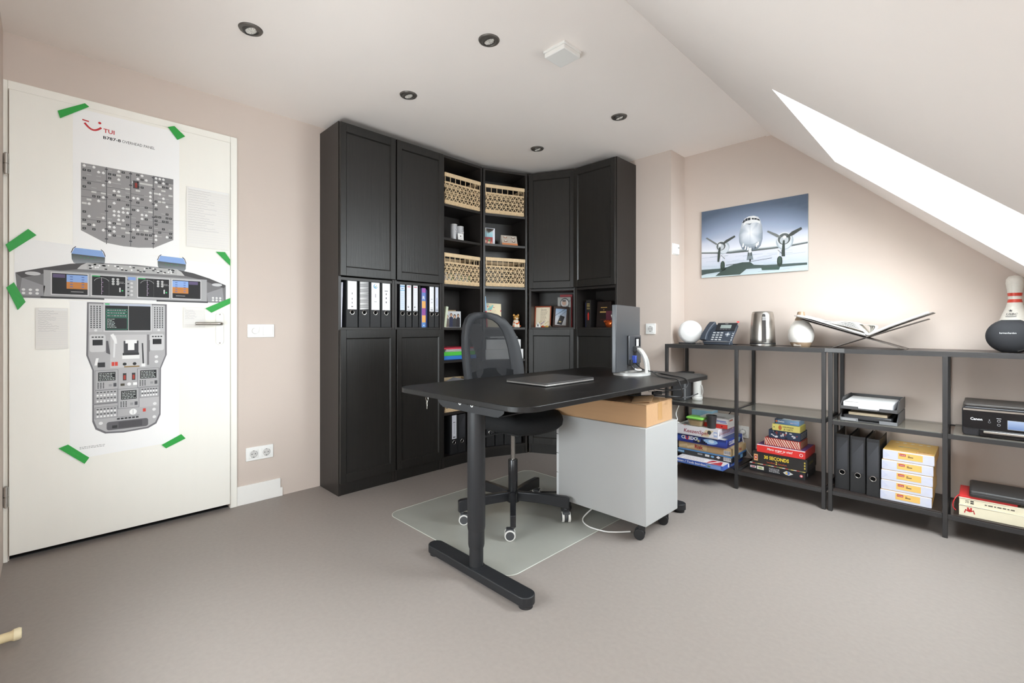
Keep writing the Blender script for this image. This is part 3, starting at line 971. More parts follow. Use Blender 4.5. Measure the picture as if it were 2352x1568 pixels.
t = plate_thing('wall_socket', 'white single power socket behind the monitor', 'socket', (1.32, -0.2265, 1.055), 0, 0.083, 0.083)
socket_face(t, 0)
t = plate_thing('wall_socket', 'white power socket half hidden by the games on the bottom shelf', 'socket', (1.928, -0.0005, 0.310), 0, 0.081, 0.084)
socket_face(t, 0)
MB().tube(bez([(0.0, -0.02, -0.01), (0.01, -0.05, -0.03), (0.03, -0.06, -0.09), (0.06, -0.04, -0.15), (0.10, -0.05, -0.175)], 16), 0.003, 8).build('cord', WHITE, t)
MB().cyl((0, -0.014, -0.0), (0, -0.035, 0.0), 0.016, 0.012, n=16).build('plug', WHITE, t)
t = thing('thermostat', 'small white room thermostat on the chimney breast side', 'thermostat', (1.4855, -0.170, 1.665), R(90))
MB().box(-0.042, -0.022, -0.040, 0.042, 0, 0.040).build('housing', WHITE, t, bev=0.006)
MB().box(-0.046, -0.006, -0.044, 0.046, 0, 0.044).build('base_plate', WHITE, t, bev=0.003)
MB().box(0.016, -0.0235, 0.008, 0.034, -0.0215, 0.014).build('indicator', MGREY, t)

# ------------------------------------------------------------------ ceiling spotlights and sensor
def spot(loc, label, first=[None]):
    if first[0] is not None:
        return dup(first[0], loc, 0, label)
    t = thing('ceiling_spotlight', label, 'spotlight', loc, 0, 'recessed ceiling spotlights')
    RINGM = M('gunmetal_ring', (104, 99, 94), 0.4, 0.4, var=0.05)
    MB().lathe([(0.030, -0.002), (0.034, -0.008), (0.046, -0.006), (0.050, 0.0), (0.030, 0.0)], 40).build('trim_ring', RINGM, t)
    tilt = Euler((R(14), R(-10), 0)).to_matrix()
    MB().lathe([(0.026, -0.002), (0.0285, -0.012), (0.034, -0.008), (0.036, 0.0)], 36, m=tilt, c=(0, 0, 0.0)).build('gimbal_ring', M('gunmetal_dark', (74, 71, 68), 0.4, 0.3), t)
    b = MB().lathe([(0.0, -0.0095), (0.012, -0.009), (0.024, -0.008), (0.026, -0.004)], 28, m=tilt)
    bulb = b.build('bulb', M('spot_bulb_glass', (206, 202, 196), 0.15, 0.0, var=0.35, scale=(120, 120, 120)), t)
    f = MB()
    for k in range(10):
        a = 2 * math.pi * k / 10
        p0 = tilt @ Vector((0.006 * math.cos(a), 0.006 * math.sin(a), -0.0102)); p1 = tilt @ Vector((0.022 * math.cos(a), 0.022 * math.sin(a), -0.0090))
        f.bar(p0, p1, 0.0022, 0.001)
    f.build('reflector_facet', M('facet_white', (240, 238, 232), 0.3), bulb)
    first[0] = t
    return t
for loc, lab in (((0.812, -2.928), 'recessed grey ceiling spotlight nearest above the door'),
                 ((1.513, -2.113), 'recessed grey ceiling spotlight left of the square white ceiling box'),
                 ((0.799, -2.096), 'recessed grey ceiling spotlight above the left end of the bookcase'),
                 ((1.510, -0.988), 'recessed grey ceiling spotlight nearest the sloping roof'),
                 ((0.784, -0.963), 'recessed grey ceiling spotlight above the corner of the bookcase')):
    spot((loc[0], loc[1], CH - 0.0002), lab)
t = thing('ceiling_box', 'square white cover box on the flat ceiling', 'ceiling box', (1.70, -1.80, CH), 0)
MB().box(-0.066, -0.066, -0.012, 0.066, 0.066, 0.0).build('back_plate', WHITEP, t, bev=0.002)
MB().box(-0.062, -0.062, -0.034, 0.062, 0.062, -0.012).build('cover', WHITEP, t, bev=0.004)
# door stop on the wall behind the camera
t = thing('door_stop', 'cream wooden door stop at the lower left edge of the floor', 'door stop', (0.835, YB, 0.031), 0)
MB().lathe([(0.024, 0.0), (0.024, 0.006), (0.015, 0.012), (0.015, 0.055), (0.019, 0.062)], 24, m=Matrix.Rotation(R(-90), 3, 'X')).build('peg', M('cream_wood', (232, 214, 172), 0.5, var=0.1), t)
MB().lathe([(0.019, 0.062), (0.0195, 0.074), (0.016, 0.080), (0.0, 0.081)], 24, m=Matrix.Rotation(R(-90), 3, 'X')).build('buffer', M('cream_rubber', (236, 222, 186), 0.6), t)

# ================================================================== BOOKCASE
W = 0.40; BD = 0.28; BH = 2.37
class Fr:
    def __init__(s, loc, ang):
        s.loc = Vector((loc[0], loc[1], 0)); s.ang = ang
    def w(s, lx, ly, z):
        c, n = math.cos(s.ang), math.sin(s.ang)
        return Vector((s.loc.x + lx * c - ly * n, s.loc.y + lx * n + ly * c, z))
A4 = math.atan2(0.935, 0.353); A5 = math.atan2(0.447, 0.894)
FR = [Fr((0.281, -2.278), R(90)), Fr((0.281, -1.876), R(90)), Fr((0.281, -1.472), R(90)),
      Fr((0.281, -1.062), A4), Fr((0.424, -0.668), A5), Fr((0.788, -0.506), 0)]

def make_door(root, z0, z1, w=W):
    x0, x1 = 0.004, w - 0.004
    st = 0.038; rl = 0.055
    d = MB()
    d.box(x0, -0.024, z0, x0 + st, -0.003, z1).box(x1 - st, -0.024, z0, x1, -0.003, z1)
    d.box(x0 + st, -0.0235, z0, x1 - st, -0.003, z0 + rl).box(x0 + st, -0.0235, z1 - rl, x1 - st, -0.003, z1)
    o = d.build('door', OAKB, root, bev=0.0016)
    # bevelled moulding and recessed panel
    MB().box(x0 + st - 0.002, -0.0145, z0 + rl - 0.002, x1 - st + 0.002, -0.006, z1 - rl + 0.002).build('door_panel', OAKB, o)
    mo = MB()
    a0, a1, b0, b1 = x0 + st, x1 - st, z0 + rl, z1 - rl
    e = 0.006
    for (p, q) in (((a0, b0), (a1, b0)), ((a1, b0), (a1, b1)), ((a1, b1), (a0, b1)), ((a0, b1), (a0, b0))):
        cx, cz = (a0 + a1) / 2, (b0 + b1) / 2
        def inn(t):
            return (t[0] + (e if t[0] < cx else -e), t[1] + (e if t[1] < cz else -e))
        pi, qi = inn(p), inn(q)
        mo.add([(p[0], -0.0225, p[1]), (q[0], -0.0225, q[1]), (qi[0], -0.0143, qi[1]), (pi[0], -0.0143, pi[1])], [(0, 1, 2, 3)])
    mo.build('door_moulding', OAKB, o)
    return o

def bookcase(i, label, shelves, doors):
    f = FR[i]
    t = thing('bookcase_cabinet', label, 'bookcase', f.loc, f.ang, 'bookcase cabinets in the corner')
    for a, b in ((0, 0.018), (W - 0.018, W)):
        MB().box(a, 0, 0, b, BD, BH).build('side_panel', OAKS, t, bev=0.0012)
    MB().box(0.018, 0.002, BH - 0.018, W - 0.018, BD - 0.006, BH).build('top_panel', OAKS, t)
    MB().box(0.018, 0.006, 0, W - 0.018, 0.02, 0.066).build('plinth', OAKB, t)
    MB().box(0.018, 0.002, 0.066, W - 0.018, BD - 0.006, 0.084).build('bottom_panel', OAKS, t)
    MB().box(0.012, BD - 0.006, 0.02, W - 0.012, BD, BH).build('back_panel', OAKS, t)
    for z in shelves:
        MB().box(0.0185, 0.004, z - 0.019, W - 0.0185, BD - 0.0065, z).build('shelf', OAKS, t, bev=0.0008)
    for z0, z1 in doors:
        make_door(t, z0, z1)
    return t
D2 = [(0.082, 1.052), (1.395, 2.362)]
bookcase(0, 'black-brown bookcase cabinet at the far left, door and tall side panel showing', [1.066, 1.388], D2)
bookcase(1, 'second black-brown bookcase cabinet from the door, thin binders in its niche', [1.066, 1.388], D2)
bookcase(2, 'open black-brown bookcase behind the office chair, drinking cans on one shelf', [0.415, 0.815, 1.066, 1.395, 1.75, 2.005], [])
bookcase(3, 'open angled black-brown bookcase in the corner, holding a tiger figurine', [0.39, 0.80, 1.066, 1.403, 1.755, 2.003], [])
bookcase(4, 'angled black-brown cabinet with two picture frames in its niche', [1.066, 1.392], D2)
bookcase(5, 'black-brown cabinet next to the chimney breast, dark bibles in its niche', [1.066, 1.392], D2)

# ================================================================== BINDERS
def ring(mb, c, r, t=0.0022, n=22):
    pts = [(c[0] + r * math.cos(2 * math.pi * k / n), c[1], c[2] + r * math.sin(2 * math.pi * k / n)) for k in range(n)]
    return mb.tube(pts, t, 8, closed=True)
def binder(f, lx, ly, z, w, label, cat='binder', h=0.316, d=0.262, deco=None, group='lever arch binders', pages=True, lean=0.0, fill=(206, 204, 200), holez=0.098, mat=None):
    loc = f.w(lx, ly, z) if isinstance(f, Fr) else Vector((lx, ly, z))
    ang = f.ang if isinstance(f, Fr) else f
    t = thing('ring_binder', label, cat, loc, (0, lean, ang) if lean else ang, group)
    m = MB().box(0, 0, 0, w, 0.0035, h).box(0, 0.0035, 0, 0.0025, d, h).box(w - 0.0025, 0.0035, 0, w, d, h)
    m.build('cover', mat or BINDERM, t, bev=0.001)
    if pages:
        pw = min(w - 0.012, w * 0.62)
        MB().box(0.004, 0.02, 0.012, 0.004 + pw, d - 0.01, h - 0.02).build('pages', M('page_block_%d' % fill[0], fill, 0.8, var=0.05, scale=(400, 3, 3)), t)
    else:
        MB().box(0.0026, 0.004, 0.002, 0.0034, d - 0.004, h - 0.002).box(w - 0.0034, 0.004, 0.002, w - 0.0026, d - 0.004, h - 0.002).build('lining', GREYBOARD, t)
    rm = MB(); ring(rm, (w / 2, -0.0005, holez), min(0.0135, w * 0.32))
    rm.build('finger_ring', CHROME, t)
    MB().cyl((w / 2, -0.0004, holez), (w / 2, 0.0006, holez), min(0.0125, w * 0.3), n=20).build('finger_hole', M('finger_hole_black', (5, 5, 5), 0.8, spec=0.1), t)
    if deco:
        p = Print((w / 2, -0.0006, 0), (1, 0, 0), (0, 0, 1))
        deco(p, w)
        p.build('spine_label', t)
    return t
def lab(kind, seed=1):
    def fn(p, w):
        hw = w / 2 - (0.008 if w > 0.06 else 0.0045)
        z0, z1 = (0.117, 0.300)
        WH = (244, 244, 246)
        if kind == 'plain':
            p.rect(-hw, z0, hw, z1, WH, 1)
            for k, z in enumerate((0.22, 0.185, 0.16)):
                p.rect(-0.002, z - 0.006, 0.002, z + 0.006, (60, 60, 70), 2)
            p.rect(-0.006, 0.132, 0.006, 0.138, (90, 90, 95), 2)
        elif kind == 'film':
            for k in range(16):
                c = (150, 150, 152) if k % 3 else (232, 232, 232)
                za = z0 + (z1 - z0) * k / 16; zb = z0 + (z1 - z0) * (k + 1) / 16
                p.poly([(-hw, za), (hw, za + 0.003), (hw, zb + 0.002), (-hw, zb)], [c, (110, 110, 112), (170, 170, 172), (210, 210, 210)], 1)
        elif kind == 'mark':
            p.rect(-hw, z0, hw, z1, WH, 1)
            p.circ(0, 0.275, 0.015, (120, 176, 214), 2, 16); p.circ(0.003, 0.278, 0.011, WH, 3, 16)
            p.path([(-0.004, 0.274), (0, 0.27), (0.008, 0.282)], 0.003, (50, 140, 80), 4)
            p.rect(-0.002, 0.20, 0.002, 0.225, (110, 110, 120), 2)
            p.rect(-0.009, 0.17, 0.009, 0.174, (170, 170, 175), 2)
        elif kind == 'torn':
            pts = [(-hw, z0), (hw, z0), (hw, z1), (-hw, z1)]
            p.poly(pts, WH, 1)
            p.rect(-0.012, 0.246, 0.012, 0.250, (90, 90, 95), 2)
            for z in (0.228, 0.20, 0.172):
                p.rect(-0.003, z - 0.007, 0.003, z + 0.005, (70, 70, 76), 2)
        elif kind == 'blue':
            p.rect(-hw, z0 + 0.004, hw, z1, (214, 226, 240), 1)
            p.rect(-hw, z1 - 0.014, hw, z1 - 0.008, (80, 150, 205), 2); p.rect(-hw, z1 - 0.042, hw, z1 - 0.038, (90, 170, 215), 2)
            p.rect(-hw * 0.5, z1 - 0.03, hw * 0.5, z1 - 0.024, (130, 160, 200), 2)
            for z in range(8):
                p.rect(-hw * 0.6, 0.14 + z * 0.014, hw * 0.5, 0.143 + z * 0.014, (190, 204, 226), 2)
        elif kind == 'red':
            p.rect(-hw, z0, hw, z1, (236, 237, 242), 1)
            p.rect(-hw * 0.7, z1 - 0.014, hw * 0.7, z1 - 0.009, (190, 70, 90), 2)
            for z in range(9):
                p.rect(-hw * 0.8, 0.16 + z * 0.013, hw * 0.8, 0.1605 + z * 0.013, (196, 198, 206), 2)
            p.circ(-hw * 0.3, 0.145, 0.006, (60, 60, 64), 2); p.circ(-hw * 0.3, 0.146, 0.003, (236, 237, 242), 3)
            p.rect(-hw * 0.7, 0.121, hw * 0.8, 0.124, (90, 90, 95), 2)
        elif kind == 'code':
            p.rect(-hw, z0, hw, z1, (240, 241, 246), 1)
            for z in (0.205, 0.18):
                p.rect(-0.006, z, -0.002, z + 0.006, (150, 152, 160), 2); p.rect(0.003, z, 0.007, z + 0.006, (120, 122, 130), 2)
            p.rect(-hw * 0.6, 0.142, hw * 0.6, 0.144, (100, 100, 105), 2)
            for k in range(3):
                p.rect(-0.009 + k * 0.007, 0.125, -0.004 + k * 0.007, 0.133, (60, 60, 64), 2)
        elif kind == 'writing':
            p.rect(-hw, z0, hw, z1, (220, 226, 242), 1)
            for k in range(2):
                p.line(-0.004 + k * 0.008, 0.155, -0.004 + k * 0.008, 0.22, 0.0016, (90, 104, 170), 2)
            p.rect(-hw * 0.7, 0.142, hw * 0.7, 0.144, (110, 110, 115), 2)
            for k in range(3):
                p.rect(-0.009 + k * 0.007, 0.125, -0.004 + k * 0.007, 0.133, (60, 60, 64), 2)
        elif kind == 'pocket':
            p.rect(-hw, z0 - 0.004, hw, z1, (52, 53, 57), 1)
            p.poly([(-hw, z0), (hw, z0 + 0.02), (hw, z1 - 0.01), (-hw, z0 + 0.09)], [(50, 51, 55), (58, 59, 63), (70, 71, 76), (54, 55, 59)], 2)
            p.circ(0, 0.098 + 0.0165, 0.006, (50, 50, 52), 3)
    return fn
Z1 = 1.0668
for (y, w, k, txt) in ((0.059, 0.077, 'plain', 'wide binder with a white label, leftmost in the left niche'),
                       (0.144, 0.076, 'film', 'wide binder with crinkled silver film on its spine'),
                       (0.225, 0.075, 'mark', 'wide binder with a round blue mark on its white label'),
                       (0.306, 0.074, 'torn', 'wide binder with a torn white label, rightmost in the left niche')):
    binder(FR[0], y, 0.012, Z1, w, 'black ' + txt, deco=lab(k), group='binders in the left bookcase niche')
for (y, w, k, txt) in ((0.045, 0.046, 'blue', 'thin binder with a blue-striped label'),
                       (0.098, 0.046, 'red', 'thin binder with a red line on its label, next to the blue-striped one'),
                       (0.152, 0.046, 'red', 'thin binder with a red line on its label, next to the spiral book'),
                       (0.293, 0.046, 'code', 'thin binder with printed codes on its label, right of the navy folders'),
                       (0.3445, 0.036, 'writing', 'thin binder with blue handwriting on its label, at the niche end')):
    binder(FR[1], y, 0.012, Z1, w, 'black ' + txt, deco=lab(k), group='thin binders in the second niche')
# loose sheets leaning left of the wide binders
def upright_book(f, lx, ly, z, w, h, d, label, mat, deco=None, name='book', cat='book', rot=0.0, bev=0.001, pages=True, group=None):
    loc = f.w(lx, ly, z) if isinstance(f, Fr) else Vector((lx, ly, z))
    ang = f.ang if isinstance(f, Fr) else f
    t = thing(name, label, cat, loc, (0, rot, ang), group)
    c = min(0.003, w * 0.25)
    MB().box(0, 0, 0, w, c, h).box(0, c, 0, c, d, h).box(w - c, c, 0, w, d, h).build('cover', mat, t, bev=bev)
    if pages:
        MB().box(c, c, 0.002, w - c, d - 0.003, h - 0.003).build('pages', M('book_pages', (228, 222, 208), 0.8, var=0.06, scale=(400, 400, 3)), t)
    if deco:
        p = Print((w / 2, -0.0004, 0), (1, 0, 0), (0, 0, 1)); deco(p, w, h); p.build('spine_print', t)
    return t
upright_book(FR[0], 0.0245, 0.03, Z1, 0.012, 0.290, 0.21, 'thin bundle of white sheets leaning at the left niche wall', M('pale_sheets', (222, 224, 236), 0.6, var=0.05), name='paper_bundle', cat='papers', rot=0.03)
# spiral book, black folders, striped book, navy folders
t = upright_book(FR[1], 0.2005, 0.03, Z1, 0.009, 0.285, 0.21, 'slim white spiral-bound book between the thin binders', M('white_spiral', (232, 230, 228), 0.6, var=0.05), name='spiral_book')
s = MB()
for k in range(26):
    s.add([], [])
    pts = [(0.0045 + 0.005 * math.cos(a), -0.003 + 0.004 * math.sin(a), 0.012 + k * 0.0104) for a in [2 * math.pi * q / 8 for q in range(8)]]
    s.tube(pts, 0.0009, 5, closed=True)
s.build('spiral', BLACKP, t)
upright_book(FR[1], 0.2125, 0.02, Z1, 0.010, 0.300, 0.22, 'slim black folder beside the spiral-bound book', BINDERM, name='folder', cat='folder')
def stripe_deco(p, w, h):
    cols_ = [(96, 142, 204), (238, 178, 104), (150, 84, 158), (238, 178, 104), (110, 138, 204), (172, 96, 178)]
    hs = [0.036, 0.052, 0.052, 0.052, 0.062, 0.032]
    z = 0.0
    for c_, hh in zip(cols_, hs):
        p.rect(-w / 2, z, w / 2, z + hh, c_, 1); z += hh
    p.text('R', 0, 0.205, 0.034, (245, 245, 245), 2, 'c', 0.02)
    p.rect(-0.006, 0.012, 0.006, 0.018, (230, 230, 240), 2)
upright_book(FR[1], 0.2325, 0.014, Z1, 0.031, 0.287, 0.23, 'tall book with blue, orange and purple spine bands and the letter R', M('band_book', (110, 120, 170), 0.5), stripe_deco)
for k in range(2):
    upright_book(FR[1], 0.266 + k * 0.0105, 0.02 + 0.004 * k, Z1, 0.0095, 0.282 - 0.006 * k, 0.22, ('slim navy folder against the striped R book', 'slim navy folder against the coded thin binder')[k], M('navy_board', (38, 52, 104), 0.45), name='folder', cat='folder')
# low binders
def low_label(p, w):
    hw = w / 2 - 0.014
    p.rect(-hw, 0.117, hw, 0.300, (220, 222, 232), 1)
    p.rect(-hw, 0.24, hw, 0.2405, (150, 150, 160), 2)
    p.rect(-0.009, 0.243, 0.009, 0.248, (80, 80, 86), 2)
    p.line(0, 0.155, 0, 0.235, 0.0022, (80, 80, 90), 2)
    for k in range(3):
        p.rect(-0.011 + k * 0.008, 0.124, -0.005 + k * 0.008, 0.136, (60, 60, 64), 2)
LZ = 0.0845
binder(FR[2], 0.094, 0.022, LZ, 0.072, 'black binder with a grey label, low behind the desk leg', deco=low_label, h=0.300, holez=0.09, group='binders low in the bookcase')
binder(FR[2], 0.170, 0.022, LZ, 0.076, 'black binder with an empty spine, low behind the desk leg', deco=lab('pocket'), h=0.300, holez=0.09, group='binders low in the bookcase')
for k, x in enumerate((0.035, 0.118, 0.2, 0.282)):
    binder(FR[3], x, 0.022, LZ, 0.074, ('black binder with a bare spine left of the chair column', 'black binder with a bare spine just left of the chair lift tube', 'black binder low behind the chair lift tube', 'black binder low in the corner, next to the angled cabinet')[k], deco=lab('pocket'), h=0.300, holez=0.115, group='binders low in the corner bookcase')

# ================================================================== BASKETS
def make_basket():
    w, d, h = 0.345, 0.235, 0.238
    t = thing('seagrass_basket', '', 'basket', (0, 0, 0), 0, 'woven seagrass baskets')
    def strand(m, a, b, r=0.0021):
        m.tube([a, b], r, 4)
    lat = MB(); posts = MB(); base = MB(); band = MB()
    def face(o, u, L, dense=True):
        o = Vector(o); u = Vector(u); n = u.cross(Vector((0, 0, 1)))
        zb, zt = 0.028, 0.160
        def P(x, z, k=0.0):
            return o + u * x + Vector((0, 0, z)) + n * k
        rows = 4
        dz = (zt - zb) / rows
        if dense:
            for i in range(rows + 1):
                z = zb + i * dz
                strand(lat, P(0, z), P(L, z), 0.0033)
            sx = 0.040
            nx = int(L / sx) + 8
            for sgn, k in ((1, 0.0022), (-1, -0.0012)):
                for j in range(-8, nx):
                    x0 = j * sx
                    run = (zt - zb) / 1.65
                    xa, xb = (x0, x0 + run) if sgn > 0 else (x0 + run, x0)
                    za, zc = zb, zt
                    # clip to the panel
                    def cl(xp, zp, xq, zq):
                        if xp < 0:
                            zp += (zq - zp) * (0 - xp) / (xq - xp); xp = 0
                        if xp > L:
                            zp += (zq - zp) * (L - xp) / (xq - xp); xp = L
                        return xp, zp
                    if max(xa, xb) <= 0 or min(xa, xb) >= L:
                        continue
                    p1 = cl(xa, za, xb, zc); p2 = cl(xb, zc, xa, za)
                    strand(lat, P(p1[0], p1[1], k), P(p2[0], p2[1], k), 0.0035)
            nv = int(L / 0.020)
            for j in range(nv + 1):
                strand(lat, P(j * L / nv, zb, 0.0005), P(j * L / nv, zt, 0.0005), 0.0008)
        else:
            for j in range(int(L / 0.03) + 1):
                strand(lat, P(j * 0.03, zb), P(j * 0.03, zt))
        npst = 7
        for j in range(npst + 1):
            strand(posts, P(j * L / npst, 0.168), P(j * L / npst, 0.21), 0.0027)
        for i, z in enumerate((0.006, 0.014, 0.022)):
            pts = [P(L * k / 24, z + 0.0014 * math.sin(k * 2.4 + i * 2), 0.0018 * math.cos(k * 2.4 + i * 2)) for k in range(25)]
            base.tube(pts, 0.0048, 6)
        for i, z in enumerate((0.162, 0.168)):
            pts = [P(L * k / 24, z + 0.001 * math.sin(k * 2.4 + i * 2), 0.0015 * math.cos(k * 2.4 + i * 2)) for k in range(25)]
            band.tube(pts, 0.0034, 6)
    face((-w / 2, 0, 0), (1, 0, 0), w)
    face((w / 2, 0, 0), (0, 1, 0), d, False)
    face((-w / 2, d, 0), (0, -1, 0), d, False)
    face((w / 2, d, 0), (-1, 0, 0), w, False)
    base.box(-w / 2 + 0.004, 0.004, 0.0, w / 2 - 0.004, d - 0.004, 0.006)
    lat.build('lattice', SEAGRASS, t)
    posts.build('wicker_posts', SEAGRASS, t)
    base.build('base_braid', SEAGRASS, t)
    band.build('middle_braid', SEAGRASS, t)
    rim = MB()
    prof = rrect(-0.006, 0.208, 0.006, h, 0.005, 3)
    rl = []
    for (x, y, a) in ((-w / 2, 0, 0), (w / 2, 0, 1), (w / 2, d, 2), (-w / 2, d, 3)):
        ox = -1 if x < 0 else 1; oy = -1 if y == 0 else 1
        rl.append([Vector((x + ox * p_[0], y + oy * p_[0], p_[1])) for p_ in prof])
    rim.loops(rl, cap=False, closed_rows=True)
    rim.build('rim', RIMM, t, bev=0.0)
    return t
bk = make_basket()
def pl(f, lx, ly, z, r=0.0):
    return f.w(lx, ly, z), f.ang + r
spots = [(FR[2], 0.203, 0.004, 2.0065, 'woven seagrass basket on the top shelf behind the chair'),
         (FR[3], 0.196, 0.004, 2.0045, 'woven seagrass basket on the top shelf of the corner bookcase'),
         (FR[2], 0.198, 0.004, 1.3965, 'woven seagrass basket above the family photo, pale things inside'),
         (FR[3], 0.200, 0.002, 1.4045, 'woven seagrass basket above the tiger figurine shelf'),
         (FR[2], 0.203, 0.008, 0.4165, 'woven seagrass basket half hidden behind the chair back'),
         (FR[3], 0.200, 0.008, 0.3945, 'woven seagrass basket peeking out right of the chair back')]
for k, (f, lx, ly, z, lb) in enumerate(spots):
    loc, a = pl(f, lx, ly, z)
    if k == 0:
        bk.location = loc; bk.rotation_euler = (0, 0, a); bk['label'] = lb
    else:
        dup(bk, loc, a, lb)
# contents of two baskets
loc, a = pl(FR[2], 0.2, 0.06, 1.4035)
t = thing('bottle_bundle', 'pale and green small packets inside the lower left basket', 'packets', loc, a)
r2 = random.Random(4)
for k in range(9):
    x = -0.13 + k * 0.032
    c = [(222, 222, 226), (190, 196, 190), (110, 140, 96)][k % 3]
    MB().lathe([(0.0, 0.0), (0.014, 0.0), (0.014, 0.06), (0.008, 0.07), (0.008, 0.085), (0.0, 0.085)], 12, c=(x, r2.uniform(-0.02, 0.03), 0.0)).build('packet', M('packet_%d' % (k % 3), c, 0.3), t)
loc, a = pl(FR[2], 0.21, 0.06, 0.425)
t = thing('folded_paper', 'grey crumpled sheet sticking out of the basket behind the chair', 'paper', loc, a)
MB().prism([(-0.13, 0.0), (0.14, 0.0), (0.14, 0.21), (0.02, 0.235), (-0.10, 0.20)], (0, 0.0, 0), (1, 0, 0), (0, 0.45, 1), 0.004).build('sheet', M('grey_sheet', (128, 128, 134), 0.6, var=0.1), t)

# ================================================================== THINGS IN THE BOOKCASE
def pr_front(t, x=0, y=0, z=0):
    return Print((x, y, z), (1, 0, 0), (0, 0, 1))
# two tins and a card
CANM = M('tin_grey', (188, 190, 194), 0.4, 0.2, var=0.12, scale=(60, 60, 60))
for (lx, ly, h, lb) in ((0.175, 0.085, 0.130, 'taller pale grey printed tin on the shelf behind the chair'), (0.227, 0.070, 0.118, 'shorter pale grey printed tin beside the taller one')):
    loc, a = pl(FR[2], lx, ly, 1.7505)
    t = thing('printed_tin', lb, 'tin', loc, a, 'printed tins')
    MB().lathe([(0.0, 0.0), (0.027, 0.0), (0.0275, 0.004), (0.0275, h - 0.004), (0.027, h)], 28).build('tin_body', CANM, t)
    MB().lathe([(0.0282, h - 0.006), (0.0282, h), (0.025, h + 0.002), (0.0, h + 0.002)], 28).build('lid', M('tin_lid', (206, 206, 206), 0.3, 0.3), t)
    p = Print((0, -0.0282, 0), (1, 0, 0), (0, 0, 1))
    p.circ(0.002, h * 0.60, 0.012, (226, 226, 228), 1, 14); p.circ(-0.003, h * 0.63, 0.004, (70, 72, 80), 2, 8); p.circ(0.007, h * 0.63, 0.004, (70, 72, 80), 2, 8)
    p.circ(0.002, h * 0.54, 0.004, (120, 100, 90), 2, 8)
    p.build('tin_print', t)
loc, a = pl(FR[2], 0.207, 0.034, 1.7505)
t = thing('standing_card', 'small white card standing in front of the two tins', 'card', loc, a)
MB().obox((0, 0.004, 0.028), (0.056, 0.0015, 0.056), (R(-6), 0, 0)).build('card_sheet', PAPER, t)
p = Print((0, 0.0005, 0), (1, 0, 0), (0, 0.104, 0.994)); p.circ(0, 0.036, 0.006, (90, 84, 84), 2, 8); p.rect(-0.012, 0.02, 0.012, 0.022, (170, 160, 160), 2); p.build('card_print', t)
# beach picture card
loc, a = pl(FR[3], 0.078, 0.075, 1.7555)
t = thing('picture_card', 'glossy card with palm leaf, blue sky and red fruit', 'card', loc, a)
MB().box(-0.056, 0, 0, 0.056, 0.006, 0.142).build('card_sheet', M('card_white', (224, 226, 238), 0.4), t, bev=0.001)
p = pr_front(t, y=-0.0004)
p.vgrad(-0.046, 0.036, [(0.002, (190, 90, 70)), (0.05, (176, 40, 44)), (0.066, (150, 40, 50)), (0.067, (150, 206, 220)), (0.10, (176, 216, 226)), (0.138, (214, 206, 190))], 1)
for k in range(6):
    p.poly([(-0.02, 0.138), (-0.03 + k * 0.012, 0.09 + 0.008 * abs(k - 2)), (-0.022 + k * 0.014, 0.138)], (92, 84, 78), 2)
p.line(-0.024, 0.066, -0.022, 0.138, 0.003, (80, 74, 72), 3)
for k, (x, z, c) in enumerate(((-0.03, 0.03, (236, 190, 160)), (0.0, 0.02, (240, 206, 170)), (0.02, 0.045, (160, 30, 30)), (0.005, 0.04, (60, 140, 80)), (-0.02, 0.05, (130, 24, 30)), (0.025, 0.015, (230, 150, 120)))):
    p.circ(x, z, 0.011, c, 3 + k, 9)
p.build('card_print', t, INK_GLOSS)
# leaning box of four pictures
loc, a = pl(FR[3], 0.253, 0.05, 1.7555)
t = thing('picture_calendar', 'small desk calendar showing four sepia pictures, orange foot', 'calendar', loc, a)
MB().prism([(-0.020, 0.0), (0.045, 0.0), (0.032, 0.010), (0.012, 0.088), (0.006, 0.088), (-0.018, 0.012)], (-0.072, 0, 0), (0, 1, 0), (0, 0, 1), 0.144).build('stand', M('calendar_card', (196, 186, 176), 0.6), t)
p = Print((0, -0.0195, 0.013), (1, 0, 0), (0, 0.30, 0.954))
p.rect(-0.072, -0.012, 0.072, 0.008, (216, 142, 96), 1)
for i in range(2):
    for j in range(2):
        x0, z0 = -0.070 + i * 0.072, 0.010 + j * 0.035
        p.rect(x0, z0, x0 + 0.068, z0 + 0.032, (186, 176, 164), 1)
        p.circ(x0 + 0.034, z0 + 0.014, 0.016, [(120, 70, 50), (150, 90, 60), (90, 64, 56), (110, 80, 66)][i * 2 + j], 2, 10, ry=0.007)
        p.circ(x0 + 0.034, z0 + 0.018, 0.009, (226, 222, 214), 3, 10, ry=0.005)
p.build('calendar_print', t)
# family photo
loc, a = pl(FR[2], 0.175, 0.10, 1.0665)
t = thing('family_photo', 'unframed group portrait print standing behind the chair top', 'photograph', loc, a)
MB().box(-0.082, 0, 0, 0.082, 0.004, 0.128).build('photo_board', M('photo_white', (222, 224, 228), 0.35), t)
p = pr_front(t, y=-0.0004)
for k, (x, z, s_, hair, top) in enumerate(((-0.055, 0.086, 0.013, (150, 110, 70), (120, 112, 108)), (-0.015, 0.098, 0.013, (110, 76, 50), (60, 64, 90)), (0.02, 0.088, 0.014, (40, 36, 34), (70, 70, 74)), (0.055, 0.095, 0.012, (54, 46, 42), (60, 58, 62)), (-0.076, 0.06, 0.012, (80, 60, 50), (150, 120, 96)))):
    p.poly([(x - s_ * 1.5, 0.002), (x + s_ * 1.6, 0.002), (x + s_ * 1.5, z - s_ * 1.6), (x, z - s_ * 0.8), (x - s_ * 1.4, z - s_ * 1.6)], top, 1 + k)
    p.circ(x, z, s_, hair, 2 + k, 10, ry=s_ * 1.2); p.circ(x, z - s_ * 0.2, s_ * 0.7, (214, 172, 146), 3 + k, 10, ry=s_ * 0.9)
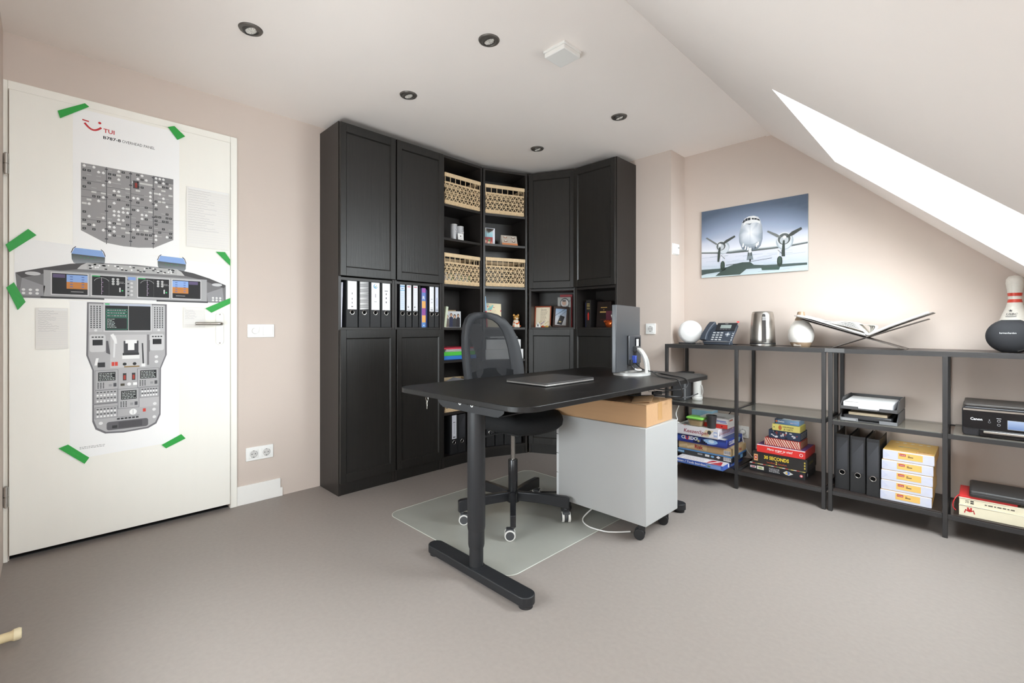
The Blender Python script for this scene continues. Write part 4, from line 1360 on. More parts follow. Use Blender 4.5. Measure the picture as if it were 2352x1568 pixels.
p.build('photo_print', t, INK_GLOSS)
loc, a = pl(FR[2], 0.19, 0.135, 1.0665)
t = thing('wooden_frame_back', 'tan wooden board edge showing above the family photo', 'board', loc, a)
MB().box(-0.045, 0, 0, 0.045, 0.012, 0.139).build('board', M('tan_board', (170, 144, 110), 0.6, var=0.15), t, bev=0.001)
loc, a = pl(FR[2], 0.048, 0.04, 1.0665)
t = thing('leaning_card', 'pale green and white card leaning at the left of the family photo', 'card', loc, a)
MB().obox((0, 0, 0.08), (0.020, 0.05, 0.16), (0, R(8), 0)).build('card_sheet', M('pale_green_card', (206, 214, 190), 0.5, var=0.15, scale=(30, 30, 30)), t)
# floral card, leaning magazine, tiger
loc, a = pl(FR[3], 0.125, 0.07, 1.0665)
t = thing('greeting_card', 'cream greeting card with coloured leaf pattern', 'card', loc, (R(-9), R(3), a))
MB().box(-0.066, 0, 0, 0.066, 0.008, 0.205).build('card_sheet', M('cream_card', (226, 212, 178), 0.5), t, bev=0.001)
p = pr_front(t, y=-0.0004)
r3 = random.Random(12)
for k in range(26):
    x = r3.uniform(-0.062, 0.062); z = r3.uniform(0.006, 0.200)
    if -0.032 < x < 0.040 and 0.03 < z < 0.16:
        continue
    a_ = r3.uniform(0, 3.1); c = [(120, 188, 176), (206, 124, 92), (226, 178, 70), (150, 140, 170), (196, 92, 96)][k % 5]
    q1 = (x + 0.020 * math.cos(a_), z + 0.020 * math.sin(a_))
    q1 = (max(-0.064, min(0.064, q1[0])), max(0.003, min(0.202, q1[1])))
    p.poly([(x, z), ((x + q1[0]) / 2 + 0.006, (z + q1[1]) / 2 - 0.004), q1, ((x + q1[0]) / 2 - 0.006, (z + q1[1]) / 2 + 0.004)], c, 1 + k % 3)
p.poly([(-0.06, 0.145), (-0.02, 0.15), (-0.004, 0.19), (-0.018, 0.19), (-0.03, 0.168), (-0.055, 0.158)], (130, 196, 190), 4)
p.scribble(-0.018, 0.055, 0.03, 0.15, 10, (196, 178, 150), 4, seed=3, fill=0.5)
p.build('card_print', t)
loc, a = pl(FR[3], 0.036, 0.02, 1.0665)
t = thing('leaning_magazine', 'slim blue and red magazine leaning on the corner bookcase side', 'magazine', loc, (0, R(-4), a))
MB().box(0, 0, 0, 0.012, 0.18, 0.255).build('cover', M('magazine_white', (190, 214, 236), 0.4), t)
p = Print((0.006, -0.0004, 0), (1, 0, 0), (0, 0, 1)); p.rect(-0.006, 0.0, 0.006, 0.135, (200, 40, 52), 1); p.rect(-0.006, 0.135, 0.006, 0.25, (150, 196, 230), 1); p.build('spine_print', t)
loc, a = pl(FR[3], 0.318, 0.05, 1.0665)
t = thing('tiger_figurine', 'small glazed tiger figurine in gold, white and orange', 'figurine', loc, a - 0.1)
GLZ = M('glazed_white', (226, 214, 196), 0.15, var=0.25, scale=(60, 60, 60)); GOLD = M('glazed_gold', (176, 128, 62), 0.2, 0.3, var=0.3, scale=(90, 90, 90)); ORN = M('glazed_orange', (214, 92, 36), 0.2)
MB().lathe([(0.0, 0.0), (0.028, 0.0), (0.032, 0.012), (0.029, 0.035), (0.022, 0.058), (0.016, 0.066), (0.0, 0.067)], 20, sy=0.85).build('body', GLZ, t)
hd = MB().lathe([(0.0, -0.026), (0.017, -0.02), (0.026, -0.004), (0.025, 0.010), (0.015, 0.021), (0.0, 0.024)], 20, c=(0, -0.004, 0.082), sy=0.88)
hd = hd.build('head', GOLD, t)
MB().lathe([(0.0, -0.010), (0.011, -0.005), (0.012, 0.003), (0.0, 0.010)], 14, c=(0, -0.024, 0.074), sy=0.7).build('muzzle', GLZ, hd)
for sx in (-1, 1):
    MB().lathe([(0.010, 0.0), (0.010, 0.006), (0.006, 0.014), (0.0, 0.016)], 12, c=(sx * 0.019, 0.0, 0.098), sy=0.5).build('ear', GOLD, hd)
    MB().lathe([(0.0, -0.003), (0.003, 0.0), (0.0, 0.003)], 8, c=(sx * 0.009, -0.026, 0.086)).build('eye', BLACKG, hd)
    MB().lathe([(0.0, 0.0), (0.010, 0.0), (0.011, 0.006), (0.008, 0.03), (0.005, 0.044), (0.0, 0.046)], 12, c=(sx * 0.014, -0.022, 0.0)).build('leg', GLZ, t)
    MB().lathe([(0.0, -0.007), (0.012, -0.003), (0.012, 0.004), (0.0, 0.008)], 12, c=(sx * 0.026, -0.016, 0.010)).build('paw', ORN, t)
MB().tube(bez([(-0.024, -0.014, 0.042), (0, -0.031, 0.030), (0.022, -0.018, 0.046)], 10), 0.0055, 8).build('sash', ORN, t)
loc, a = pl(FR[3], 0.262, 0.045, 1.0665)
t = thing('small_dish', 'small green-grey shell dish beside the tiger figurine', 'dish', loc, a)
MB().lathe([(0.0, 0.0), (0.014, 0.0), (0.028, 0.008), (0.030, 0.011), (0.026, 0.010), (0.012, 0.004), (0.0, 0.003)], 20, sy=0.8).build('bowl', M('shell_green', (150, 168, 150), 0.3, var=0.2), t)
MB().lathe([(0.0, 0.0), (0.01, 0.003), (0.009, 0.012), (0.0, 0.016)], 12, c=(-0.008, 0, 0.006)).build('shell', M('shell_cream', (220, 196, 160), 0.4), t)
# folders, notebooks and white boxes lower down
def flat_stack_item(f, lx, ly, z, w, d, h, label, mat, name='folder', cat='folder', deco=None, rot=0.0, bev=0.002, group=None, band=None):
    loc, a = pl(f, lx, ly, z)
    t = thing(name, label, cat, loc, a + rot, group)
    MB().box(-w / 2, 0, 0, w / 2, d, h).build('cover', mat, t, bev=bev)
    if deco:
        p = Print((0, -0.0004, 0), (1, 0, 0), (0, 0, 1)); deco(p, w, h); p.build('edge_print', t)
    if band:
        band(t, w, d, h)
    return t
zf = 0.8155
flat_stack_item(FR[2], 0.185, 0.012, zf, 0.325, 0.235, 0.032, 'blue plastic document case at the bottom of the folder stack', M('blue_plastic', (58, 128, 206), 0.3), band=lambda t, w, d, h: MB().box(-w / 2 - 0.001, -0.001, 0, w / 2 + 0.001, d, 0.005).build('base_edge', M('navy_edge', (24, 60, 120), 0.3), t))
def elastic(t, w, d, h):
    MB().tube([(0.02, -0.001, 0), (0.045, -0.001, h), (0.045, 0.01, h + 0.001)], 0.0014, 6).build('elastic_band', BLACKP, t)
flat_stack_item(FR[2], 0.182, 0.016, zf + 0.0325, 0.315, 0.235, 0.030, 'bright green folder with elastic band in the folder stack', M('green_plastic', (86, 196, 74), 0.35), band=elastic)
def spiral_edge(p, w, h):
    for k in range(44):
        x = -w / 2 + 0.006 + k * (w - 0.012) / 43
        p.rect(x - 0.001, h * 0.15, x + 0.001, h * 0.85, (40, 40, 42), 1)
flat_stack_item(FR[2], 0.19, 0.020, zf + 0.063, 0.29, 0.22, 0.009, 'lower spiral notebook on the green folder', M('notebook_white', (222, 222, 222), 0.5), 'notebook', 'notebook', spiral_edge)
flat_stack_item(FR[2], 0.192, 0.016, zf + 0.0725, 0.285, 0.22, 0.009, 'upper spiral notebook under the red folder', M('notebook_white', (222, 222, 222), 0.5), 'notebook', 'notebook', spiral_edge)
flat_stack_item(FR[2], 0.18, 0.022, zf + 0.082, 0.30, 0.22, 0.012, 'red folder on top of the folder stack', M('red_plastic', (206, 58, 78), 0.4))
zf = 0.8005
flat_stack_item(FR[3], 0.20, 0.020, zf, 0.345, 0.225, 0.082, 'large white cardboard box in the corner bookcase, the lower one', M('white_box_card', (232, 232, 232), 0.5), 'storage_box', 'box')
flat_stack_item(FR[3], 0.195, 0.028, zf + 0.0825, 0.315, 0.215, 0.082, 'white cardboard box stacked on the larger white box', M('white_box_card', (232, 232, 232), 0.5), 'storage_box', 'box')
flat_stack_item(FR[3], 0.19, 0.022, zf + 0.165, 0.285, 0.21, 0.014, 'flat dark book lying on the two white boxes', BINDERM, 'book', 'book', lambda p, w, h: p.scribble(-0.05, 0.003, 0.05, 0.011, 1, (226, 226, 226), 1, seed=4))
flat_stack_item(FR[3], 0.20, 0.032, zf + 0.1795, 0.25, 0.20, 0.008, 'thin white magazine topmost on the white boxes', PAPER, 'magazine', 'magazine')

# --- niche of the angled cabinet: two frames, greeting picture, trinkets
loc, a = pl(FR[4], 0.092, 0.10, 1.0665)
t = thing('framed_poem', 'orange-brown wooden frame with a printed poem', 'picture frame', loc, (R(-8), 0, a))
FRM = M('orange_wood', (156, 74, 44), 0.4, var=0.2, scale=(30, 30, 6)); FRD = M('dark_walnut', (46, 26, 20), 0.3, var=0.3, scale=(40, 40, 6))
def frame4(t, w, h, b, d, m):
    MB().box(-w / 2, 0, 0, w / 2, d, b).build('frame_rail', m, t, bev=0.0015)
    MB().box(-w / 2, 0, h - b, w / 2, d, h).build('frame_rail', m, t, bev=0.0015)
    MB().box(-w / 2, 0, b, -w / 2 + b, d, h - b).build('frame_stile', m, t, bev=0.0015)
    MB().box(w / 2 - b, 0, b, w / 2, d, h - b).build('frame_stile', m, t, bev=0.0015)
frame4(t, 0.148, 0.186, 0.010, 0.014, FRM)
p = Print((0, 0.006, 0), (1, 0, 0), (0, 0, 1))
p.rect(-0.065, 0.010, 0.065, 0.176, (226, 214, 190), 1)
p.text('Quicke', 0.005, 0.148, 0.022, (50, 46, 44), 2, 'c', width=0.05)
p.scribble(-0.022, 0.05, 0.045, 0.142, 11, (140, 120, 104), 2, seed=6, fill=0.6)
for k in range(10):
    p.circ(-0.05 + (k * 37 % 100) * 0.001, 0.03 + (k * 53 % 50) * 0.0008, 0.007, [(196, 180, 140), (170, 150, 160), (206, 190, 150)][k % 3], 3, 8)
p.build('poem_sheet', t)
MB().box(-0.07, 0.007, 0.006, 0.07, 0.012, 0.18).build('backing_board', GREYBOARD, t)
loc, a = pl(FR[4], 0.252, 0.085, 1.0665)
t = thing('framed_snapshot', 'dark walnut frame with a picture of a black book', 'picture frame', loc, (R(-10), R(4), a + 0.25))
frame4(t, 0.132, 0.182, 0.019, 0.018, FRD)
p = Print((0, 0.008, 0), (1, 0, 0), (0, 0, 1))
p.vgrad(-0.049, 0.049, [(0.017, (170, 168, 168)), (0.07, (200, 202, 208)), (0.166, (150, 180, 214))], 1)
p.poly([(-0.03, 0.03), (0.012, 0.022), (0.034, 0.095), (-0.004, 0.108)], (34, 34, 38), 2)
p.circ(-0.004, 0.05, 0.012, (196, 176, 130), 3, 10, ry=0.006)
p.line(-0.049, 0.1, 0.03, 0.16, 0.004, (90, 96, 104), 2); p.line(-0.02, 0.09, 0.049, 0.15, 0.003, (120, 126, 132), 2)
p.build('picture_sheet', t)
MB().box(-0.058, 0.009, 0.01, 0.058, 0.014, 0.175).build('backing_board', GREYBOARD, t)
loc, a = pl(FR[4], 0.270, 0.165, 1.0665)
t = thing('baby_photo', 'print of a baby, standing behind the walnut frame', 'photograph', loc, a)
MB().box(-0.058, 0, 0, 0.058, 0.004, 0.262).build('photo_board', M('photo_grey', (150, 150, 148), 0.4), t)
p = pr_front(t, y=-0.0004)
p.rect(-0.055, 0.165, 0.055, 0.258, (168, 168, 164), 1)
p.circ(0.005, 0.205, 0.042, (40, 40, 44), 2, 16, ry=0.05); p.circ(0.004, 0.21, 0.034, (220, 218, 216), 3, 16); p.circ(0.0, 0.212, 0.019, (206, 164, 140), 4, 14, ry=0.023); p.circ(0.0, 0.23, 0.018, (60, 44, 40), 5, 12, ry=0.009)
p.line(0.03, 0.17, 0.05, 0.235, 0.008, (90, 90, 96), 5)
p.build('photo_print', t, INK_GLOSS)
loc, a = pl(FR[4], 0.282, 0.190, 1.0665)
t = thing('red_envelope', 'red card standing behind the baby photo', 'card', loc, a)
MB().box(-0.054, 0, 0, 0.054, 0.004, 0.285).build('card_sheet', M('red_card', (178, 40, 50), 0.5), t)
loc, a = pl(FR[4], 0.066, 0.052, 1.0665)
t = thing('triangle_trinket', 'small white triangular souvenir stand', 'souvenir', loc, a)
MB().prism([(-0.024, 0), (0.024, 0), (0.003, 0.042), (-0.003, 0.042)], (0, 0.012, 0), (1, 0, 0), (0, 0, 1), 0.014).build('triangle', WHITEP, t, bev=0.001)
p = Print((0, -0.0025, 0), (1, 0, 0), (0, 0, 1)); p.poly([(-0.006, 0.008), (0.006, 0.008), (0.003, 0.03), (-0.003, 0.03)], (60, 60, 66), 1); p.build('motif', t)
for k, (lx, ly, c, nm, lb) in enumerate(((0.108, 0.05, (196, 78, 34), 'orange_trinket', 'small orange trinket at the foot of the poem frame'), (0.142, 0.052, (206, 170, 80), 'amber_trinket', 'small amber trinket at the foot of the poem frame'), (0.172, 0.055, (90, 84, 70), 'dark_trinket', 'small dark olive trinket between the two frames'))):
    loc, a = pl(FR[4], lx, ly, 1.0665)
    t = thing(nm, lb, 'trinket', loc, a)
    MB().lathe([(0.0, 0.0), (0.014, 0.0), (0.018, 0.004), (0.010, 0.010), (0.006, 0.013), (0.0, 0.014)], 14, sy=0.8).build('body', M('trinket_%d' % k, c, 0.3, var=0.3, scale=(120, 120, 120)), t)
    MB().lathe([(0.0, 0.0), (0.006, 0.002), (0.0, 0.007)], 10, c=(0.004, 0, 0.012)).build('top', M('trinket_top_%d' % k, tuple(min(255, v + 40) for v in c), 0.3), t)
# --- niche of the right-hand cabinet
def bible_deco(p, w, h):
    for z in (0.19, 0.178, 0.166, 0.15):
        p.rect(-w * 0.32, z, w * 0.32, z + 0.004, (206, 182, 110), 1)
    p.poly([(-0.006, 0.06), (0.006, 0.06), (0.008, 0.11), (0, 0.125), (-0.008, 0.11)], (196, 50, 40), 1)
upright_book(FR[5], 0.062, 0.07, 1.0665, 0.045, 0.225, 0.16, 'thick black book with gold bands and a red flame on the spine', M('black_leather', (36, 33, 33), 0.45, var=0.2, bump=0.2, bscale=(300, 300, 300)), bible_deco)
upright_book(FR[5], 0.044, 0.08, 1.0665, 0.016, 0.205, 0.15, 'slim navy book left of the black book', M('navy_leather', (30, 34, 66), 0.45))
loc, a = pl(FR[5], 0.205, 0.10, 1.0665)
t = thing('old_book', 'dark brown leather book facing front with gold title lines', 'book', loc, (R(-6), 0, a))
MB().box(-0.068, 0, 0, 0.068, 0.035, 0.212).build('cover', M('brown_leather', (34, 22, 20), 0.4, var=0.3), t, bev=0.004)
p = pr_front(t, y=-0.0005); p.rect(-0.03, 0.158, 0.03, 0.165, (196, 160, 90), 1); p.rect(-0.036, 0.120, 0.034, 0.130, (210, 176, 104), 1); p.circ(0, 0.143, 0.006, (150, 116, 66), 1, 8); p.rect(-0.03, 0.06, 0.03, 0.066, (90, 40, 34), 1); p.build('title', t)
upright_book(FR[5], 0.268, 0.05, 1.0665, 0.062, 0.130, 0.13, 'wine red small book behind the copper ornament', M('wine_cloth', (84, 22, 44), 0.6), None)
loc, a = pl(FR[5], 0.312, 0.040, 1.0665)
t = thing('copper_ornament', 'shiny copper swan-shaped bowl beside the monitor edge', 'ornament', loc, a)
COP = M('copper', (206, 98, 48), 0.22, 0.8, var=0.2)
MB().lathe([(0.0, 0.0), (0.026, 0.0), (0.040, 0.018), (0.044, 0.036), (0.040, 0.042), (0.036, 0.034), (0.0, 0.02)], 24, sx=1.05, sy=0.7).build('bowl', COP, t)
MB().tube(bez([(0.02, 0, 0.036), (0.03, 0, 0.065), (0.014, 0, 0.09), (0.026, 0, 0.115), (0.04, 0, 0.106)], 14), [0.008] * 10 + [0.006] * 5 + [0.004] * 2 if False else 0.006, 8).build('neck', CHROME, t)
MB().lathe([(0.0, -0.010), (0.009, -0.003), (0.008, 0.006), (0.0, 0.012)], 12, c=(0.034, 0, 0.112)).build('head', COP, t)
for k in range(7):
    MB().obox((-0.042 + k * 0.012, 0, 0.046 + 0.003 * (k % 2)), (0.010, 0.03, 0.014), (0, R(-25), 0)).build('feather', COP, t)

# ================================================================== DESK
DZT = 0.79
desk = thing('standing_desk', 'black-brown height-adjustable desk with rounded corners on black T-legs', 'desk', (1.617, -1.625, 0))
def dk(m, name, mat, parent=desk, **k):
    return m.build(name, mat, parent, **k)
dk(MB().prism(rrect(-0.417, -0.80, 0.417, 0.80, 0.085, 10), (0, 0, DZT - 0.022), (1, 0, 0), (0, 1, 0), 0.022), 'table_top', DESKM, bev=0.0025)
def desk_leg(y):
    leg = dk(MB().cyl((0.0, y, 0.135), (0.0, y, 0.715), 0.0385, n=36), 'leg_outer_tube', STEELB)
    m = MB().lathe([(0.0365, 0.118), (0.0385, 0.135)], 36, c=(0, y, 0))
    leg2 = MB().lathe([(0.0345, 0.115), (0.0345, 0.22), (0.0, 0.22)], 36, c=(0, y, 0)).lathe([(0.0345, 0.217), (0.0365, 0.212), (0.0385, 0.225), (0.0385, 0.24)], 36, c=(0, y, 0))
    # three telescoping sections
    leg.data = MB().lathe([(0.036, 0.205), (0.0385, 0.218), (0.0385, 0.715), (0.0, 0.715)], 40, c=(0, y, 0)).mesh('leg_outer_tube'); leg.data.materials.append(STEELB)
    MB().lathe([(0.0325, 0.132), (0.0350, 0.145), (0.0350, 0.215), (0.0, 0.215)], 40, c=(0, y, 0)).build('leg_middle_tube', STEELB, leg)
    MB().lathe([(0.030, 0.05), (0.030, 0.142), (0.0, 0.142)], 36, c=(0, y, 0)).build('leg_inner_tube', STEELB, leg)
    ft = dk(MB().prism(rrect(-0.325, y - 0.037, 0.325, y + 0.037, 0.0365, 8), (0, 0, 0.014), (1, 0, 0), (0, 1, 0), 0.036), 'foot_bar', STEELB, bev=0.004, seg=3)
    for sx in (-0.29, 0.29):
        MB().cyl((sx, y, 0.0), (sx, y, 0.015), 0.028, n=24).build('foot_pad', BLACKP, ft)
    MB().cyl((0, y, 0.05), (0, y, 0.053), 0.036, n=30).build('collar', STEELB, ft)
desk_leg(-0.655); desk_leg(0.645)
for y0, s in ((-0.655, -1), (0.645, 1)):
    prof = [(-0.135, 0.0), (0.285, 0.0), (0.279, -0.018), (0.262, -0.030), (0.235, -0.037), (-0.075, -0.037), (-0.105, -0.030), (-0.125, -0.016)]
    br = MB().prism([(a - 0.0, b) for a, b in prof], (0, y0 + s * 0.105, DZT - 0.0235), (1, 0, 0), (0, 0, 1), 0.003)
    br.box(-0.10, min(y0 + s * 0.105, y0 - s * 0.09), DZT - 0.060, 0.25, max(y0 + s * 0.105, y0 - s * 0.09), DZT - 0.056)
    b = dk(br, 'leg_bracket', STEELB, bev=0.0)
    for k, x in enumerate((0.0, 0.024, 0.072, 0.099, 0.146)):
        yy = y0 + s * 0.1085
        if k in (1, 3):
            mm = MB(); pts = [(x + 0.006 * math.cos(R(t_)), yy, DZT - 0.031 + 0.006 * math.sin(R(t_))) for t_ in range(150, 391, 30)]
            mm.tube(pts, 0.0016, 6).build('clip', WHITE, b)
        else:
            MB().cyl((x, yy - 0.001, DZT - 0.030), (x, yy + 0.001, DZT - 0.030), 0.0028, n=10).build('bracket_hole', BLACKG, b)
for sx in (-0.16, 0.16):
    dk(MB().box(sx - 0.02, -0.57, DZT - 0.056, sx + 0.02, 0.56, DZT - 0.0235), 'cross_beam', STEELB, bev=0.002)
# cable net under the top
nt = MB()
for k in range(4):
    nt.tube([(0.22 + 0.0, 0.38 + k * 0.06, DZT - 0.023), (0.24, 0.38 + k * 0.06, DZT - 0.075), (0.33, 0.38 + k * 0.06, DZT - 0.075)], 0.0014, 5)
dk(nt, 'cable_net', BLACKP)
# key at the edge
t = thing('key', 'small steel key hanging from the desk edge', 'key', (1.452, -2.418, 0.768))
rm = MB(); ring(rm, (0, 0, -0.008), 0.0095, 0.0013, 20); rm.build('key_ring', CHROME, t)
MB().box(-0.0045, -0.001, -0.032, 0.0045, 0.001, -0.014).box(-0.0025, -0.0008, -0.052, 0.0025, 0.0008, -0.03).build('key_blade', CHROME, t, bev=0.0005)

# ------------------------------------------------------------------ laptop
t = thing('laptop', 'closed dark grey laptop lying on the desk', 'laptop', (1.590, -1.757, DZT), R(0.5))
LAP = M('laptop_graphite', (88, 86, 86), 0.35, 0.55, var=0.06, scale=(5, 300, 5))
LAPE = M('laptop_edge', (176, 174, 172), 0.3, 0.7, var=0.04)
MB().prism(rrect(-0.136, -0.19, 0.136, 0.19, 0.010, 4), (0, 0, 0.003), (1, 0, 0), (0, 1, 0), 0.0085).build('laptop_base', LAPE, t, bev=0.002)
MB().prism(rrect(-0.136, -0.19, 0.136, 0.19, 0.010, 4), (0, 0, 0.0122), (1, 0, 0), (0, 1, 0), 0.0065).build('laptop_lid', LAP, t, bev=0.0016)
for sx in (-0.11, 0.11):
    MB().box(sx - 0.012, -0.16, 0, sx + 0.012, 0.16, 0.0032).build('rubber_foot', BLACKP, t)

# ------------------------------------------------------------------ monitor seen from behind
MP0 = Vector((1.714, -1.352, 0)); MP1 = Vector((1.628, -0.943, 0))
mdir = (MP1 - MP0).normalized(); mang = math.atan2(mdir.y, mdir.x)
mc = (MP0 + MP1) / 2
t = thing('computer_monitor', 'grey flat computer monitor seen from behind on a silver ring stand', 'monitor', (mc.x, mc.y, DZT), mang)
MW = (MP1 - MP0).length
MBK = M('monitor_back_plastic', (70, 72, 76), 0.32, 0.15, var=0.05, scale=(120, 3, 3), bump=0.05, bscale=(300, 4, 4))
# local: x along the panel (away from viewer), -y is the rear side facing the room
MB().box(-MW / 2, -0.004, 0.024, MW / 2, 0.022, 0.404).build('screen_shell', MBK, t, bev=0.004)
MB().box(-MW / 2 + 0.012, 0.0221, 0.036, MW / 2 - 0.012, 0.0228, 0.392).build('screen', BLACKG, t)
MB().box(-0.03, -0.016, 0.055, 0.19, -0.004, 0.23).build('electronics_hump', MBK, t, bev=0.008)
pt = MB().box(0.075, -0.0182, 0.150, 0.165, -0.0158, 0.215).build('port_panel', BLACKG, t)
p = Print((0.115, -0.0184, 0.18), (1, 0, 0), (0, 0, 1)); p.rect(-0.022, -0.016, 0.022, 0.026, (236, 236, 236), 1); p.scribble(-0.02, -0.014, 0.02, 0.024, 5, (120, 120, 124), 2, seed=2); p.build('type_label', t)
SILV = M('silver_plastic', (206, 206, 204), 0.3, 0.3, var=0.03)
nk = MB()
prof = bez([(0.07, -0.018, 0.150), (0.065, -0.052, 0.140), (0.045, -0.092, 0.085), (0.03, -0.106, 0.012)], 14)
ls = []
for k, q_ in enumerate(prof):
    wv = 0.026 + 0.008 * k / len(prof)
    d_ = (prof[min(k + 1, len(prof) - 1)] - prof[max(k - 1, 0)]).normalized()
    n_ = Vector((1, 0, 0)).cross(d_)
    ls.append([q_ + Vector((sx * wv, 0, 0)) + n_ * sy * 0.008 for sx, sy in ((-1, -1), (1, -1), (1, 1), (-1, 1))])
nk.loops(ls); nk.build('stand_neck', SILV, t, bev=0.004)
MB().cyl((0.035, -0.026, 0.150), (0.105, -0.026, 0.150), 0.015, n=20).build('tilt_hinge', DGREY, t)
# open ring base
def oval(a, b, n=40, cx=0, cy=0, z=0.0):
    return [Vector((cx + a * math.cos(2 * math.pi * k / n), cy + b * math.sin(2 * math.pi * k / n), z)) for k in range(n)]
bs = MB()
o1 = oval(0.128, 0.105, cy=-0.022, z=0.001); o2 = oval(0.128, 0.105, cy=-0.022, z=0.013); i2 = oval(0.098, 0.074, cy=-0.016, z=0.017); i1 = oval(0.094, 0.070, cy=-0.016, z=0.001)
bs.loops([o1, o2, i2, i1], cap=False, closed_rows=True)
bs.build('ring_base', SILV, t, bev=0.0, smooth=50)
pl1 = MB().box(-0.028, -0.030, 0.052, 0.0, -0.012, 0.088).build('power_plug', BLACKP, t, bev=0.003)
pl2 = MB().box(0.020, -0.040, 0.066, 0.042, -0.015, 0.110).build('video_plug', M('vga_blue', (66, 92, 190), 0.4), t, bev=0.003)
CBL = BLACKP
def cable(name, label, pts, r=0.003, mat=None, n=44):
    base = Vector(pts[0])
    pts = [Vector(q_) - base for q_ in pts]
    o = MB().tube(bez(pts, n), r, 8).build(name, mat or CBL, loc=base)
    return tag(o, label, 'cable')
T = Matrix.Translation(t.location) @ Matrix.Rotation(mang, 4, 'Z')
def mw(x, y, z):
    return T @ Vector((x, y, z))
cable('power_cable', 'black power cable running from the monitor over the desk edge', [mw(-0.014, -0.026, 0.052), mw(-0.012, -0.05, 0.030), mw(0.0, -0.09, 0.030), mw(0.03, -0.135, 0.018), (1.86, -1.145, 0.7945), (1.96, -1.215, 0.7945), (2.030, -1.265, 0.796), (2.052, -1.275, 0.765), (2.052, -1.245, 0.722), (2.035, -1.24, 0.702), (1.97, -1.25, 0.698)], 0.0032)
cable('video_cable', 'black video cable looping over the right desk edge', [mw(0.031, -0.034, 0.066), mw(0.02, -0.075, 0.035), mw(0.07, -0.12, 0.016), (1.80, -1.00, 0.7945), (1.90, -1.07, 0.7945), (2.020, -1.165, 0.7955), (2.056, -1.195, 0.772), (2.050, -1.24, 0.748), (2.0, -1.29, 0.742), (1.94, -1.32, 0.745)], 0.0034)
cable('cable_sleeve', 'white cable sleeve on the power cable behind the monitor', [mw(-0.0125, -0.044, 0.034), mw(-0.010, -0.060, 0.0285), mw(-0.003, -0.082, 0.0295)], 0.0048, WHITE, 12)
cable('loose_cable', 'black cable lying on the cardboard box under the desk', [(1.70, -1.30, 0.700), (1.80, -1.33, 0.698), (1.90, -1.27, 0.700), (1.97, -1.22, 0.699), (2.02, -1.14, 0.690), (2.05, -1.06, 0.705)], 0.0035)
t = thing('cable_adapter', 'small black cable adapter on the cardboard box', 'adapter', (1.905, -1.245, 0.7035), R(60))
MB().box(-0.026, -0.012, 0, 0.026, 0.012, 0.018).build('housing', BLACKP, t, bev=0.003)
MB().cyl((0.026, 0, 0.009), (0.048, 0, 0.009), 0.004, n=8).build('strain_relief', BLACKP, t)

# ------------------------------------------------------------------ drawer cabinet on castors
t = thing('drawer_cabinet', 'light grey metal drawer cabinet on castors under the desk', 'cabinet', (1.70, -1.333, 0))
x0, x1, y0, y1 = -0.283, 0.283, -0.17, 0.17
MB().box(x0 + 0.016, y0, 0.088, x1, y1, 0.57).build('cabinet_body', GREYCAB, t, bev=0.002)
DRM = M('drawer_front_white', (222, 224, 226), 0.4)
for k, (a, b) in enumerate(((0.090, 0.235), (0.238, 0.345), (0.348, 0.455), (0.458, 0.568))):
    d_ = MB().box(x0, y0 + 0.001, a, x0 + 0.0155, y1 - 0.001, b).build('drawer_front', DRM, t, bev=0.0015)
    MB().box(x0 - 0.003, -0.05, b - 0.018, x0 + 0.001, 0.05, b - 0.008).build('pull', MGREY, d_)
for sx in (-0.235, 0.235):
    for sy in (-0.125, 0.125):
        cst = MB().cyl((sx, sy, 0.066), (sx, sy, 0.0882), 0.014, n=16).obox((sx, sy, 0.060), (0.034, 0.026, 0.034), (0, 0, 0.4)).build('caster', BLACKP, t, bev=0.004)
        for o_ in (-1, 1):
            dx = Vector((-math.sin(0.4), math.cos(0.4), 0)) * 0.016 * o_
            c0 = Vector((sx - 0.012, sy, 0.0275))
            MB().cyl(c0 + dx * 0.55, c0 + dx * 1.35, 0.0272, n=24).build('wheel', BLACKP, cst, bev=0.003)
# cardboard box on top of it
t = thing('cardboard_box', 'brown cardboard box lying on the grey drawer cabinet', 'box', (1.668, -1.345, 0.5705), R(2.5))
MB().box(-0.30, -0.15, 0, 0.30, 0.15, 0.108).build('carton', CARD, t, bev=0.002)
fl = MB().obox((0.0, -0.0755, 0.1100), (0.598, 0.148, 0.003), (0, 0, 0)).build('flap', CARD, t)
MB().obox((0.0, 0.0755, 0.1100), (0.598, 0.148, 0.003), (0, 0, 0)).build('flap', CARD, t)
MB().box(0.3003, -0.022, 0.02, 0.3008, 0.026, 0.108).build('tape', CTAPE, t)
MB().obox((0.22, 0.0, 0.1122), (0.16, 0.05, 0.0006), (0, 0, 0.0)).build('tape', CTAPE, t)
MB().obox((0.22, -0.03, 0.1215), (0.10, 0.14, 0.0025), (R(5), R(-5), 0.35)).build('torn_flap', CARD, t)

# ------------------------------------------------------------------ chair mat
t = thing('chair_mat', 'translucent plastic floor mat under the office chair', 'floor mat', (1.235, -1.60, 0))
out = rrect(-0.49, -0.60, 0.49, 0.57, 0.07, 8)
MB().prism(out, (0, 0, 0.0006), (1, 0, 0), (0, 1, 0), 0.0024).build('mat_sheet', MATP, t)
MB().tube([(a, b, 0.0022) for a, b in out], 0.0018, 6, closed=True).build('mat_edge', MATEDGE, t)

# ================================================================== OFFICE CHAIR
ch = thing('office_chair', 'black swivel office chair with mesh back and white-rimmed castors', 'chair', (1.275, -1.715, 0.003))
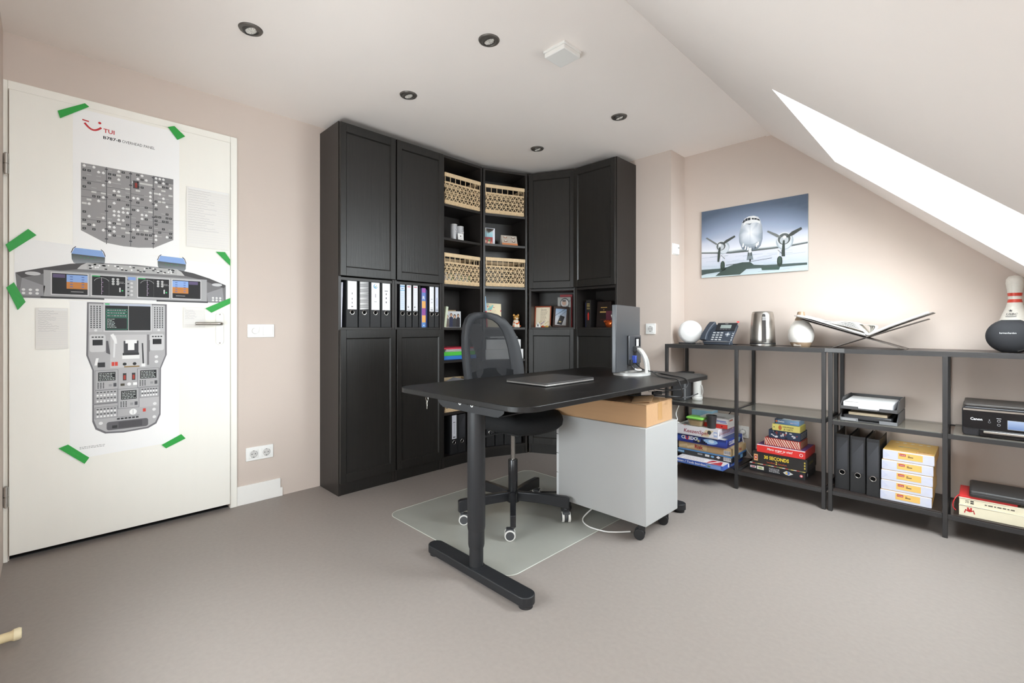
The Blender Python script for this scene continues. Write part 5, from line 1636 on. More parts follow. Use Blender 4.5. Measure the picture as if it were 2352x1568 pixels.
# facing +x ; local coordinates
def seat_loop(sx, z, n=44, cx=0.03):
    pts = []
    for k in range(n):
        a = 2 * math.pi * k / n
        c, s_ = math.cos(a), math.sin(a)
        e = 2.6
        rx = 0.245 * sx * (abs(c) ** (2 / e)) * (1 if c > 0 else -1)
        ry = 0.232 * sx * (abs(s_) ** (2 / e)) * (1 if s_ > 0 else -1)
        drop = 0.012 if c > 0.6 else 0.0
        pts.append(Vector((cx + rx, ry, z - drop * max(0, c))))
    return pts
st = MB().loops([seat_loop(0.70, 0.512), seat_loop(0.90, 0.520), seat_loop(0.985, 0.540), seat_loop(1.0, 0.562), seat_loop(0.985, 0.580), seat_loop(0.93, 0.594), seat_loop(0.75, 0.600), seat_loop(0.4, 0.598), seat_loop(0.05, 0.596)])
st.build('seat', FABRIC, ch, smooth=60)
MB().box(-0.12, -0.09, 0.478, 0.13, 0.09, 0.513).build('seat_mechanism', BLACKP, ch, bev=0.008)
MB().tube(bez([(0.05, -0.08, 0.50), (0.03, -0.18, 0.495), (0.02, -0.235, 0.488), (0.02, -0.275, 0.480)], 10), 0.006, 8).build('lever', BLACKP, ch)
# backrest
half = [(0.0, 1.160), (0.055, 1.157), (0.105, 1.145), (0.150, 1.118), (0.184, 1.075), (0.208, 1.015), (0.222, 0.945), (0.228, 0.87), (0.228, 0.79), (0.222, 0.72), (0.208, 0.675), (0.18, 0.655), (0.12, 0.65), (0.06, 0.648)]
outer = [(a, b) for a, b in half] + [(0.0, 0.647)] + [(-a, b) for a, b in reversed(half[1:])]
def bx(y, z):
    return -0.262 + (1.16 - z) * 0.17 - 0.10 * (1.16 - z) ** 2 * 0.0 + 1.1 * y * y
def ring3(sc_y, sc_z, dx, zc=0.915):
    return [Vector((bx(a * sc_y, zc + (b - zc) * sc_z) + dx, a * sc_y, zc + (b - zc) * sc_z - 0.003)) for a, b in outer]
iz = 0.83
fr = MB().loops([ring3(1.0, 1.0, -0.016), ring3(1.0, 1.0, 0.014), ring3(0.90, 0.945, 0.022), ring3(0.70, 0.85, 0.006), ring3(0.70, 0.85, -0.006), ring3(0.90, 0.945, -0.022)], cap=False, closed_rows=True)
fr.build('back_frame', M('black_nylon_frame', (48, 50, 54), 0.6, var=0.06, scale=(300, 300, 300), bump=0.1), ch, smooth=60)
inner = ring3(0.73, 0.87, 0.001)
cm = Vector((bx(0, 0.915) + 0.004, 0, 0.915))
mid = [cm.lerp(q_, 0.5) + Vector((0.002, 0, 0)) for q_ in inner]
mm = MB()
n_ = len(inner)
mm.add(inner + mid + [cm], [(k, (k + 1) % n_, n_ + (k + 1) % n_, n_ + k) for k in range(n_)] + [(n_ + k, n_ + (k + 1) % n_, 2 * n_) for k in range(n_)])
mm.build('back_mesh', MESHF, ch, smooth=60)
# lumbar panel and support spine
lp = []
for k in range(13):
    y = -0.185 + 0.37 * k / 12
    top = 0.80 + 0.022 * (1 - (y / 0.185) ** 2)
    lp.append((y, top))
poly = lp + [(0.185, 0.67), (-0.185, 0.67)]
rows = []
for zf_ in (0.0, 0.33, 0.66, 1.0):
    rows.append([Vector((bx(y, 0.67 + (tp - 0.67) * zf_) - 0.012, y, 0.67 + (tp - 0.67) * zf_)) for y, tp in lp])
m1 = MB().sheet(rows).sheet([[q_ + Vector((0.02, 0, 0)) for q_ in r_] for r_ in rows])
m1.sheet([rows[-1], [q_ + Vector((0.02, 0, 0)) for q_ in rows[-1]]])
m1.build('lumbar_pad', M('black_lumbar', (30, 31, 33), 0.9, var=0.06, spec=0.2), ch, smooth=60)
sp_ = bez([(-0.10, 0, 0.495), (-0.24, 0, 0.50), (-0.262, 0, 0.58), (-0.235, 0, 0.70), (-0.255, 0, 0.80), (-0.268, 0, 0.86)], 20)
sm = MB()
sm.loops([[q_ + Vector((sx * 0.012, sy * 0.03, 0)) for sx, sy in ((-1, -1), (1, -1), (1, 1), (-1, 1))] for q_ in sp_])
sm.build('back_support', BLACKP, ch, bev=0.004)
# column
MB().cyl((0, 0, 0.30), (0, 0, 0.485), 0.0135, n=24).build('lift_rod', M('lift_rod_steel', (150, 146, 142), 0.2, 0.9), ch)
MB().lathe([(0.022, 0.080), (0.0265, 0.088), (0.0265, 0.318), (0.024, 0.322), (0.014, 0.322)], 28).build('lift_tube', M('black_satin_steel', (40, 40, 42), 0.25, 0.4), ch)
MB().lathe([(0.030, 0.082), (0.038, 0.088), (0.038, 0.138), (0.030, 0.144)], 28).build('hub', M('black_satin_steel', (40, 40, 42), 0.25, 0.4), ch)
LEGM = M('black_satin_leg', (42, 42, 45), 0.3, 0.3, var=0.05)
angs = [-113, -45, 32, 106, 178]
for k, a in enumerate(angs):
    a = R(a)
    d_ = Vector((math.cos(a), math.sin(a), 0))
    s_ = Vector((-d_.y, d_.x, 0))
    L_ = 0.318
    ls = []
    for r_, zt, zb, hw in ((0.030, 0.142, 0.092, 0.016), (0.18, 0.141, 0.088, 0.0155), (0.302, 0.134, 0.070, 0.015), (L_, 0.128, 0.068, 0.0145)):
        ls.append([d_ * r_ + s_ * (sx * hw) + Vector((0, 0, z)) for sx, z in ((-1, zb), (1, zb), (1, zt), (-1, zt))])
    MB().loops(ls).build('leg', LEGM, ch, bev=0.004)
    p0 = d_ * 0.298
    sw = R([20, 60, 75, 120, 200][k])
    off = Vector((math.cos(sw), math.sin(sw), 0)) * 0.014
    ax = Vector((-math.sin(sw), math.cos(sw), 0))
    if k in (0, 1):     # these two castors show their side to the room
        ax = Vector((0.72, -0.69, 0)); off = Vector((-0.012, -0.010, 0)) if k == 1 else Vector((0.004, 0.012, 0))
    if k == 2:
        ax = Vector((0.68, 0.73, 0)); off = Vector((0.010, -0.010, 0))
    cw = p0 + off
    cs = MB().cyl(p0 + Vector((0, 0, 0.058)), p0 + Vector((0, 0, 0.072)), 0.010, n=14)
    cs.cyl(Vector((cw.x, cw.y, 0.030)) - ax * 0.008, Vector((cw.x, cw.y, 0.030)) + ax * 0.008, 0.026, n=20)
    cs.obox((cw.x, cw.y, 0.047), (0.040, 0.040, 0.022), (0, 0, math.atan2(ax.y, ax.x)))
    cst = cs.build('caster', DGREY, ch, bev=0.004)
    for o_ in (-1, 1):
        c0 = Vector((cw.x, cw.y, 0.0275)) + ax * (0.017 * o_)
        MB().cyl(c0 - ax * 0.0065, c0 + ax * 0.0065, 0.0275, n=26).build('tyre', M('white_tyre', (214, 212, 208), 0.45), cst, bev=0.002)
        MB().cyl(c0 - ax * 0.0075, c0 + ax * 0.0075, 0.0215, n=24).build('wheel_disc', DGREY, cst, bev=0.001)

# cords on the floor
cable('floor_cable', 'thin white cable curling out from under the drawer cabinet', [(1.60, -1.36, 0.06), (1.585, -1.475, 0.012), (1.66, -1.535, 0.0075), (1.75, -1.53, 0.0075), (1.80, -1.50, 0.0075), (1.86, -1.44, 0.01)], 0.0035, WHITE)
cable('black_floor_cord', 'black cord with plug on the floor behind the chair base', [(1.02, -1.42, 0.0075), (1.10, -1.36, 0.0075), (1.20, -1.28, 0.010), (1.30, -1.22, 0.02), (1.36, -1.17, 0.03)], 0.004)
t = thing('plug', 'black plug lying on the floor left of the drawer cabinet', 'plug', (1.345, -1.185, 0.003), R(40))
MB().lathe([(0.008, 0.0), (0.016, 0.01), (0.020, 0.03), (0.018, 0.045), (0.0, 0.046)], 16, m=Matrix.Rotation(R(90), 3, 'Y'), c=(0, 0, 0.0205)).build('plug_body', BLACKP, t)
MB().cyl((0.046, 0.008, 0.0205), (0.066, 0.008, 0.0205), 0.0024, n=8).cyl((0.046, -0.008, 0.0205), (0.066, -0.008, 0.0205), 0.0024, n=8).build('pins', CHROME, t)

# ================================================================== METAL SHELVING UNITS
SD = 0.356; SH = 0.945
def shelf_unit(x0, label):
    w = 1.0
    t = thing('metal_shelf', label, 'shelf', (x0, 0, 0), 0, 'low metal shelving units')
    q = 0.020
    for px in (0, w / 2 - q / 2, w - q):
        for py in (-SD, -q - 0.002):
            MB().box(px, py, 0, px + q, py + q, SH - 0.026).build('post', SHELFM, t, bev=0.0015)
    MB().box(0, -SD, SH - 0.026, w, -0.002, SH - 0.020).box(0, -SD, SH - 0.026, w, -SD + 0.003, SH).box(0, -0.005, SH - 0.026, w, -0.002, SH).build('top_tray', SHELFM, t, bev=0.001)
    MB().box(0.0, -SD + 0.003, SH - 0.020, w, -0.005, SH - 0.0005).build('top_board', SHELFT, t, bev=0.001)
    for z0, z1, nm in ((0.504, 0.527, 'rail'), (0.096, 0.119, 'rail')):
        for a, b in ((q, w / 2 - q / 2), (w / 2 + q / 2, w - q)):
            MB().box(a, -SD + 0.002, z0, b, -SD + q - 0.002, z1).build('rail', SHELFM, t, bev=0.001)
            MB().box(a, -q, z1 - 0.007, b, -0.004, z1).build('rail', SHELFM, t, bev=0.001)
        for a in (0, w / 2 - q / 2, w - q):
            MB().box(a + 0.002, -SD + q, z0, a + q - 0.002, -q - 0.002, z1).build('rail', SHELFM, t, bev=0.001)
    for a, b in ((0.003, w / 2 - q / 2), (w / 2 + q / 2, w - 0.003)):
        MB().box(a + q, -SD + 0.004, 0.527, b - q * 0.2, -0.006, 0.532).build('glass_shelf', GLASS, t)
        MB().box(a + q, -SD + 0.004, 0.119, b - q * 0.2, -0.006, 0.127).build('bottom_board', SHELFT, t, bev=0.001)
    return t
shelf_unit(1.501, 'left low dark metal shelving unit holding the board games')
shelf_unit(2.5145, 'right low dark metal shelving unit holding the printer and paper')
t = thing('clear_tape_strip', 'clear tape strip over the joint of the two shelving units', 'tape', (2.508, -SD - 0.0016, 0.934))
MB().box(-0.01, -0.0004, -0.011, 0.085, 0.0004, 0.012).build('tape_film', M('clear_tape', (58, 56, 55), 0.3), t)
ZT = SH

# ---- sphere lamp / router globe
t = thing('white_globe', 'glossy white globe-shaped device on the left shelf end', 'globe', (1.623, -0.200, ZT))
gm = Matrix.Rotation(R(90), 3, 'X')
MB().lathe([(0.0, -0.030), (0.035, -0.029), (0.065, -0.022), (0.082, -0.008), (0.0855, 0.004), (0.081, 0.016), (0.06, 0.028), (0.0, 0.034)], 48, m=Matrix.Rotation(R(14), 3, 'Z') @ gm, c=(0, 0, 0.088)).build('shell', M('gloss_white', (250, 250, 250), 0.15), t, smooth=60)
MB().obox((0, 0, 0.004), (0.07, 0.05, 0.008), (0, 0, R(14))).build('foot', BLACKP, t, bev=0.002)
p = Print((0.008, -0.0345, 0.084), (0.97, 0.24, 0), (0, 0, 1)); p.scribble(-0.012, -0.002, 0.012, 0.004, 1, (130, 130, 130), 1, seed=3); p.build('brand_print', t)

# ---- desk phone
t = thing('desk_phone', 'dark blue-grey desk telephone with handset on the shelf', 'telephone', (1.842, -0.215, ZT), R(-6))
PHM = M('phone_blue_grey', (62, 69, 80), 0.4, var=0.04); PHD = M('phone_dark', (40, 42, 46), 0.35)
tl = R(-42)
body = [(-0.110, 0.014), (0.100, 0.014), (0.125, 0.135), (-0.078, 0.135)]
vup = Vector((0, 0.55, 0.835)).normalized()
pn = Vector((1, 0, 0)).cross(vup)
bb = MB().prism([(-0.105, 0.0), (0.100, 0.0), (0.112, 0.150), (-0.080, 0.150)], Vector((0, -0.05, 0.018)), (1, 0, 0), vup, -0.022)
bb.build('phone_body', PHM, t, bev=0.006)
MB().box(-0.095, -0.052, 0.0, 0.095, 0.0, 0.020).build('front_edge', PHM, t, bev=0.005)
MB().box(-0.098, -0.055, 0.020, 0.098, -0.049, 0.026).build('trim_strip', MGREY, t)
MB().prism([(-0.04, 0.0), (0.10, 0.0), (0.10, 0.006), (-0.04, 0.006)], Vector((0, 0.035, 0.0)), (1, 0, 0), (0, 0.2, 1), -0.03).build('rear_stand', PHD, t)
sc_ = MB().prism([(-0.030, 0.094), (0.108, 0.094), (0.112, 0.158), (-0.028, 0.158)], Vector((0, -0.0502, 0.0183)) , (1, 0, 0), vup, 0.006).build('display_bezel', PHD, t, bev=0.002)
p = Print(Vector((0, -0.0502, 0.0183)) + pn * 0.0065, (1, 0, 0), vup)
p.rect(0.0, 0.112, 0.076, 0.140, (150, 160, 156), 1); p.text('Yealink', 0.038, 0.147, 0.008, (200, 200, 200), 1, 'c')
for k in range(4):
    p.rect(0.0 + k * 0.020, 0.101, 0.014 + k * 0.020, 0.105, (110, 112, 116), 1)
p.build('display', t)
p = Print(Vector((0, -0.0502, 0.0183)) + pn * 0.0002, (1, 0, 0), vup)
p.circ(0.064, 0.066, 0.019, (92, 100, 112), 1, 18); p.circ(0.064, 0.066, 0.009, (196, 198, 200), 2, 14)
for a in (0, 90, 180, 270):
    p.circ(0.064 + 0.014 * math.cos(R(a)), 0.066 + 0.014 * math.sin(R(a)), 0.003, (214, 216, 218), 3, 6)
for k in range(4):
    p.rect(0.094, 0.018 + k * 0.018, 0.104, 0.023 + k * 0.018, (196, 198, 202), 1)
p.rect(0.03, 0.012, 0.076, 0.014, (120, 126, 136), 1)
p.build('button_print', t)
for r_ in range(4):
    for c_ in range(3):
        o_ = Vector((0, -0.0502, 0.0183))
        cc = o_ + Vector((1, 0, 0)) * (-0.034 + c_ * 0.027) + vup * (0.020 + r_ * 0.019)
        MB().prism([(-0.009, -0.0045), (0.009, -0.0045), (0.009, 0.0045), (-0.009, 0.0045)], cc, (1, 0, 0), vup, 0.003).build('key_button', M('key_light', (200, 202, 204), 0.4), t, bev=0.001)
hs = bez([Vector((-0.088, -0.060, 0.030)), Vector((-0.084, -0.045, 0.075)), Vector((-0.072, -0.005, 0.125)), Vector((-0.060, 0.028, 0.150))], 10)
h = MB()
lp_ = []
for k, q_ in enumerate(hs):
    e_ = abs(k / (len(hs) - 1) - 0.5) * 2
    hw, hh = 0.019 + 0.004 * e_, 0.010 + 0.008 * e_
    d_ = (hs[min(k + 1, len(hs) - 1)] - hs[max(k - 1, 0)]).normalized()
    a_ = Vector((1, 0, 0)); b_ = d_.cross(a_).normalized()
    lp_.append([q_ + a_ * (sx * hw) + b_ * (sy * hh) for sx, sy in ((-1, -1), (1, -1), (1, 1), (-1, 1))])
h.loops(lp_); h.build('handset', PHM, t, bev=0.006, seg=3)
MB().cyl((0.113, 0.034, 0.155), (0.113, 0.034, 0.163), 0.008, n=12).build('message_lamp', M('red_lamp', (200, 40, 40), 0.3, emit=((255, 40, 40), 1.2)), t)
cd = [Vector((-0.095, -0.06, 0.012))]
pts = []
for k in range(200):
    u_ = k / 199
    c_ = Vector((-0.095 - 0.15 * math.sin(u_ * 2.6), -0.062 - 0.055 * math.sin(u_ * 3.0), 0.0075))
    pts.append(c_ + Vector((0, 0.005 * math.cos(k * 1.3), 0.0045 * math.sin(k * 1.3))))
MB().tube(pts, 0.0018, 5).build('coiled_cord', PHD, t)

# ---- kettle
t = thing('electric_kettle', 'brushed steel electric kettle with dark window strip', 'kettle', (2.113, -0.190, ZT))
MB().lathe([(0.0, 0.0), (0.074, 0.0), (0.077, 0.003), (0.077, 0.011), (0.0745, 0.013)], 48).build('power_base', STEEL, t)
MB().lathe([(0.0745, 0.013), (0.0765, 0.016), (0.0758, 0.05), (0.0722, 0.13), (0.066, 0.205), (0.061, 0.224), (0.054, 0.228), (0.0, 0.230)], 48).build('kettle_body', STEEL, t, smooth=50)
MB().lathe([(0.0772, 0.0125), (0.0776, 0.015), (0.0772, 0.0175)], 48).build('seam', BLACKP, t)
hd = MB()
vd = Vector((0.40, -0.917, 0))   # towards the room
sd_ = Vector((-vd.y, vd.x, 0))
def kr(z):
    pf = [(0.0765, 0.016), (0.0758, 0.05), (0.0722, 0.13), (0.066, 0.205), (0.061, 0.224)]
    for (r0, z0), (r1, z1) in zip(pf[:-1], pf[1:]):
        if z0 <= z <= z1:
            return r0 + (r1 - r0) * (z - z0) / (z1 - z0) + 0.0006
lp_ = []
for z in (0.025, 0.06, 0.10, 0.14, 0.18, 0.205, 0.213):
    hw = 0.0135 if z < 0.2 else 0.0135 * (0.8 if z < 0.21 else 0.3)
    rr_ = kr(z)
    lp_.append([vd * (rr_ * 0.93) - sd_ * hw + Vector((0, 0, z)), vd * (rr_ * 0.93) + sd_ * hw + Vector((0, 0, z)), vd * (rr_ + 0.0015) + sd_ * hw * 0.9 + Vector((0, 0, z)), vd * (rr_ + 0.0015) - sd_ * hw * 0.9 + Vector((0, 0, z))])
hd.loops(lp_); hd.build('level_window', M('smoked_window', (60, 58, 58), 0.15, var=0.2, scale=(3, 3, 30)), t, bev=0.002)
p = Print(vd * (kr(0.18) + 0.0022) + Vector((0, 0, 0.165)), sd_, (0, 0, 1)); p.rect(-0.010, 0.004, 0.010, 0.009, (200, 200, 200), 1); p.rect(-0.010, 0.014, 0.010, 0.018, (190, 190, 190), 1); p.rect(-0.010, 0.022, 0.010, 0.026, (190, 190, 190), 1); p.build('window_print', t)
hb = -sd_ * 0.0 - vd
MB().tube(bez([hb * 0.058 + Vector((0, 0, 0.21)), hb * 0.10 + Vector((0, 0, 0.205)), hb * 0.112 + Vector((0, 0, 0.14)), hb * 0.085 + Vector((0, 0, 0.05))], 14), 0.009, 10).build('handle', BLACKP, t)

# ---- aroma diffuser
t = thing('aroma_diffuser', 'frosted white glass aroma diffuser with pale wooden neck and foot', 'diffuser', (2.338, -0.190, ZT))
WOOD = M('pale_brass_wood', (158, 134, 110), 0.4, 0.15, var=0.1)
MB().lathe([(0.0, 0.0), (0.048, 0.0), (0.058, 0.016), (0.061, 0.028), (0.0, 0.028)], 40).build('wood_foot', WOOD, t)
MB().box(-0.03, -0.056, 0.002, 0.012, -0.044, 0.020).build('control_panel', M('grey_panel', (150, 140, 130), 0.5), t, bev=0.003)
MB().lathe([(0.060, 0.028), (0.068, 0.045), (0.0715, 0.072), (0.068, 0.105), (0.056, 0.135), (0.040, 0.158), (0.032, 0.168)], 48).build('glass_globe', M('frosted_crackle_glass', (244, 241, 236), 0.3, var=0.08, scale=(26, 26, 26), bump=0.4, bscale=(34, 34, 34)), t, smooth=60)
MB().lathe([(0.034, 0.165), (0.034, 0.172), (0.024, 0.192), (0.0205, 0.215), (0.018, 0.221), (0.012, 0.215), (0.0, 0.214)], 36).build('wood_neck', WOOD, t)

# ---- open book on an X stand
t = thing('book_stand', 'dark metal folding X stand under the open book', 'book stand', (2.69, -0.185, ZT))
PLM = M('stand_bronze', (92, 84, 78), 0.45, 0.3, var=0.06)
def plate_(p0, p1, w, th):
    m = MB()
    m.bar((p0[0], 0, p0[1]), (p1[0], 0, p1[1]), w, th, up=(0, 0, 1))
    return m
plate_((-0.175, 0.002), (0.255, 0.168), 0.14, 0.004).build('support_plate', PLM, t)
plate_((0.165, 0.002), (-0.340, 0.172), 0.16, 0.004).build('support_plate', PLM, t)
bk_ = thing('open_book', 'large open book lying on the X stand, white pages spread', 'book', (2.69, -0.185, ZT + 0.010))
def page_block(rows_, name, mat, wdt, th):
    m = MB()
    L1 = [[Vector((x, -wdt / 2, z)) for x, z in rows_], [Vector((x, wdt / 2, z)) for x, z in rows_]]
    L2 = [[v + Vector((0, 0, th)) for v in r_] for r_ in L1]
    k = len(rows_)
    prof = [(x, z) for x, z in rows_] + [(x, z + th) for x, z in reversed(rows_)]
    m.prism([(x, z) for x, z in prof], (0, wdt / 2, 0), (1, 0, 0), (0, 0, 1), wdt)
    return m.build(name, mat, bk_, smooth=50)
PG = M('book_page_white', (240, 238, 234), 0.6, var=0.03, scale=(3, 3, 500)); CV = M('book_cover_grey', (120, 114, 110), 0.5, var=0.05)
cl = [(-0.365, 0.183), (-0.30, 0.160), (-0.20, 0.125), (-0.10, 0.092), (0.0, 0.060)]
cr = [(0.0, 0.060), (0.10, 0.113), (0.20, 0.158), (0.275, 0.190)]
page_block(cl, 'left_cover', CV, 0.22, 0.003)
page_block(cr, 'right_cover', CV, 0.22, 0.003)
page_block([(-0.350, 0.182), (-0.27, 0.160), (-0.17, 0.124), (-0.07, 0.088), (-0.01, 0.068)], 'left_pages', PG, 0.205, 0.008)
page_block([(0.005, 0.068), (0.10, 0.118), (0.20, 0.163), (0.255, 0.187)], 'right_pages', PG, 0.205, 0.010)
# curled leaves near the spine
for k in range(6):
    hh = 0.010 + k * 0.0065
    arc = bez([(-0.005 + 0.0, 0, 0.070), (-0.020 - 0.004 * k, 0, 0.082 + hh * 0.75), (-0.055 - 0.012 * k * 0.2, 0, 0.098 + hh), (-0.16 + 0.004 * k, 0, 0.131 + hh * 0.40), (-0.30 + 0.02 * k, 0, 0.172 - 0.0067 * k + 0.0004 * k)], 16)
    m = MB()
    m.sheet([[Vector((q_.x, -0.100, q_.z)) for q_ in arc], [Vector((q_.x, 0.100, q_.z)) for q_ in arc]])
    m.sheet([[Vector((q_.x, -0.100, q_.z - 0.002)) for q_ in arc], [Vector((q_.x, 0.100, q_.z - 0.002)) for q_ in arc]])
    m.sheet([[Vector((q_.x, -0.100, q_.z - 0.002)) for q_ in arc], [Vector((q_.x, -0.100, q_.z)) for q_ in arc]])
    m.build('curled_leaf', PG, bk_, smooth=60)
for k in range(4):
    cx0 = 0.018 - 0.0 * k
    arc = bez([(-0.004, 0, 0.070), (0.000 + 0.006 * k, 0, 0.100), (-0.006 + 0.009 * k, 0, 0.122), (-0.045 + 0.006 * k, 0, 0.130 - 0.002 * k), (-0.10, 0, 0.128)], 14)
    m = MB()
    m.sheet([[Vector((q_.x, -0.02 + 0.02 * k * 0, q_.z)) for q_ in arc], [Vector((q_.x, 0.100, q_.z)) for q_ in arc]])
    m.build('rolled_leaf', PG, bk_, smooth=60)

# ---- bowling pin and oval speaker
t = thing('bowling_pin', 'worn white bowling pin with two red neck stripes', 'bowling pin', (3.264, -0.125, ZT))
prof = [(0.0, 0.0), (0.028, 0.0), (0.036, 0.02), (0.050, 0.07), (0.0595, 0.115), (0.057, 0.15), (0.045, 0.19), (0.032, 0.225), (0.0245, 0.26), (0.024, 0.275), (0.0275, 0.31), (0.0325, 0.345), (0.0315, 0.365), (0.022, 0.380), (0.0, 0.386)]
PIN = M('worn_pin_white', (226, 222, 214), 0.4, var=0.12, scale=(70, 70, 260), bump=0.3, bscale=(60, 60, 240))
MB().lathe(prof, 40).build('pin_body', PIN, t, smooth=60)
RS = M('pin_red', (214, 66, 48), 0.4, var=0.05)
def pr(z):
    for (r0, z0), (r1, z1) in zip(prof[:-1], prof[1:]):
        if z0 <= z <= z1:
            return r0 + (r1 - r0) * (z - z0) / (z1 - z0)
for a, b in ((0.248, 0.264), (0.280, 0.296)):
    MB().lathe([(pr(a) + 0.0004, a), (pr((a + b) / 2) + 0.0006, (a + b) / 2), (pr(b) + 0.0004, b)], 40).build('red_stripe', RS, t)
vd = Vector((-0.04, -1, 0)).normalized(); sdv = Vector((1, -0.04, 0)).normalized()
p = Print(vd * 0.0535 + Vector((0, 0, 0.178)), sdv, (0, 0.33, 0.94)); p.text('USBC', -0.03, 0.006, 0.016, (60, 58, 60), 1, slant=0.3, bold=0.01); p.rect(-0.032, -0.002, 0.006, 0.001, (70, 70, 70), 1)
st_ = [(-0.014 + 0.008 * (1 if k % 2 == 0 else 0.42) * math.sin(math.pi * k / 5), 0.030 + 0.008 * (1 if k % 2 == 0 else 0.42) * math.cos(math.pi * k / 5)) for k in range(10)]
p.poly(st_, (70, 68, 70), 1); p.build('pin_print', t)
t = thing('oval_speaker', 'dark grey oval fabric speaker in front of the bowling pin', 'speaker', (3.246, -0.255, ZT))
SPK = M('speaker_fabric', (42, 43, 47), 0.85, var=0.15, scale=(500, 500, 500), bump=0.25, bscale=(900, 900, 900))
ls = []
for k in range(15):
    u_ = k / 14
    z = 0.001 + 0.158 * u_
    zz = (u_ - 0.5) * 2
    a_ = 0.088 * math.sqrt(max(0.02, 1 - (zz * 0.93) ** 2)); b_ = 0.058 * math.sqrt(max(0.02, 1 - (zz * 0.93) ** 2))
    sh = 0.012 * (1 - u_) * 0.6
    ls.append([Vector((a_ * math.cos(2 * math.pi * j / 40), b_ * math.sin(2 * math.pi * j / 40) + sh, z)) for j in range(40)])
MB().loops(ls).build('speaker_body', SPK, t, smooth=60)
arc = [Vector((0.086 * math.cos(R(a)) * 0.985, -0.052 * math.cos(R(a + 60)) * 0.3 - 0.030, 0.079 + 0.070 * math.sin(R(a)))) for a in range(-80, 31, 10)]
MB().tube([Vector((0.080 * math.cos(R(a)), -0.040 + 0.03 * abs(math.cos(R(a))), 0.080 + 0.074 * math.sin(R(a)))) for a in range(-75, 21, 8)], 0.0014, 6).build('chrome_line', CHROME, t)
p = Print((-0.012, -0.0580, 0.092), (1, 0, 0), (0, 0, 1)); p.text('harman/kardon', 0, 0, 0.0105, (230, 230, 230), 1, 'c', width=0.056); p.build('brand_print', t)

# ---- wall picture of an airliner
t = thing('wall_picture', 'large glossy picture of a silver propeller airliner on the right wall', 'picture', (1.983, -0.003, 1.70))
PX0, PX1, PZ0, PZ1 = 1.629, 2.337, 1.446, 1.953
MB().box(PX0 - 1.983, -0.010, PZ0 - 1.70, PX1 - 1.983, 0.0, PZ1 - 1.70).build('panel', M('picture_panel', (150, 170, 170), 0.2), t, bev=0.0008)
p = Print(Vector((0, -0.0108, 0)) - Vector((1.983, 0, 1.70)), (1, 0, 0), (0, 0, 1))
n_ = 14
def skyc(u, v):
    d_ = abs(u - 0.45)
    top = (86, 100, 120); mid_ = (150, 164, 190); low = (226, 228, 238)
    v2 = max(0.0, min(1.0, v + 0.25 * d_ * d_ * 4 * (v > 0.2)))
    if v2 > 0.55:
        k_ = (v2 - 0.55) / 0.45
        return tuple(mid_[i] + (top[i] - mid_[i]) * k_ for i in range(3))
    k_ = v2 / 0.55
    return tuple(low[i] + (mid_[i] - low[i]) * k_ for i in range(3))
HZ = 1.646
for i in range(n_):
    for j in range(10):
        ua, ub = i / n_, (i + 1) / n_; va, vb = j / 10, (j + 1) / 10
        q_ = lambda u, v: (PX0 + (PX1 - PX0) * u, HZ + (PZ1 - HZ) * v)
        p.poly([q_(ua, va), q_(ub, va), q_(ub, vb), q_(ua, vb)], [skyc(ua, va), skyc(ub, va), skyc(ub, vb), skyc(ua, vb)], 1)
p.vgrad(PX0, PX1, [(PZ0, (196, 212, 216)), (1.50, (186, 198, 210)), (1.56, (206, 210, 224)), (1.61, (214, 216, 228)), (HZ, (230, 232, 240))], 1)
r5 = random.Random(2)
for k in range(40):
    z = r5.uniform(PZ0 + 0.01, 1.60); x = r5.uniform(PX0, PX1 - 0.12)
    p.line(x, z, min(PX1, x + r5.uniform(0.05, 0.2)), z + r5.uniform(-0.004, 0.006), 0.0016, r5.choice([(170, 182, 198), (226, 230, 236), (150, 164, 180)]), 2)
sh = [(1.628, 1.508), (1.76, 1.506), (1.818, 1.512), (1.87, 1.53), (1.925, 1.538), (1.979, 1.535), (2.003, 1.513), (2.075, 1.504), (2.332, 1.497), (2.332, 1.482), (2.172, 1.482), (2.164, 1.464), (2.056, 1.469), (2.052, 1.485), (1.954, 1.487), (1.908, 1.451), (1.733, 1.453), (1.769, 1.482), (1.668, 1.474), (1.629, 1.466)]
GS = (74, 88, 86)
# shadow split in convex-ish pieces
p.poly([(1.629, 1.508), (1.76, 1.506), (1.818, 1.512), (1.80, 1.49), (1.769, 1.482), (1.668, 1.474), (1.629, 1.466)], GS, 3)
p.poly([(1.769, 1.482), (1.818, 1.512), (1.87, 1.53), (1.925, 1.538), (1.979, 1.535), (2.003, 1.513), (1.954, 1.487), (1.908, 1.451), (1.733, 1.453)], (70, 84, 80), 3)
p.poly([(1.954, 1.487), (2.003, 1.513), (2.075, 1.504), (2.332, 1.497), (2.332, 1.482), (2.172, 1.482), (2.052, 1.485)], GS, 4)
p.poly([(2.052, 1.486), (2.172, 1.483), (2.164, 1.464), (2.056, 1.469)], (70, 90, 84), 4)
wt = [(1.629, 1.648), (1.737, 1.637), (1.844, 1.634), (1.933, 1.639), (2.036, 1.633), (2.134, 1.632), (2.228, 1.633), (2.3355, 1.640)]
wb = [(1.629, 1.632), (1.737, 1.621), (1.844, 1.611), (1.933, 1.610), (2.036, 1.610), (2.134, 1.611), (2.228, 1.614), (2.3355, 1.624)]
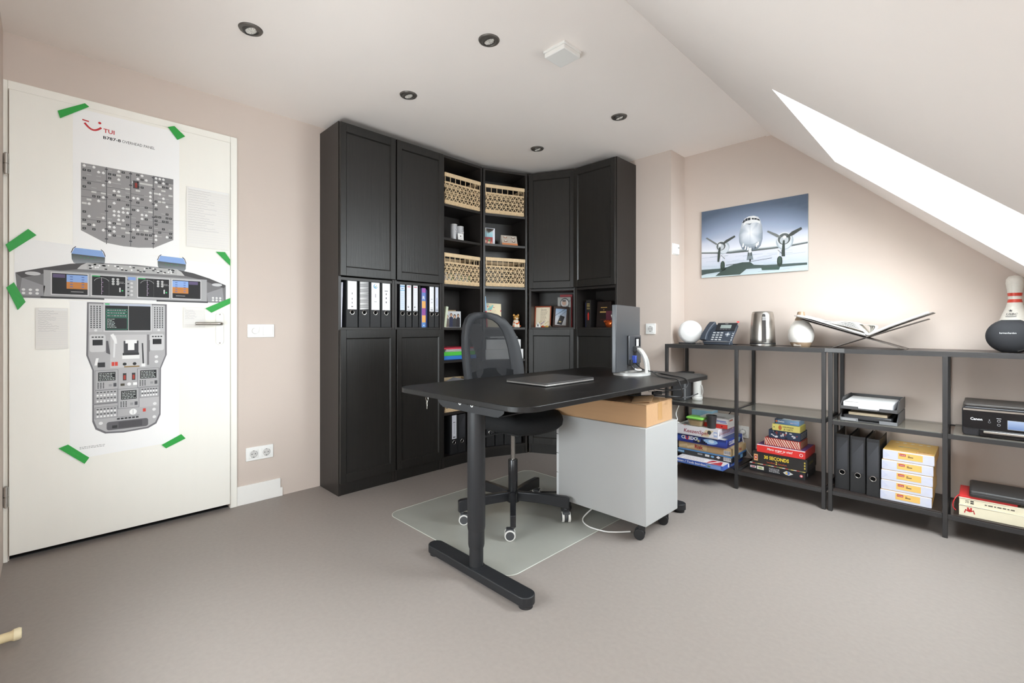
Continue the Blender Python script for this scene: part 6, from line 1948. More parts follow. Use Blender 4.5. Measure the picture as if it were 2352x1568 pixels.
for k in range(7):
    a_, b_, c_, d_ = wb[k], wb[k + 1], wt[k + 1], wt[k]
    mid1 = (a_[0], (a_[1] * 0.45 + d_[1] * 0.55)); mid2 = (b_[0], (b_[1] * 0.45 + c_[1] * 0.55))
    p.poly([a_, b_, mid2, mid1], [(66, 72, 70), (66, 72, 70), (120, 128, 130), (120, 128, 130)], 4)
    p.poly([mid1, mid2, c_, d_], [(150, 158, 164), (150, 158, 164), (232, 234, 238), (232, 234, 238)], 4)
p.line(1.81, 1.527, 1.90, 1.531, 0.004, (70, 74, 80), 5); p.line(1.985, 1.538, 2.12, 1.549, 0.003, (80, 84, 92), 5)
fus = [(1.925, 1.631), (1.904, 1.687), (1.902, 1.737), (1.912, 1.78), (1.925, 1.827), (1.942, 1.85), (1.967, 1.862), (2.003, 1.862), (2.032, 1.849), (2.046, 1.825), (2.056, 1.784), (2.061, 1.736), (2.06, 1.689), (2.048, 1.643), (2.028, 1.624), (1.979, 1.616)]
fc = (1.978, 1.745)
edge_c = [(120, 132, 146), (132, 142, 156), (150, 160, 172), (166, 174, 184), (196, 200, 206), (220, 222, 226), (236, 236, 238), (236, 236, 238), (214, 216, 220), (190, 194, 200), (160, 168, 178), (140, 150, 162), (130, 140, 154), (120, 130, 144), (110, 120, 132), (100, 110, 120)]
for k in range(16):
    k2 = (k + 1) % 16
    a_, b_ = fus[k], fus[k2]
    m1 = (fc[0] + (a_[0] - fc[0]) * 0.62, fc[1] + (a_[1] - fc[1]) * 0.62); m2 = (fc[0] + (b_[0] - fc[0]) * 0.62, fc[1] + (b_[1] - fc[1]) * 0.62)
    mc1 = (206, 212, 220) if k % 3 else (178, 188, 200); mc2 = (206, 212, 220) if k2 % 3 else (178, 188, 200)
    p.poly([a_, b_, m2, m1], [edge_c[k], edge_c[k2], mc2, mc1], 6)
    p.poly([m1, m2, fc], [mc1, mc2, (240, 242, 246)], 6)
p.poly([(1.932, 1.80), (1.952, 1.812), (2.02, 1.812), (2.046, 1.80), (2.042, 1.818), (2.03, 1.84), (1.997, 1.85), (1.96, 1.845), (1.938, 1.828)], (232, 234, 236), 7)
p.poly([(1.925, 1.822), (1.935, 1.84), (1.954, 1.851), (1.981, 1.853), (1.981, 1.835), (1.954, 1.833), (1.933, 1.821)], (54, 58, 64), 8)
p.poly([(1.989, 1.849), (2.02, 1.842), (2.04, 1.83), (2.042, 1.819), (2.02, 1.831), (1.989, 1.838)], (54, 58, 64), 8)
for x in (1.944, 1.962, 2.005, 2.024):
    p.line(x, 1.828, x, 1.852, 0.002, (214, 216, 220), 9)
p.poly([(1.945, 1.815), (1.978, 1.808), (1.99, 1.815), (1.978, 1.802)], (74, 78, 84), 8)
p.line(1.978, 1.62, 1.978, 1.80, 0.0014, (170, 178, 188), 8)
p.path([(1.935, 1.668), (1.96, 1.658), (2.0, 1.658), (2.03, 1.672)], 0.0014, (120, 130, 140), 8)
for (x, y_) in ((1.93, 1.66), (1.945, 1.64), (2.02, 1.65), (2.03, 1.66), (1.962, 1.632)):
    p.poly([(x - 0.006, y_ - 0.012), (x + 0.004, y_ - 0.012), (x + 0.007, y_ + 0.012), (x, y_ + 0.014)], (246, 246, 248), 9)
for (x, y_) in ((1.938, 1.648), (2.012, 1.640), (1.99, 1.628)):
    p.poly([(x - 0.005, y_ - 0.012), (x + 0.005, y_ - 0.012), (x + 0.003, y_ + 0.012)], (80, 88, 96), 9)
p.rect(1.969, 1.60, 1.988, 1.636, (226, 228, 232), 9); p.rect(1.966, 1.578, 1.972, 1.606, (80, 84, 80), 9); p.rect(1.982, 1.578, 1.988, 1.606, (80, 84, 80), 9)
p.poly([(1.955, 1.55), (2.0, 1.55), (1.99, 1.606), (1.962, 1.606)], (124, 134, 140), 8)
p.rect(1.973, 1.536, 1.984, 1.556, (46, 48, 50), 9)
# engines
def engine(cx, cz, r, fx):
    p.circ(cx + fx * 0.016, cz - r * 0.35, r * 1.22, (170, 180, 190), 7, 24, ry=r * 1.35)
    p.circ(cx + fx * 0.02, cz - r * 0.55, r * 0.95, (208, 214, 222), 8, 24, ry=r * 1.0)
    p.circ(cx, cz, r * 1.05, (214, 218, 224), 9, 24); p.circ(cx, cz - 0.001, r * 0.88, (92, 98, 98), 10, 24); p.circ(cx, cz - r * 0.2, r * 0.6, (190, 196, 202), 11, 18)
engine(1.775, 1.674, 0.037, 1); engine(2.196, 1.672, 0.044, 0.2)
for hx, hz in ((1.767, 1.682), (2.198, 1.683)):
    p.circ(hx, hz, 0.011, (226, 228, 230), 15, 12)
BLs = [[(1.661, 1.746), (1.671, 1.752), (1.746, 1.696), (1.753, 1.686), (1.737, 1.688)], [(1.782, 1.689), (1.809, 1.713), (1.872, 1.74), (1.879, 1.728), (1.8, 1.685)], [(1.76, 1.664), (1.773, 1.665), (1.769, 1.599), (1.762, 1.556), (1.749, 1.558), (1.751, 1.615)],
       [(2.089, 1.734), (2.095, 1.743), (2.153, 1.71), (2.183, 1.683), (2.153, 1.687)], [(2.209, 1.684), (2.242, 1.714), (2.298, 1.737), (2.304, 1.722), (2.25, 1.688), (2.213, 1.677)], [(2.189, 1.663), (2.2, 1.662), (2.202, 1.551), (2.182, 1.553), (2.181, 1.589)]]
for k, b_ in enumerate(BLs):
    p.poly(b_, [(120, 124, 124), (76, 80, 78), (64, 72, 68)][k % 3], 14)
# undercarriage
for (wx, wz, ww, hh) in ((1.787, 1.525, 0.016, 0.036), (2.169, 1.521, 0.017, 0.036)):
    p.rect(wx - 0.012, wz + 0.02, wx - 0.006, wz + 0.085, (226, 228, 232), 8); p.rect(wx + 0.012, wz + 0.01, wx + 0.017, wz + 0.08, (206, 210, 216), 8)
    p.line(wx - 0.012, wz + 0.08, wx + 0.015, wz + 0.05, 0.003, (70, 74, 76), 9); p.line(wx + 0.014, wz + 0.085, wx - 0.01, wz + 0.055, 0.003, (230, 232, 236), 9)
    p.poly([(wx + ww * math.cos(2 * math.pi * k / 14), wz + hh * (abs(math.sin(2 * math.pi * k / 14)) ** 0.7) * (1 if math.sin(2 * math.pi * k / 14) > 0 else -1)) for k in range(14)], (52, 64, 58), 10)
    p.poly([(wx + ww * 0.6 * math.cos(2 * math.pi * k / 14), wz + 0.008 + hh * 0.7 * math.sin(2 * math.pi * k / 14)) for k in range(14)], (70, 84, 76), 11)
p.build('airliner_print', t, INK_GLOSS)

# ================================================================== BOARD GAMES
def game(x0, x1, yf, d, z0, z1, label, col, front=None, side=None, top=None, rot=0.0, name='board_game', col_side=None):
    t = thing(name, label, 'board game', ((x0 + x1) / 2, yf, z0), R(rot), 'board games on the bottom shelf')
    w, h = x1 - x0, z1 - z0 - 0.0006
    m = M('game_card_%d_%d_%d' % col, col, 0.45, var=0.04, scale=(25, 25, 25))
    MB().box(-w / 2 + 0.001, 0.001, 0, w / 2 - 0.001, d - 0.001, h * 0.35).build('box_base', m, t)
    MB().box(-w / 2, 0, h * 0.12, w / 2, d, h).build('box_lid', m, t, bev=0.0008)
    hb = 0.0
    if front:
        p = Print((-w / 2, -0.0004, 0), (1, 0, 0), (0, 0, 1)); front(p, w, h); p.build('front_print', t)
    if side:
        p = Print((w / 2 + 0.0004, 0, 0), (0, 1, 0), (0, 0, 1)); side(p, d, h); p.build('side_print', t)
    if top:
        p = Print((-w / 2, 0, h + 0.0003), (1, 0, 0), (0, 1, 0)); top(p, w, d); p.build('cover_print', t)
    return t
def barcode(p, x, z, w, h, L=3):
    p.rect(x, z, x + w, z + h, (235, 235, 235), L)
    r_ = random.Random(1)
    k = x + 0.001
    while k < x + w - 0.001:
        a_ = r_.uniform(0.0006, 0.0016); p.rect(k, z + h * 0.15, k + a_, z + h - 0.001, (40, 40, 44), L + 1); k += a_ + r_.uniform(0.0006, 0.0016)
def f_tock(p, w, h):
    p.vgrad(0, w, [(h * 0.12, (86, 122, 200)), (h, (60, 88, 176))], 1)
    p.rect(w * 0.66, h * 0.14, w * 0.96, h * 0.9, (128, 160, 220), 2); p.circ(w * 0.72, h * 0.45, 0.012, (110, 140, 120), 3, 10, ry=0.006)
    p.text('Keezen / Tock borden', w * 0.655, h * 0.34, 0.019, (240, 242, 248), 3, 'r', 0.02, width=0.225)
def t_tock(p, w, d):
    p.rect(0.0, 0.0, w, d, (206, 200, 206), 1); p.poly([(w * 0.62, 0.004), (w * 0.96, 0.004), (w * 0.9, 0.09), (w * 0.7, 0.09)], (176, 44, 56), 2)
    p.rect(w * 0.1, 0.01, w * 0.66, 0.09, (228, 224, 226), 3); p.scribble(w * 0.15, 0.015, w * 0.6, 0.08, 5, (176, 160, 166), 4, seed=2)
    p.poly([(w * 0.68, 0.006), (w * 0.74, 0.006), (w * 0.86, 0.08), (w * 0.80, 0.08)], (232, 226, 226), 5)
def s_tock(p, d, h):
    p.rect(0, h * 0.12, d, h, (70, 100, 186), 1); p.rect(d * 0.24, h * 0.2, d * 0.30, h * 0.9, (230, 232, 240), 2); p.text('Tock', d * 0.36, h * 0.3, 0.014, (235, 238, 246), 2, 'l', 0.02)
game(1.632, 1.956, -0.460, 0.36, 0.1275, 0.160, 'flat blue Tock board game, bottom of the left stack', (84, 118, 196), f_tock, s_tock, t_tock)
def f_mono(p, w, h):
    p.rect(0, h * 0.12, w, h, (54, 55, 58), 1); p.rect(0, h * 0.86, w, h, (86, 140, 196), 2)
    p.text('MONOPOLY', w * 0.115, h * 0.36, 0.015, (214, 230, 244), 3, 'r', 0.02, width=0.085); p.rect(0.0, h * 0.3, w * 0.125, h * 0.72, (90, 150, 200), 2)
    p.rect(w * 0.38, h * 0.42, w * 0.47, h * 0.66, (150, 150, 152), 2); p.rect(w * 0.52, h * 0.34, w * 0.60, h * 0.7, (206, 206, 206), 2)
    p.circ(w * 0.655, h * 0.5, 0.012, (120, 170, 210), 2, 12, ry=0.007); p.poly([(w * 0.76, h * 0.3), (w * 0.80, h * 0.55), (w * 0.76, h * 0.8), (w * 0.72, h * 0.55)], (230, 230, 230), 2)
    barcode(p, w * 0.85, h * 0.2, w * 0.13, h * 0.6)
def s_mono(p, d, h):
    p.rect(0, h * 0.12, d, h, (52, 54, 60), 1); p.rect(0, h * 0.86, d, h, (70, 120, 190), 2); p.rect(d * 0.55, h * 0.2, d * 0.72, h * 0.8, (120, 170, 210), 2)
game(1.600, 1.975, -0.350, 0.27, 0.1605, 0.2005, 'black board game box with blue rim under the Risk game', (54, 55, 58), f_mono, s_mono, lambda p, w, d: p.rect(0, 0, w, d, (60, 110, 170), 1))
def f_risk(p, w, h):
    p.rect(0, h * 0.12, w, h, (198, 170, 128), 1); p.rect(w * 0.55, h * 0.12, w * 0.86, h, (178, 148, 108), 2)
    for k in range(8):
        p.circ(w * 0.04 + k * 0.014, h * (0.3 + 0.1 * (k % 4)), 0.009, (214, 190, 150), 2, 8)
    p.text('Risk', w * 0.40, h * 0.30, 0.034, (160, 36, 40), 4, 'c', 0.03); p.rect(w * 0.3, h * 0.18, w * 0.5, h * 0.21, (150, 110, 80), 3)
    barcode(p, w * 0.86, h * 0.14, w * 0.12, h * 0.55)
def s_risk(p, d, h):
    p.rect(0, h * 0.12, d, h, (206, 180, 136), 1); p.text('Risk', d * 0.5, h * 0.32, 0.03, (160, 36, 40), 3, 'l', 0.03)
game(1.600, 1.968, -0.340, 0.27, 0.201, 0.2505, 'tan Risk board game in the left stack', (198, 170, 128), f_risk, s_risk)
def f_cluedo(p, w, h):
    p.vgrad(0, w, [(h * 0.12, (46, 56, 134)), (h * 0.6, (52, 78, 160)), (h, (34, 38, 96))], 1)
    p.circ(w * 0.70, h * 0.55, 0.05, (150, 190, 232), 2, 18, ry=h * 0.34); p.circ(w * 0.72, h * 0.6, 0.02, (206, 228, 248), 3, 12, ry=h * 0.22)
    for k in range(9):
        x = w * 0.36 + k * 0.011; hh = h * (0.35 + 0.12 * ((k * 7) % 4)); p.rect(x, h * 0.12, x + 0.010, hh, (24, 28, 50), 4)
    p.circ(w * 0.47, h * 0.4, 0.009, (190, 180, 130), 5, 8); p.rect(w * 0.40, h * 0.62, w * 0.46, h * 0.86, (150, 200, 220), 3)
    p.text('CL', w * 0.115, h * 0.42, 0.032, (240, 240, 240), 6, 'l', 0.04); p.text('U', w * 0.205, h * 0.38, 0.034, (200, 40, 44), 7, 'l', 0.05); p.text('EDO', w * 0.265, h * 0.42, 0.032, (240, 240, 240), 6, 'l', 0.04)
def s_cluedo(p, d, h):
    p.vgrad(0, d, [(h * 0.12, (46, 52, 130)), (h, (60, 84, 180))], 1); p.text('CLUEDO', d * 0.16, h * 0.32, 0.032, (240, 240, 240), 3, 'l', 0.03, width=d * 0.5)
    p.circ(d * 0.78, h * 0.5, 0.03, (150, 190, 220), 2, 12, ry=h * 0.3); p.rect(d * 0.84, h * 0.15, d * 0.95, h * 0.5, (20, 26, 50), 3)
game(1.585, 1.937, -0.352, 0.30, 0.251, 0.3055, 'dark blue Cluedo board game in the left stack', (46, 58, 140), f_cluedo, s_cluedo, lambda p, w, d: (p.rect(0, 0, w, d, (80, 96, 150), 1), p.rect(w * 0.6, 0.005, w * 0.97, 0.06, (190, 190, 190), 2)))
def f_keez(p, w, h):
    p.rect(0, h * 0.1, w, h, (228, 226, 232), 1)
    p.poly([(w * 0.62, h * 0.1), (w * 0.78, h * 0.1), (w * 0.9, h * 0.86), (w * 0.72, h * 0.86)], (214, 200, 170), 2); p.circ(w * 0.80, h * 0.6, 0.014, (70, 74, 70), 3, 10)
    p.rect(w * 0.9, h * 0.2, w * 0.985, h * 0.75, (170, 186, 224), 3); p.rect(w * 0.91, h * 0.4, w * 0.975, h * 0.6, (236, 238, 244), 4)
    p.text('KeezenSpel', w * 0.48, h * 0.28, 0.036, (150, 50, 70), 4, 'c', 0.01, width=w * 0.56, slant=0.1)
def s_keez(p, d, h):
    p.poly([(0, h * 0.1), (d, h * 0.1), (d, h), (0, h)], [(236, 234, 240), (150, 140, 200), (170, 150, 210), (240, 238, 242)], 1)
    p.text('KeezenSpel', d * 0.14, h * 0.34, 0.028, (170, 60, 80), 3, 'l', width=d * 0.55, slant=0.1); p.poly([(d * 0.06, h * 0.3), (d * 0.11, h * 0.3), (d * 0.085, h * 0.85)], (60, 50, 56), 2); p.rect(d * 0.82, h * 0.5, d * 0.92, h * 0.9, (230, 230, 240), 2)
def t_keez(p, w, d):
    p.rect(0, 0, w, d, (214, 212, 214), 1)
    r_ = random.Random(5)
    for k in range(16):
        p.circ(r_.uniform(0.03, w - 0.03), r_.uniform(0.01, 0.12), r_.uniform(0.005, 0.010), r_.choice([(206, 130, 90), (190, 60, 50), (226, 200, 150), (120, 120, 130)]), 2 + k % 3, 8)
game(1.590, 1.888, -0.362, 0.30, 0.306, 0.371, 'white Keezenspel board game in the left stack', (228, 226, 232), f_keez, s_keez, t_keez)
def f_redw(p, w, h):
    p.rect(0, h * 0.1, w, h, (226, 64, 56), 1)
    for k in range(4):
        p.circ(w * (0.15 + 0.22 * k), h * 0.5, 0.006, (140, 30, 34), 2, 7)
game(1.735, 1.926, -0.300, 0.19, 0.3715, 0.4005, 'thin red and white game box under the small white game', (226, 64, 56), f_redw, lambda p, d, h: p.rect(0, h * 0.1, d, h, (236, 234, 236), 1))
def f_wh2(p, w, h):
    p.rect(0, h * 0.1, w, h, (232, 230, 234), 1); p.rect(w * 0.3, h * 0.46, w * 0.58, h * 0.66, (196, 120, 130), 2); p.rect(w * 0.6, h * 0.42, w * 0.92, h * 0.6, (110, 130, 200), 2); p.rect(w * 0.72, h * 0.2, w * 0.95, h * 0.34, (150, 150, 210), 2)
game(1.740, 1.932, -0.300, 0.20, 0.401, 0.441, 'small white game box on top of the left stack', (232, 230, 234), f_wh2, lambda p, d, h: (p.rect(0, h * 0.1, d, h, (238, 236, 238), 1), p.rect(d * 0.1, h * 0.55, d * 0.4, h * 0.8, (200, 110, 90), 2)), lambda p, w, d: (p.rect(0, 0, w, d, (206, 204, 206), 1), p.rect(w * 0.3, 0.02, w * 0.8, 0.07, (160, 156, 160), 2)))
t = thing('tissue_box', 'light blue box at the back of the left game stack', 'box', (1.695, -0.17, 0.3718))
MB().box(-0.075, 0, 0, 0.075, 0.11, 0.085).build('carton', M('pale_blue_card', (156, 200, 226), 0.5, var=0.1, scale=(30, 30, 30)), t, bev=0.002)
MB().box(-0.073, 0.002, 0.0851, 0.073, 0.108, 0.0862).build('top_sheet', M('cool_white_card', (214, 218, 220), 0.5), t)
t = thing('snack_tub', 'clear plastic tub with bright green lid on the Keezenspel box', 'food tub', (1.722, -0.315, 0.3722))
def rl(w, d, z, r=0.016):
    return [Vector((a, b, z)) for a, b in rrect(-w / 2, -d / 2, w / 2, d / 2, r, 4)]
MB().loops([rl(0.088, 0.07, 0.0), rl(0.094, 0.076, 0.004), rl(0.112, 0.090, 0.050)], cap=True).build('tub', see_through('tub_plastic', (196, 176, 140), 0.45, 0.15, 0.1, True), t, smooth=50)
MB().loops([rl(0.080, 0.062, 0.003), rl(0.098, 0.078, 0.036), rl(0.07, 0.05, 0.042)]).build('contents', M('dry_snack', (196, 168, 124), 0.8, var=0.3, scale=(120, 120, 120), bump=0.6), t)
MB().loops([rl(0.118, 0.096, 0.048), rl(0.124, 0.102, 0.051), rl(0.124, 0.102, 0.058), rl(0.112, 0.090, 0.063), rl(0.10, 0.078, 0.062)]).build('lid', M('lime_lid', (140, 214, 96), 0.3), t, smooth=50)
t = thing('black_cup', 'black plastic cup standing on the Keezenspel box', 'cup', (1.831, -0.330, 0.3722))
MB().lathe([(0.0, 0.0), (0.026, 0.0), (0.027, 0.003), (0.034, 0.082), (0.0355, 0.084), (0.0355, 0.088), (0.033, 0.088), (0.0255, 0.006), (0.0, 0.006)], 32).build('cup_wall', M('cup_black', (58, 58, 60), 0.5), t)

def f_travel(p, w, h):
    p.rect(0, h * 0.1, w, h, (36, 35, 38), 1)
    p.rect(0.006, h * 0.4, 0.042, h * 0.68, (220, 214, 216), 2); p.rect(0.012, h * 0.48, 0.036, h * 0.6, (170, 50, 60), 3); p.rect(0.047, h * 0.3, 0.088, h * 0.76, (226, 222, 206), 2); p.circ(0.067, h * 0.53, 0.014, (150, 170, 110), 3, 10, ry=0.006)
    p.scribble(w * 0.37, h * 0.22, w * 0.56, h * 0.8, 4, (220, 220, 222), 2, seed=3, fill=0.9)
    p.poly([(w * 0.62, h * 0.5), (w * 0.68, h * 0.78), (w * 0.74, h * 0.7), (w * 0.8, h * 0.5), (w * 0.72, h * 0.22), (w * 0.66, h * 0.3)], (206, 206, 200), 2); p.circ(w * 0.71, h * 0.52, 0.010, (90, 120, 190), 3, 9); p.circ(w * 0.685, h * 0.5, 0.006, (230, 190, 80), 4, 8)
    p.circ(w * 0.935, h * 0.48, 0.009, (214, 90, 96), 2, 12); p.circ(w * 0.935, h * 0.48, 0.005, (240, 220, 220), 3, 10)
def t_travel(p, w, d):
    p.rect(0, 0, w, d, (206, 200, 190), 1)
    for k in range(20):
        p.rect(k * w / 20, 0.0, (k + 1) * w / 20, 0.02, [(226, 222, 214), (196, 60, 56), (120, 130, 90), (230, 200, 110)][k % 4], 2)
game(2.063, 2.384, -0.290, 0.25, 0.1275, 0.1755, 'black travel game box at the bottom of the right stack', (36, 35, 38), f_travel, lambda p, d, h: (p.rect(0, h * 0.1, d, h, (34, 33, 36), 1), p.circ(d * 0.2, h * 0.5, 0.01, (190, 190, 190), 2)), t_travel)
def f_30(p, w, h):
    p.rect(0, h * 0.06, w, h, (42, 39, 38), 1)
    p.rect(0.008, h * 0.22, 0.032, h * 0.78, (226, 170, 120), 2); p.rect(0.012, h * 0.35, 0.028, h * 0.65, (176, 46, 40), 3); p.circ(0.02, h * 0.5, 0.005, (240, 230, 220), 4, 8)
    p.text('30 SECONDS', w * 0.45, h * 0.50, 0.030, (236, 206, 60), 3, 'c', 0.03, width=w * 0.46)
    for xa, xb in ((0.27, 0.42), (0.48, 0.64)):
        p.path([(w * (xa + (xb - xa) * k / 14), h * (0.22 + 0.035 * math.sin(k * 2.1) + (0.06 if k in (0, 9) else 0))) for k in range(15)], 0.0022, (222, 92, 48), 3)
    p.poly([(w * 0.43, h * 0.16), (w * 0.47, h * 0.16), (w * 0.45, h * 0.3), (w * 0.47, h * 0.42), (w * 0.43, h * 0.42), (w * 0.45, h * 0.3)], (220, 190, 90), 2)
    for k in range(3):
        p.rect(w * 0.945, h * (0.2 + 0.22 * k), w * 0.968, h * (0.34 + 0.22 * k), (210, 190, 80), 2)
game(2.079, 2.392, -0.276, 0.22, 0.176, 0.2525, 'tall black 30 Seconds game in the right stack', (42, 39, 38), f_30, lambda p, d, h: (p.rect(0, h * 0.06, d, h, (44, 41, 40), 1), p.text('30 SECONDS', d * 0.12, h * 0.5, 0.024, (150, 136, 60), 2, 'l', width=d * 0.5)))
def f_mens(p, w, h):
    p.rect(0, h * 0.06, w, h, (222, 52, 48), 1); p.rect(0, h * 0.9, w, h, (240, 236, 240), 2)
    p.text("Mens erger je niet!", w * 0.48, h * 0.42, 0.020, (244, 240, 236), 3, 'c', 0.015, width=w * 0.52, slant=0.25); p.scribble(w * 0.4, h * 0.24, w * 0.56, h * 0.36, 1, (240, 214, 210), 3, seed=2)
    p.circ(w * 0.92, h * 0.45, 0.010, (240, 226, 226), 2, 12); p.circ(w * 0.92, h * 0.45, 0.007, (206, 50, 52), 3, 10)
game(2.106, 2.382, -0.280, 0.24, 0.253, 0.3035, 'red Mens erger je niet game in the right stack', (222, 52, 48), f_mens, lambda p, d, h: p.rect(0, h * 0.06, d, h, (214, 60, 54), 1), lambda p, w, d: (p.rect(0.003, 0.003, w - 0.003, d - 0.003, (96, 64, 120), 1), p.text('Mens', w * 0.7, 0.01, 0.03, (230, 224, 236), 2, 'l')))
def f_stripe(p, w, h):
    p.rect(0, h * 0.06, w, h, (176, 46, 44), 1)
    k = -0.03
    r_ = random.Random(6)
    while k < w:
        b_ = r_.uniform(0.004, 0.007); sl_ = h * 0.55
        x0, x1 = k + sl_, k
        pts = [(max(0, min(w, k + sl_)), h * 0.06), (max(0, min(w, k + sl_ + b_)), h * 0.06), (max(0, min(w, k + b_)), h), (max(0, min(w, k)), h)]
        p.poly(pts, (236, 226, 206), 2); k += b_ + r_.uniform(0.006, 0.010)
game(2.149, 2.353, -0.270, 0.17, 0.304, 0.3525, 'red box with slanted cream stripes in the right stack', (176, 46, 44), f_stripe, lambda p, d, h: (p.rect(0, h * 0.06, d, h, (178, 110, 84), 1), p.scribble(0.01, h * 0.2, d - 0.01, h * 0.9, 4, (214, 176, 140), 2, seed=1)))
def f_dark(p, w, h):
    p.rect(0, h * 0.06, w, h, (48, 62, 88), 1)
    r_ = random.Random(9)
    for k in range(26):
        x = r_.uniform(0.01, w - 0.012); z = r_.uniform(h * 0.15, h * 0.9)
        p.circ(x, z, r_.uniform(0.004, 0.009), r_.choice([(226, 226, 230), (206, 206, 212), (150, 70, 70), (36, 40, 56)]), 2 + k % 5, 7, ry=r_.uniform(0.003, 0.008))
game(2.170, 2.350, -0.256, 0.16, 0.353, 0.4055, 'navy box with white doodles in the right stack', (48, 62, 88), f_dark, lambda p, d, h: (p.rect(0, h * 0.06, d, h, (60, 70, 88), 1), p.scribble(0.01, h * 0.2, d - 0.01, h * 0.9, 4, (200, 202, 206), 2, seed=5)))
def f_yel(p, w, h):
    p.rect(0, h * 0.06, w, h, (238, 226, 130), 1); p.circ(w * 0.29, h * 0.5, 0.010, (206, 120, 60), 2, 10, ry=h * 0.4); p.circ(w * 0.07, h * 0.5, 0.004, (120, 120, 100), 2, 8)
    p.text('VERSPREEK', w * 0.58, h * 0.55, 0.014, (90, 70, 40), 2, 'c', 0.015, width=w * 0.42); p.text('JE NIET!', w * 0.58, h * 0.18, 0.014, (90, 70, 40), 2, 'c', 0.015, width=w * 0.34)
game(2.192, 2.349, -0.260, 0.13, 0.406, 0.4465, 'pale yellow card game box in the right stack', (238, 226, 130), f_yel, lambda p, d, h: p.rect(0, h * 0.06, d, h, (226, 210, 110), 1))
def f_blue(p, w, h):
    p.poly([(0, h * 0.06), (w, h * 0.06), (w, h), (0, h)], [(40, 60, 90), (110, 160, 220), (150, 190, 232), (40, 44, 56)], 1)
    p.text('Qwixx', w * 0.12, h * 0.42, 0.014, (236, 240, 246), 2, 'l', 0.02); p.circ(w * 0.07, h * 0.55, 0.006, (214, 110, 60), 2, 8); p.scribble(w * 0.64, h * 0.28, w * 0.92, h * 0.6, 1, (236, 196, 204), 2, seed=2); p.rect(w * 0.05, h * 0.1, w * 0.5, h * 0.2, (90, 130, 190), 2)
game(2.204, 2.342, -0.250, 0.12, 0.447, 0.4785, 'small blue card game topmost on the right stack', (110, 160, 220), f_blue, lambda p, d, h: p.rect(0, h * 0.06, d, h, (150, 180, 214), 1), lambda p, w, d: (p.rect(0, 0, w, d, (196, 206, 216), 1), p.circ(w * 0.7, d * 0.4, 0.016, (200, 60, 56), 2), p.rect(0, 0, w * 0.3, d, (60, 64, 72), 2)))

# ================================================================== RIGHT SHELF THINGS
def right_binder(x, w, label, ly=-0.335):
    return binder(0.0, x, ly, 0.1275, w, label, deco=lab('pocket'), h=0.318, d=0.285, pages=False, holez=0.098, group='black binders beside the paper')
right_binder(2.538, 0.070, 'black lever arch binder beside the shelf joint, left of three', -0.300)
right_binder(2.614, 0.070, 'black lever arch binder in the middle of three beside the paper', -0.315)
right_binder(2.691, 0.058, 'black lever arch binder next to the paper packs, right of three', -0.330)
for x, y_, w in ((2.538, -0.300, 0.070), (2.614, -0.315, 0.070), (2.691, -0.330, 0.058)):
    pass
# paper reams
RW = M('ream_white_wrap', (206, 208, 222), 0.35, var=0.06, scale=(14, 14, 40), bump=0.2, bscale=(20, 20, 20)); RY = M('ream_yellow_wrap', (236, 190, 104), 0.4, var=0.03)
for k in range(5):
    lb = ('pack of printer paper at the bottom of the stack', 'second pack of printer paper from the bottom', 'third pack of printer paper from the bottom', 'pack of printer paper just under the top one', 'topmost pack of printer paper with its yellow top showing')[k]
    z0 = 0.1276 + k * 0.0545
    dx = (0.0, 0.003, 0.004, 0.006, 0.010)[k]
    t = thing('paper_ream', lb, 'paper pack', (2.858 + dx, -0.338 + 0.002 * k, z0), R([0.3, -0.4, 0.2, 0.5, -0.8][k]), 'stacked packs of printer paper')
    MB().box(-0.105, 0, 0, 0.105, 0.297, 0.0535).build('wrapped_ream', RW, t, bev=0.003)
    MB().box(-0.1045, 0.002, 0.0536, 0.1045, 0.295, 0.0541).build('top_wrap', RY, t)
    MB().box(0.1051, 0.02, 0.003, 0.1056, 0.296, 0.0532).build('side_wrap', RY, t)
    p = Print((0, -0.0006, 0), (1, 0, 0), (0, 0, 1))
    p.rect(-0.040, 0.014, 0.060, 0.047, (232, 188, 106), 1); p.rect(-0.034, 0.030, -0.008, 0.042, (176, 36, 44), 2); p.text('STAPLES', -0.021, 0.0335, 0.0055, (240, 220, 220), 3, 'c', 0.02, width=0.022)
    p.rect(0.0, 0.034, 0.008, 0.037, (70, 56, 44), 2); p.rect(0.0, 0.027, 0.022, 0.031, (60, 46, 40), 2); p.poly([(-0.105, 0.004), (-0.075, 0.026), (-0.105, 0.05)], (196, 200, 220), 1); p.poly([(0.105, 0.004), (0.078, 0.026), (0.105, 0.05)], (206, 208, 226), 1)
    p.build('wrap_label', t)
    if k == 4:
        p = Print((0, 0.0, 0.0543), (1, 0, 0), (0, 1, 0))
        p.circ(-0.01, 0.13, 0.045, (150, 160, 160), 1, 18, ry=0.012); p.circ(0.0, 0.12, 0.035, (236, 190, 104), 2, 18, ry=0.010); p.rect(0.032, 0.016, 0.096, 0.032, (200, 60, 50), 1); p.rect(0.034, 0.019, 0.094, 0.029, (240, 220, 190), 2)
        p.scribble(0.04, 0.04, 0.09, 0.07, 2, (206, 130, 70), 1, seed=4)
        for q_ in range(5):
            p.circ(-0.07 + q_ * 0.034, 0.25, 0.010, (240, 232, 220), 1, 8)
        p.build('top_label', t)
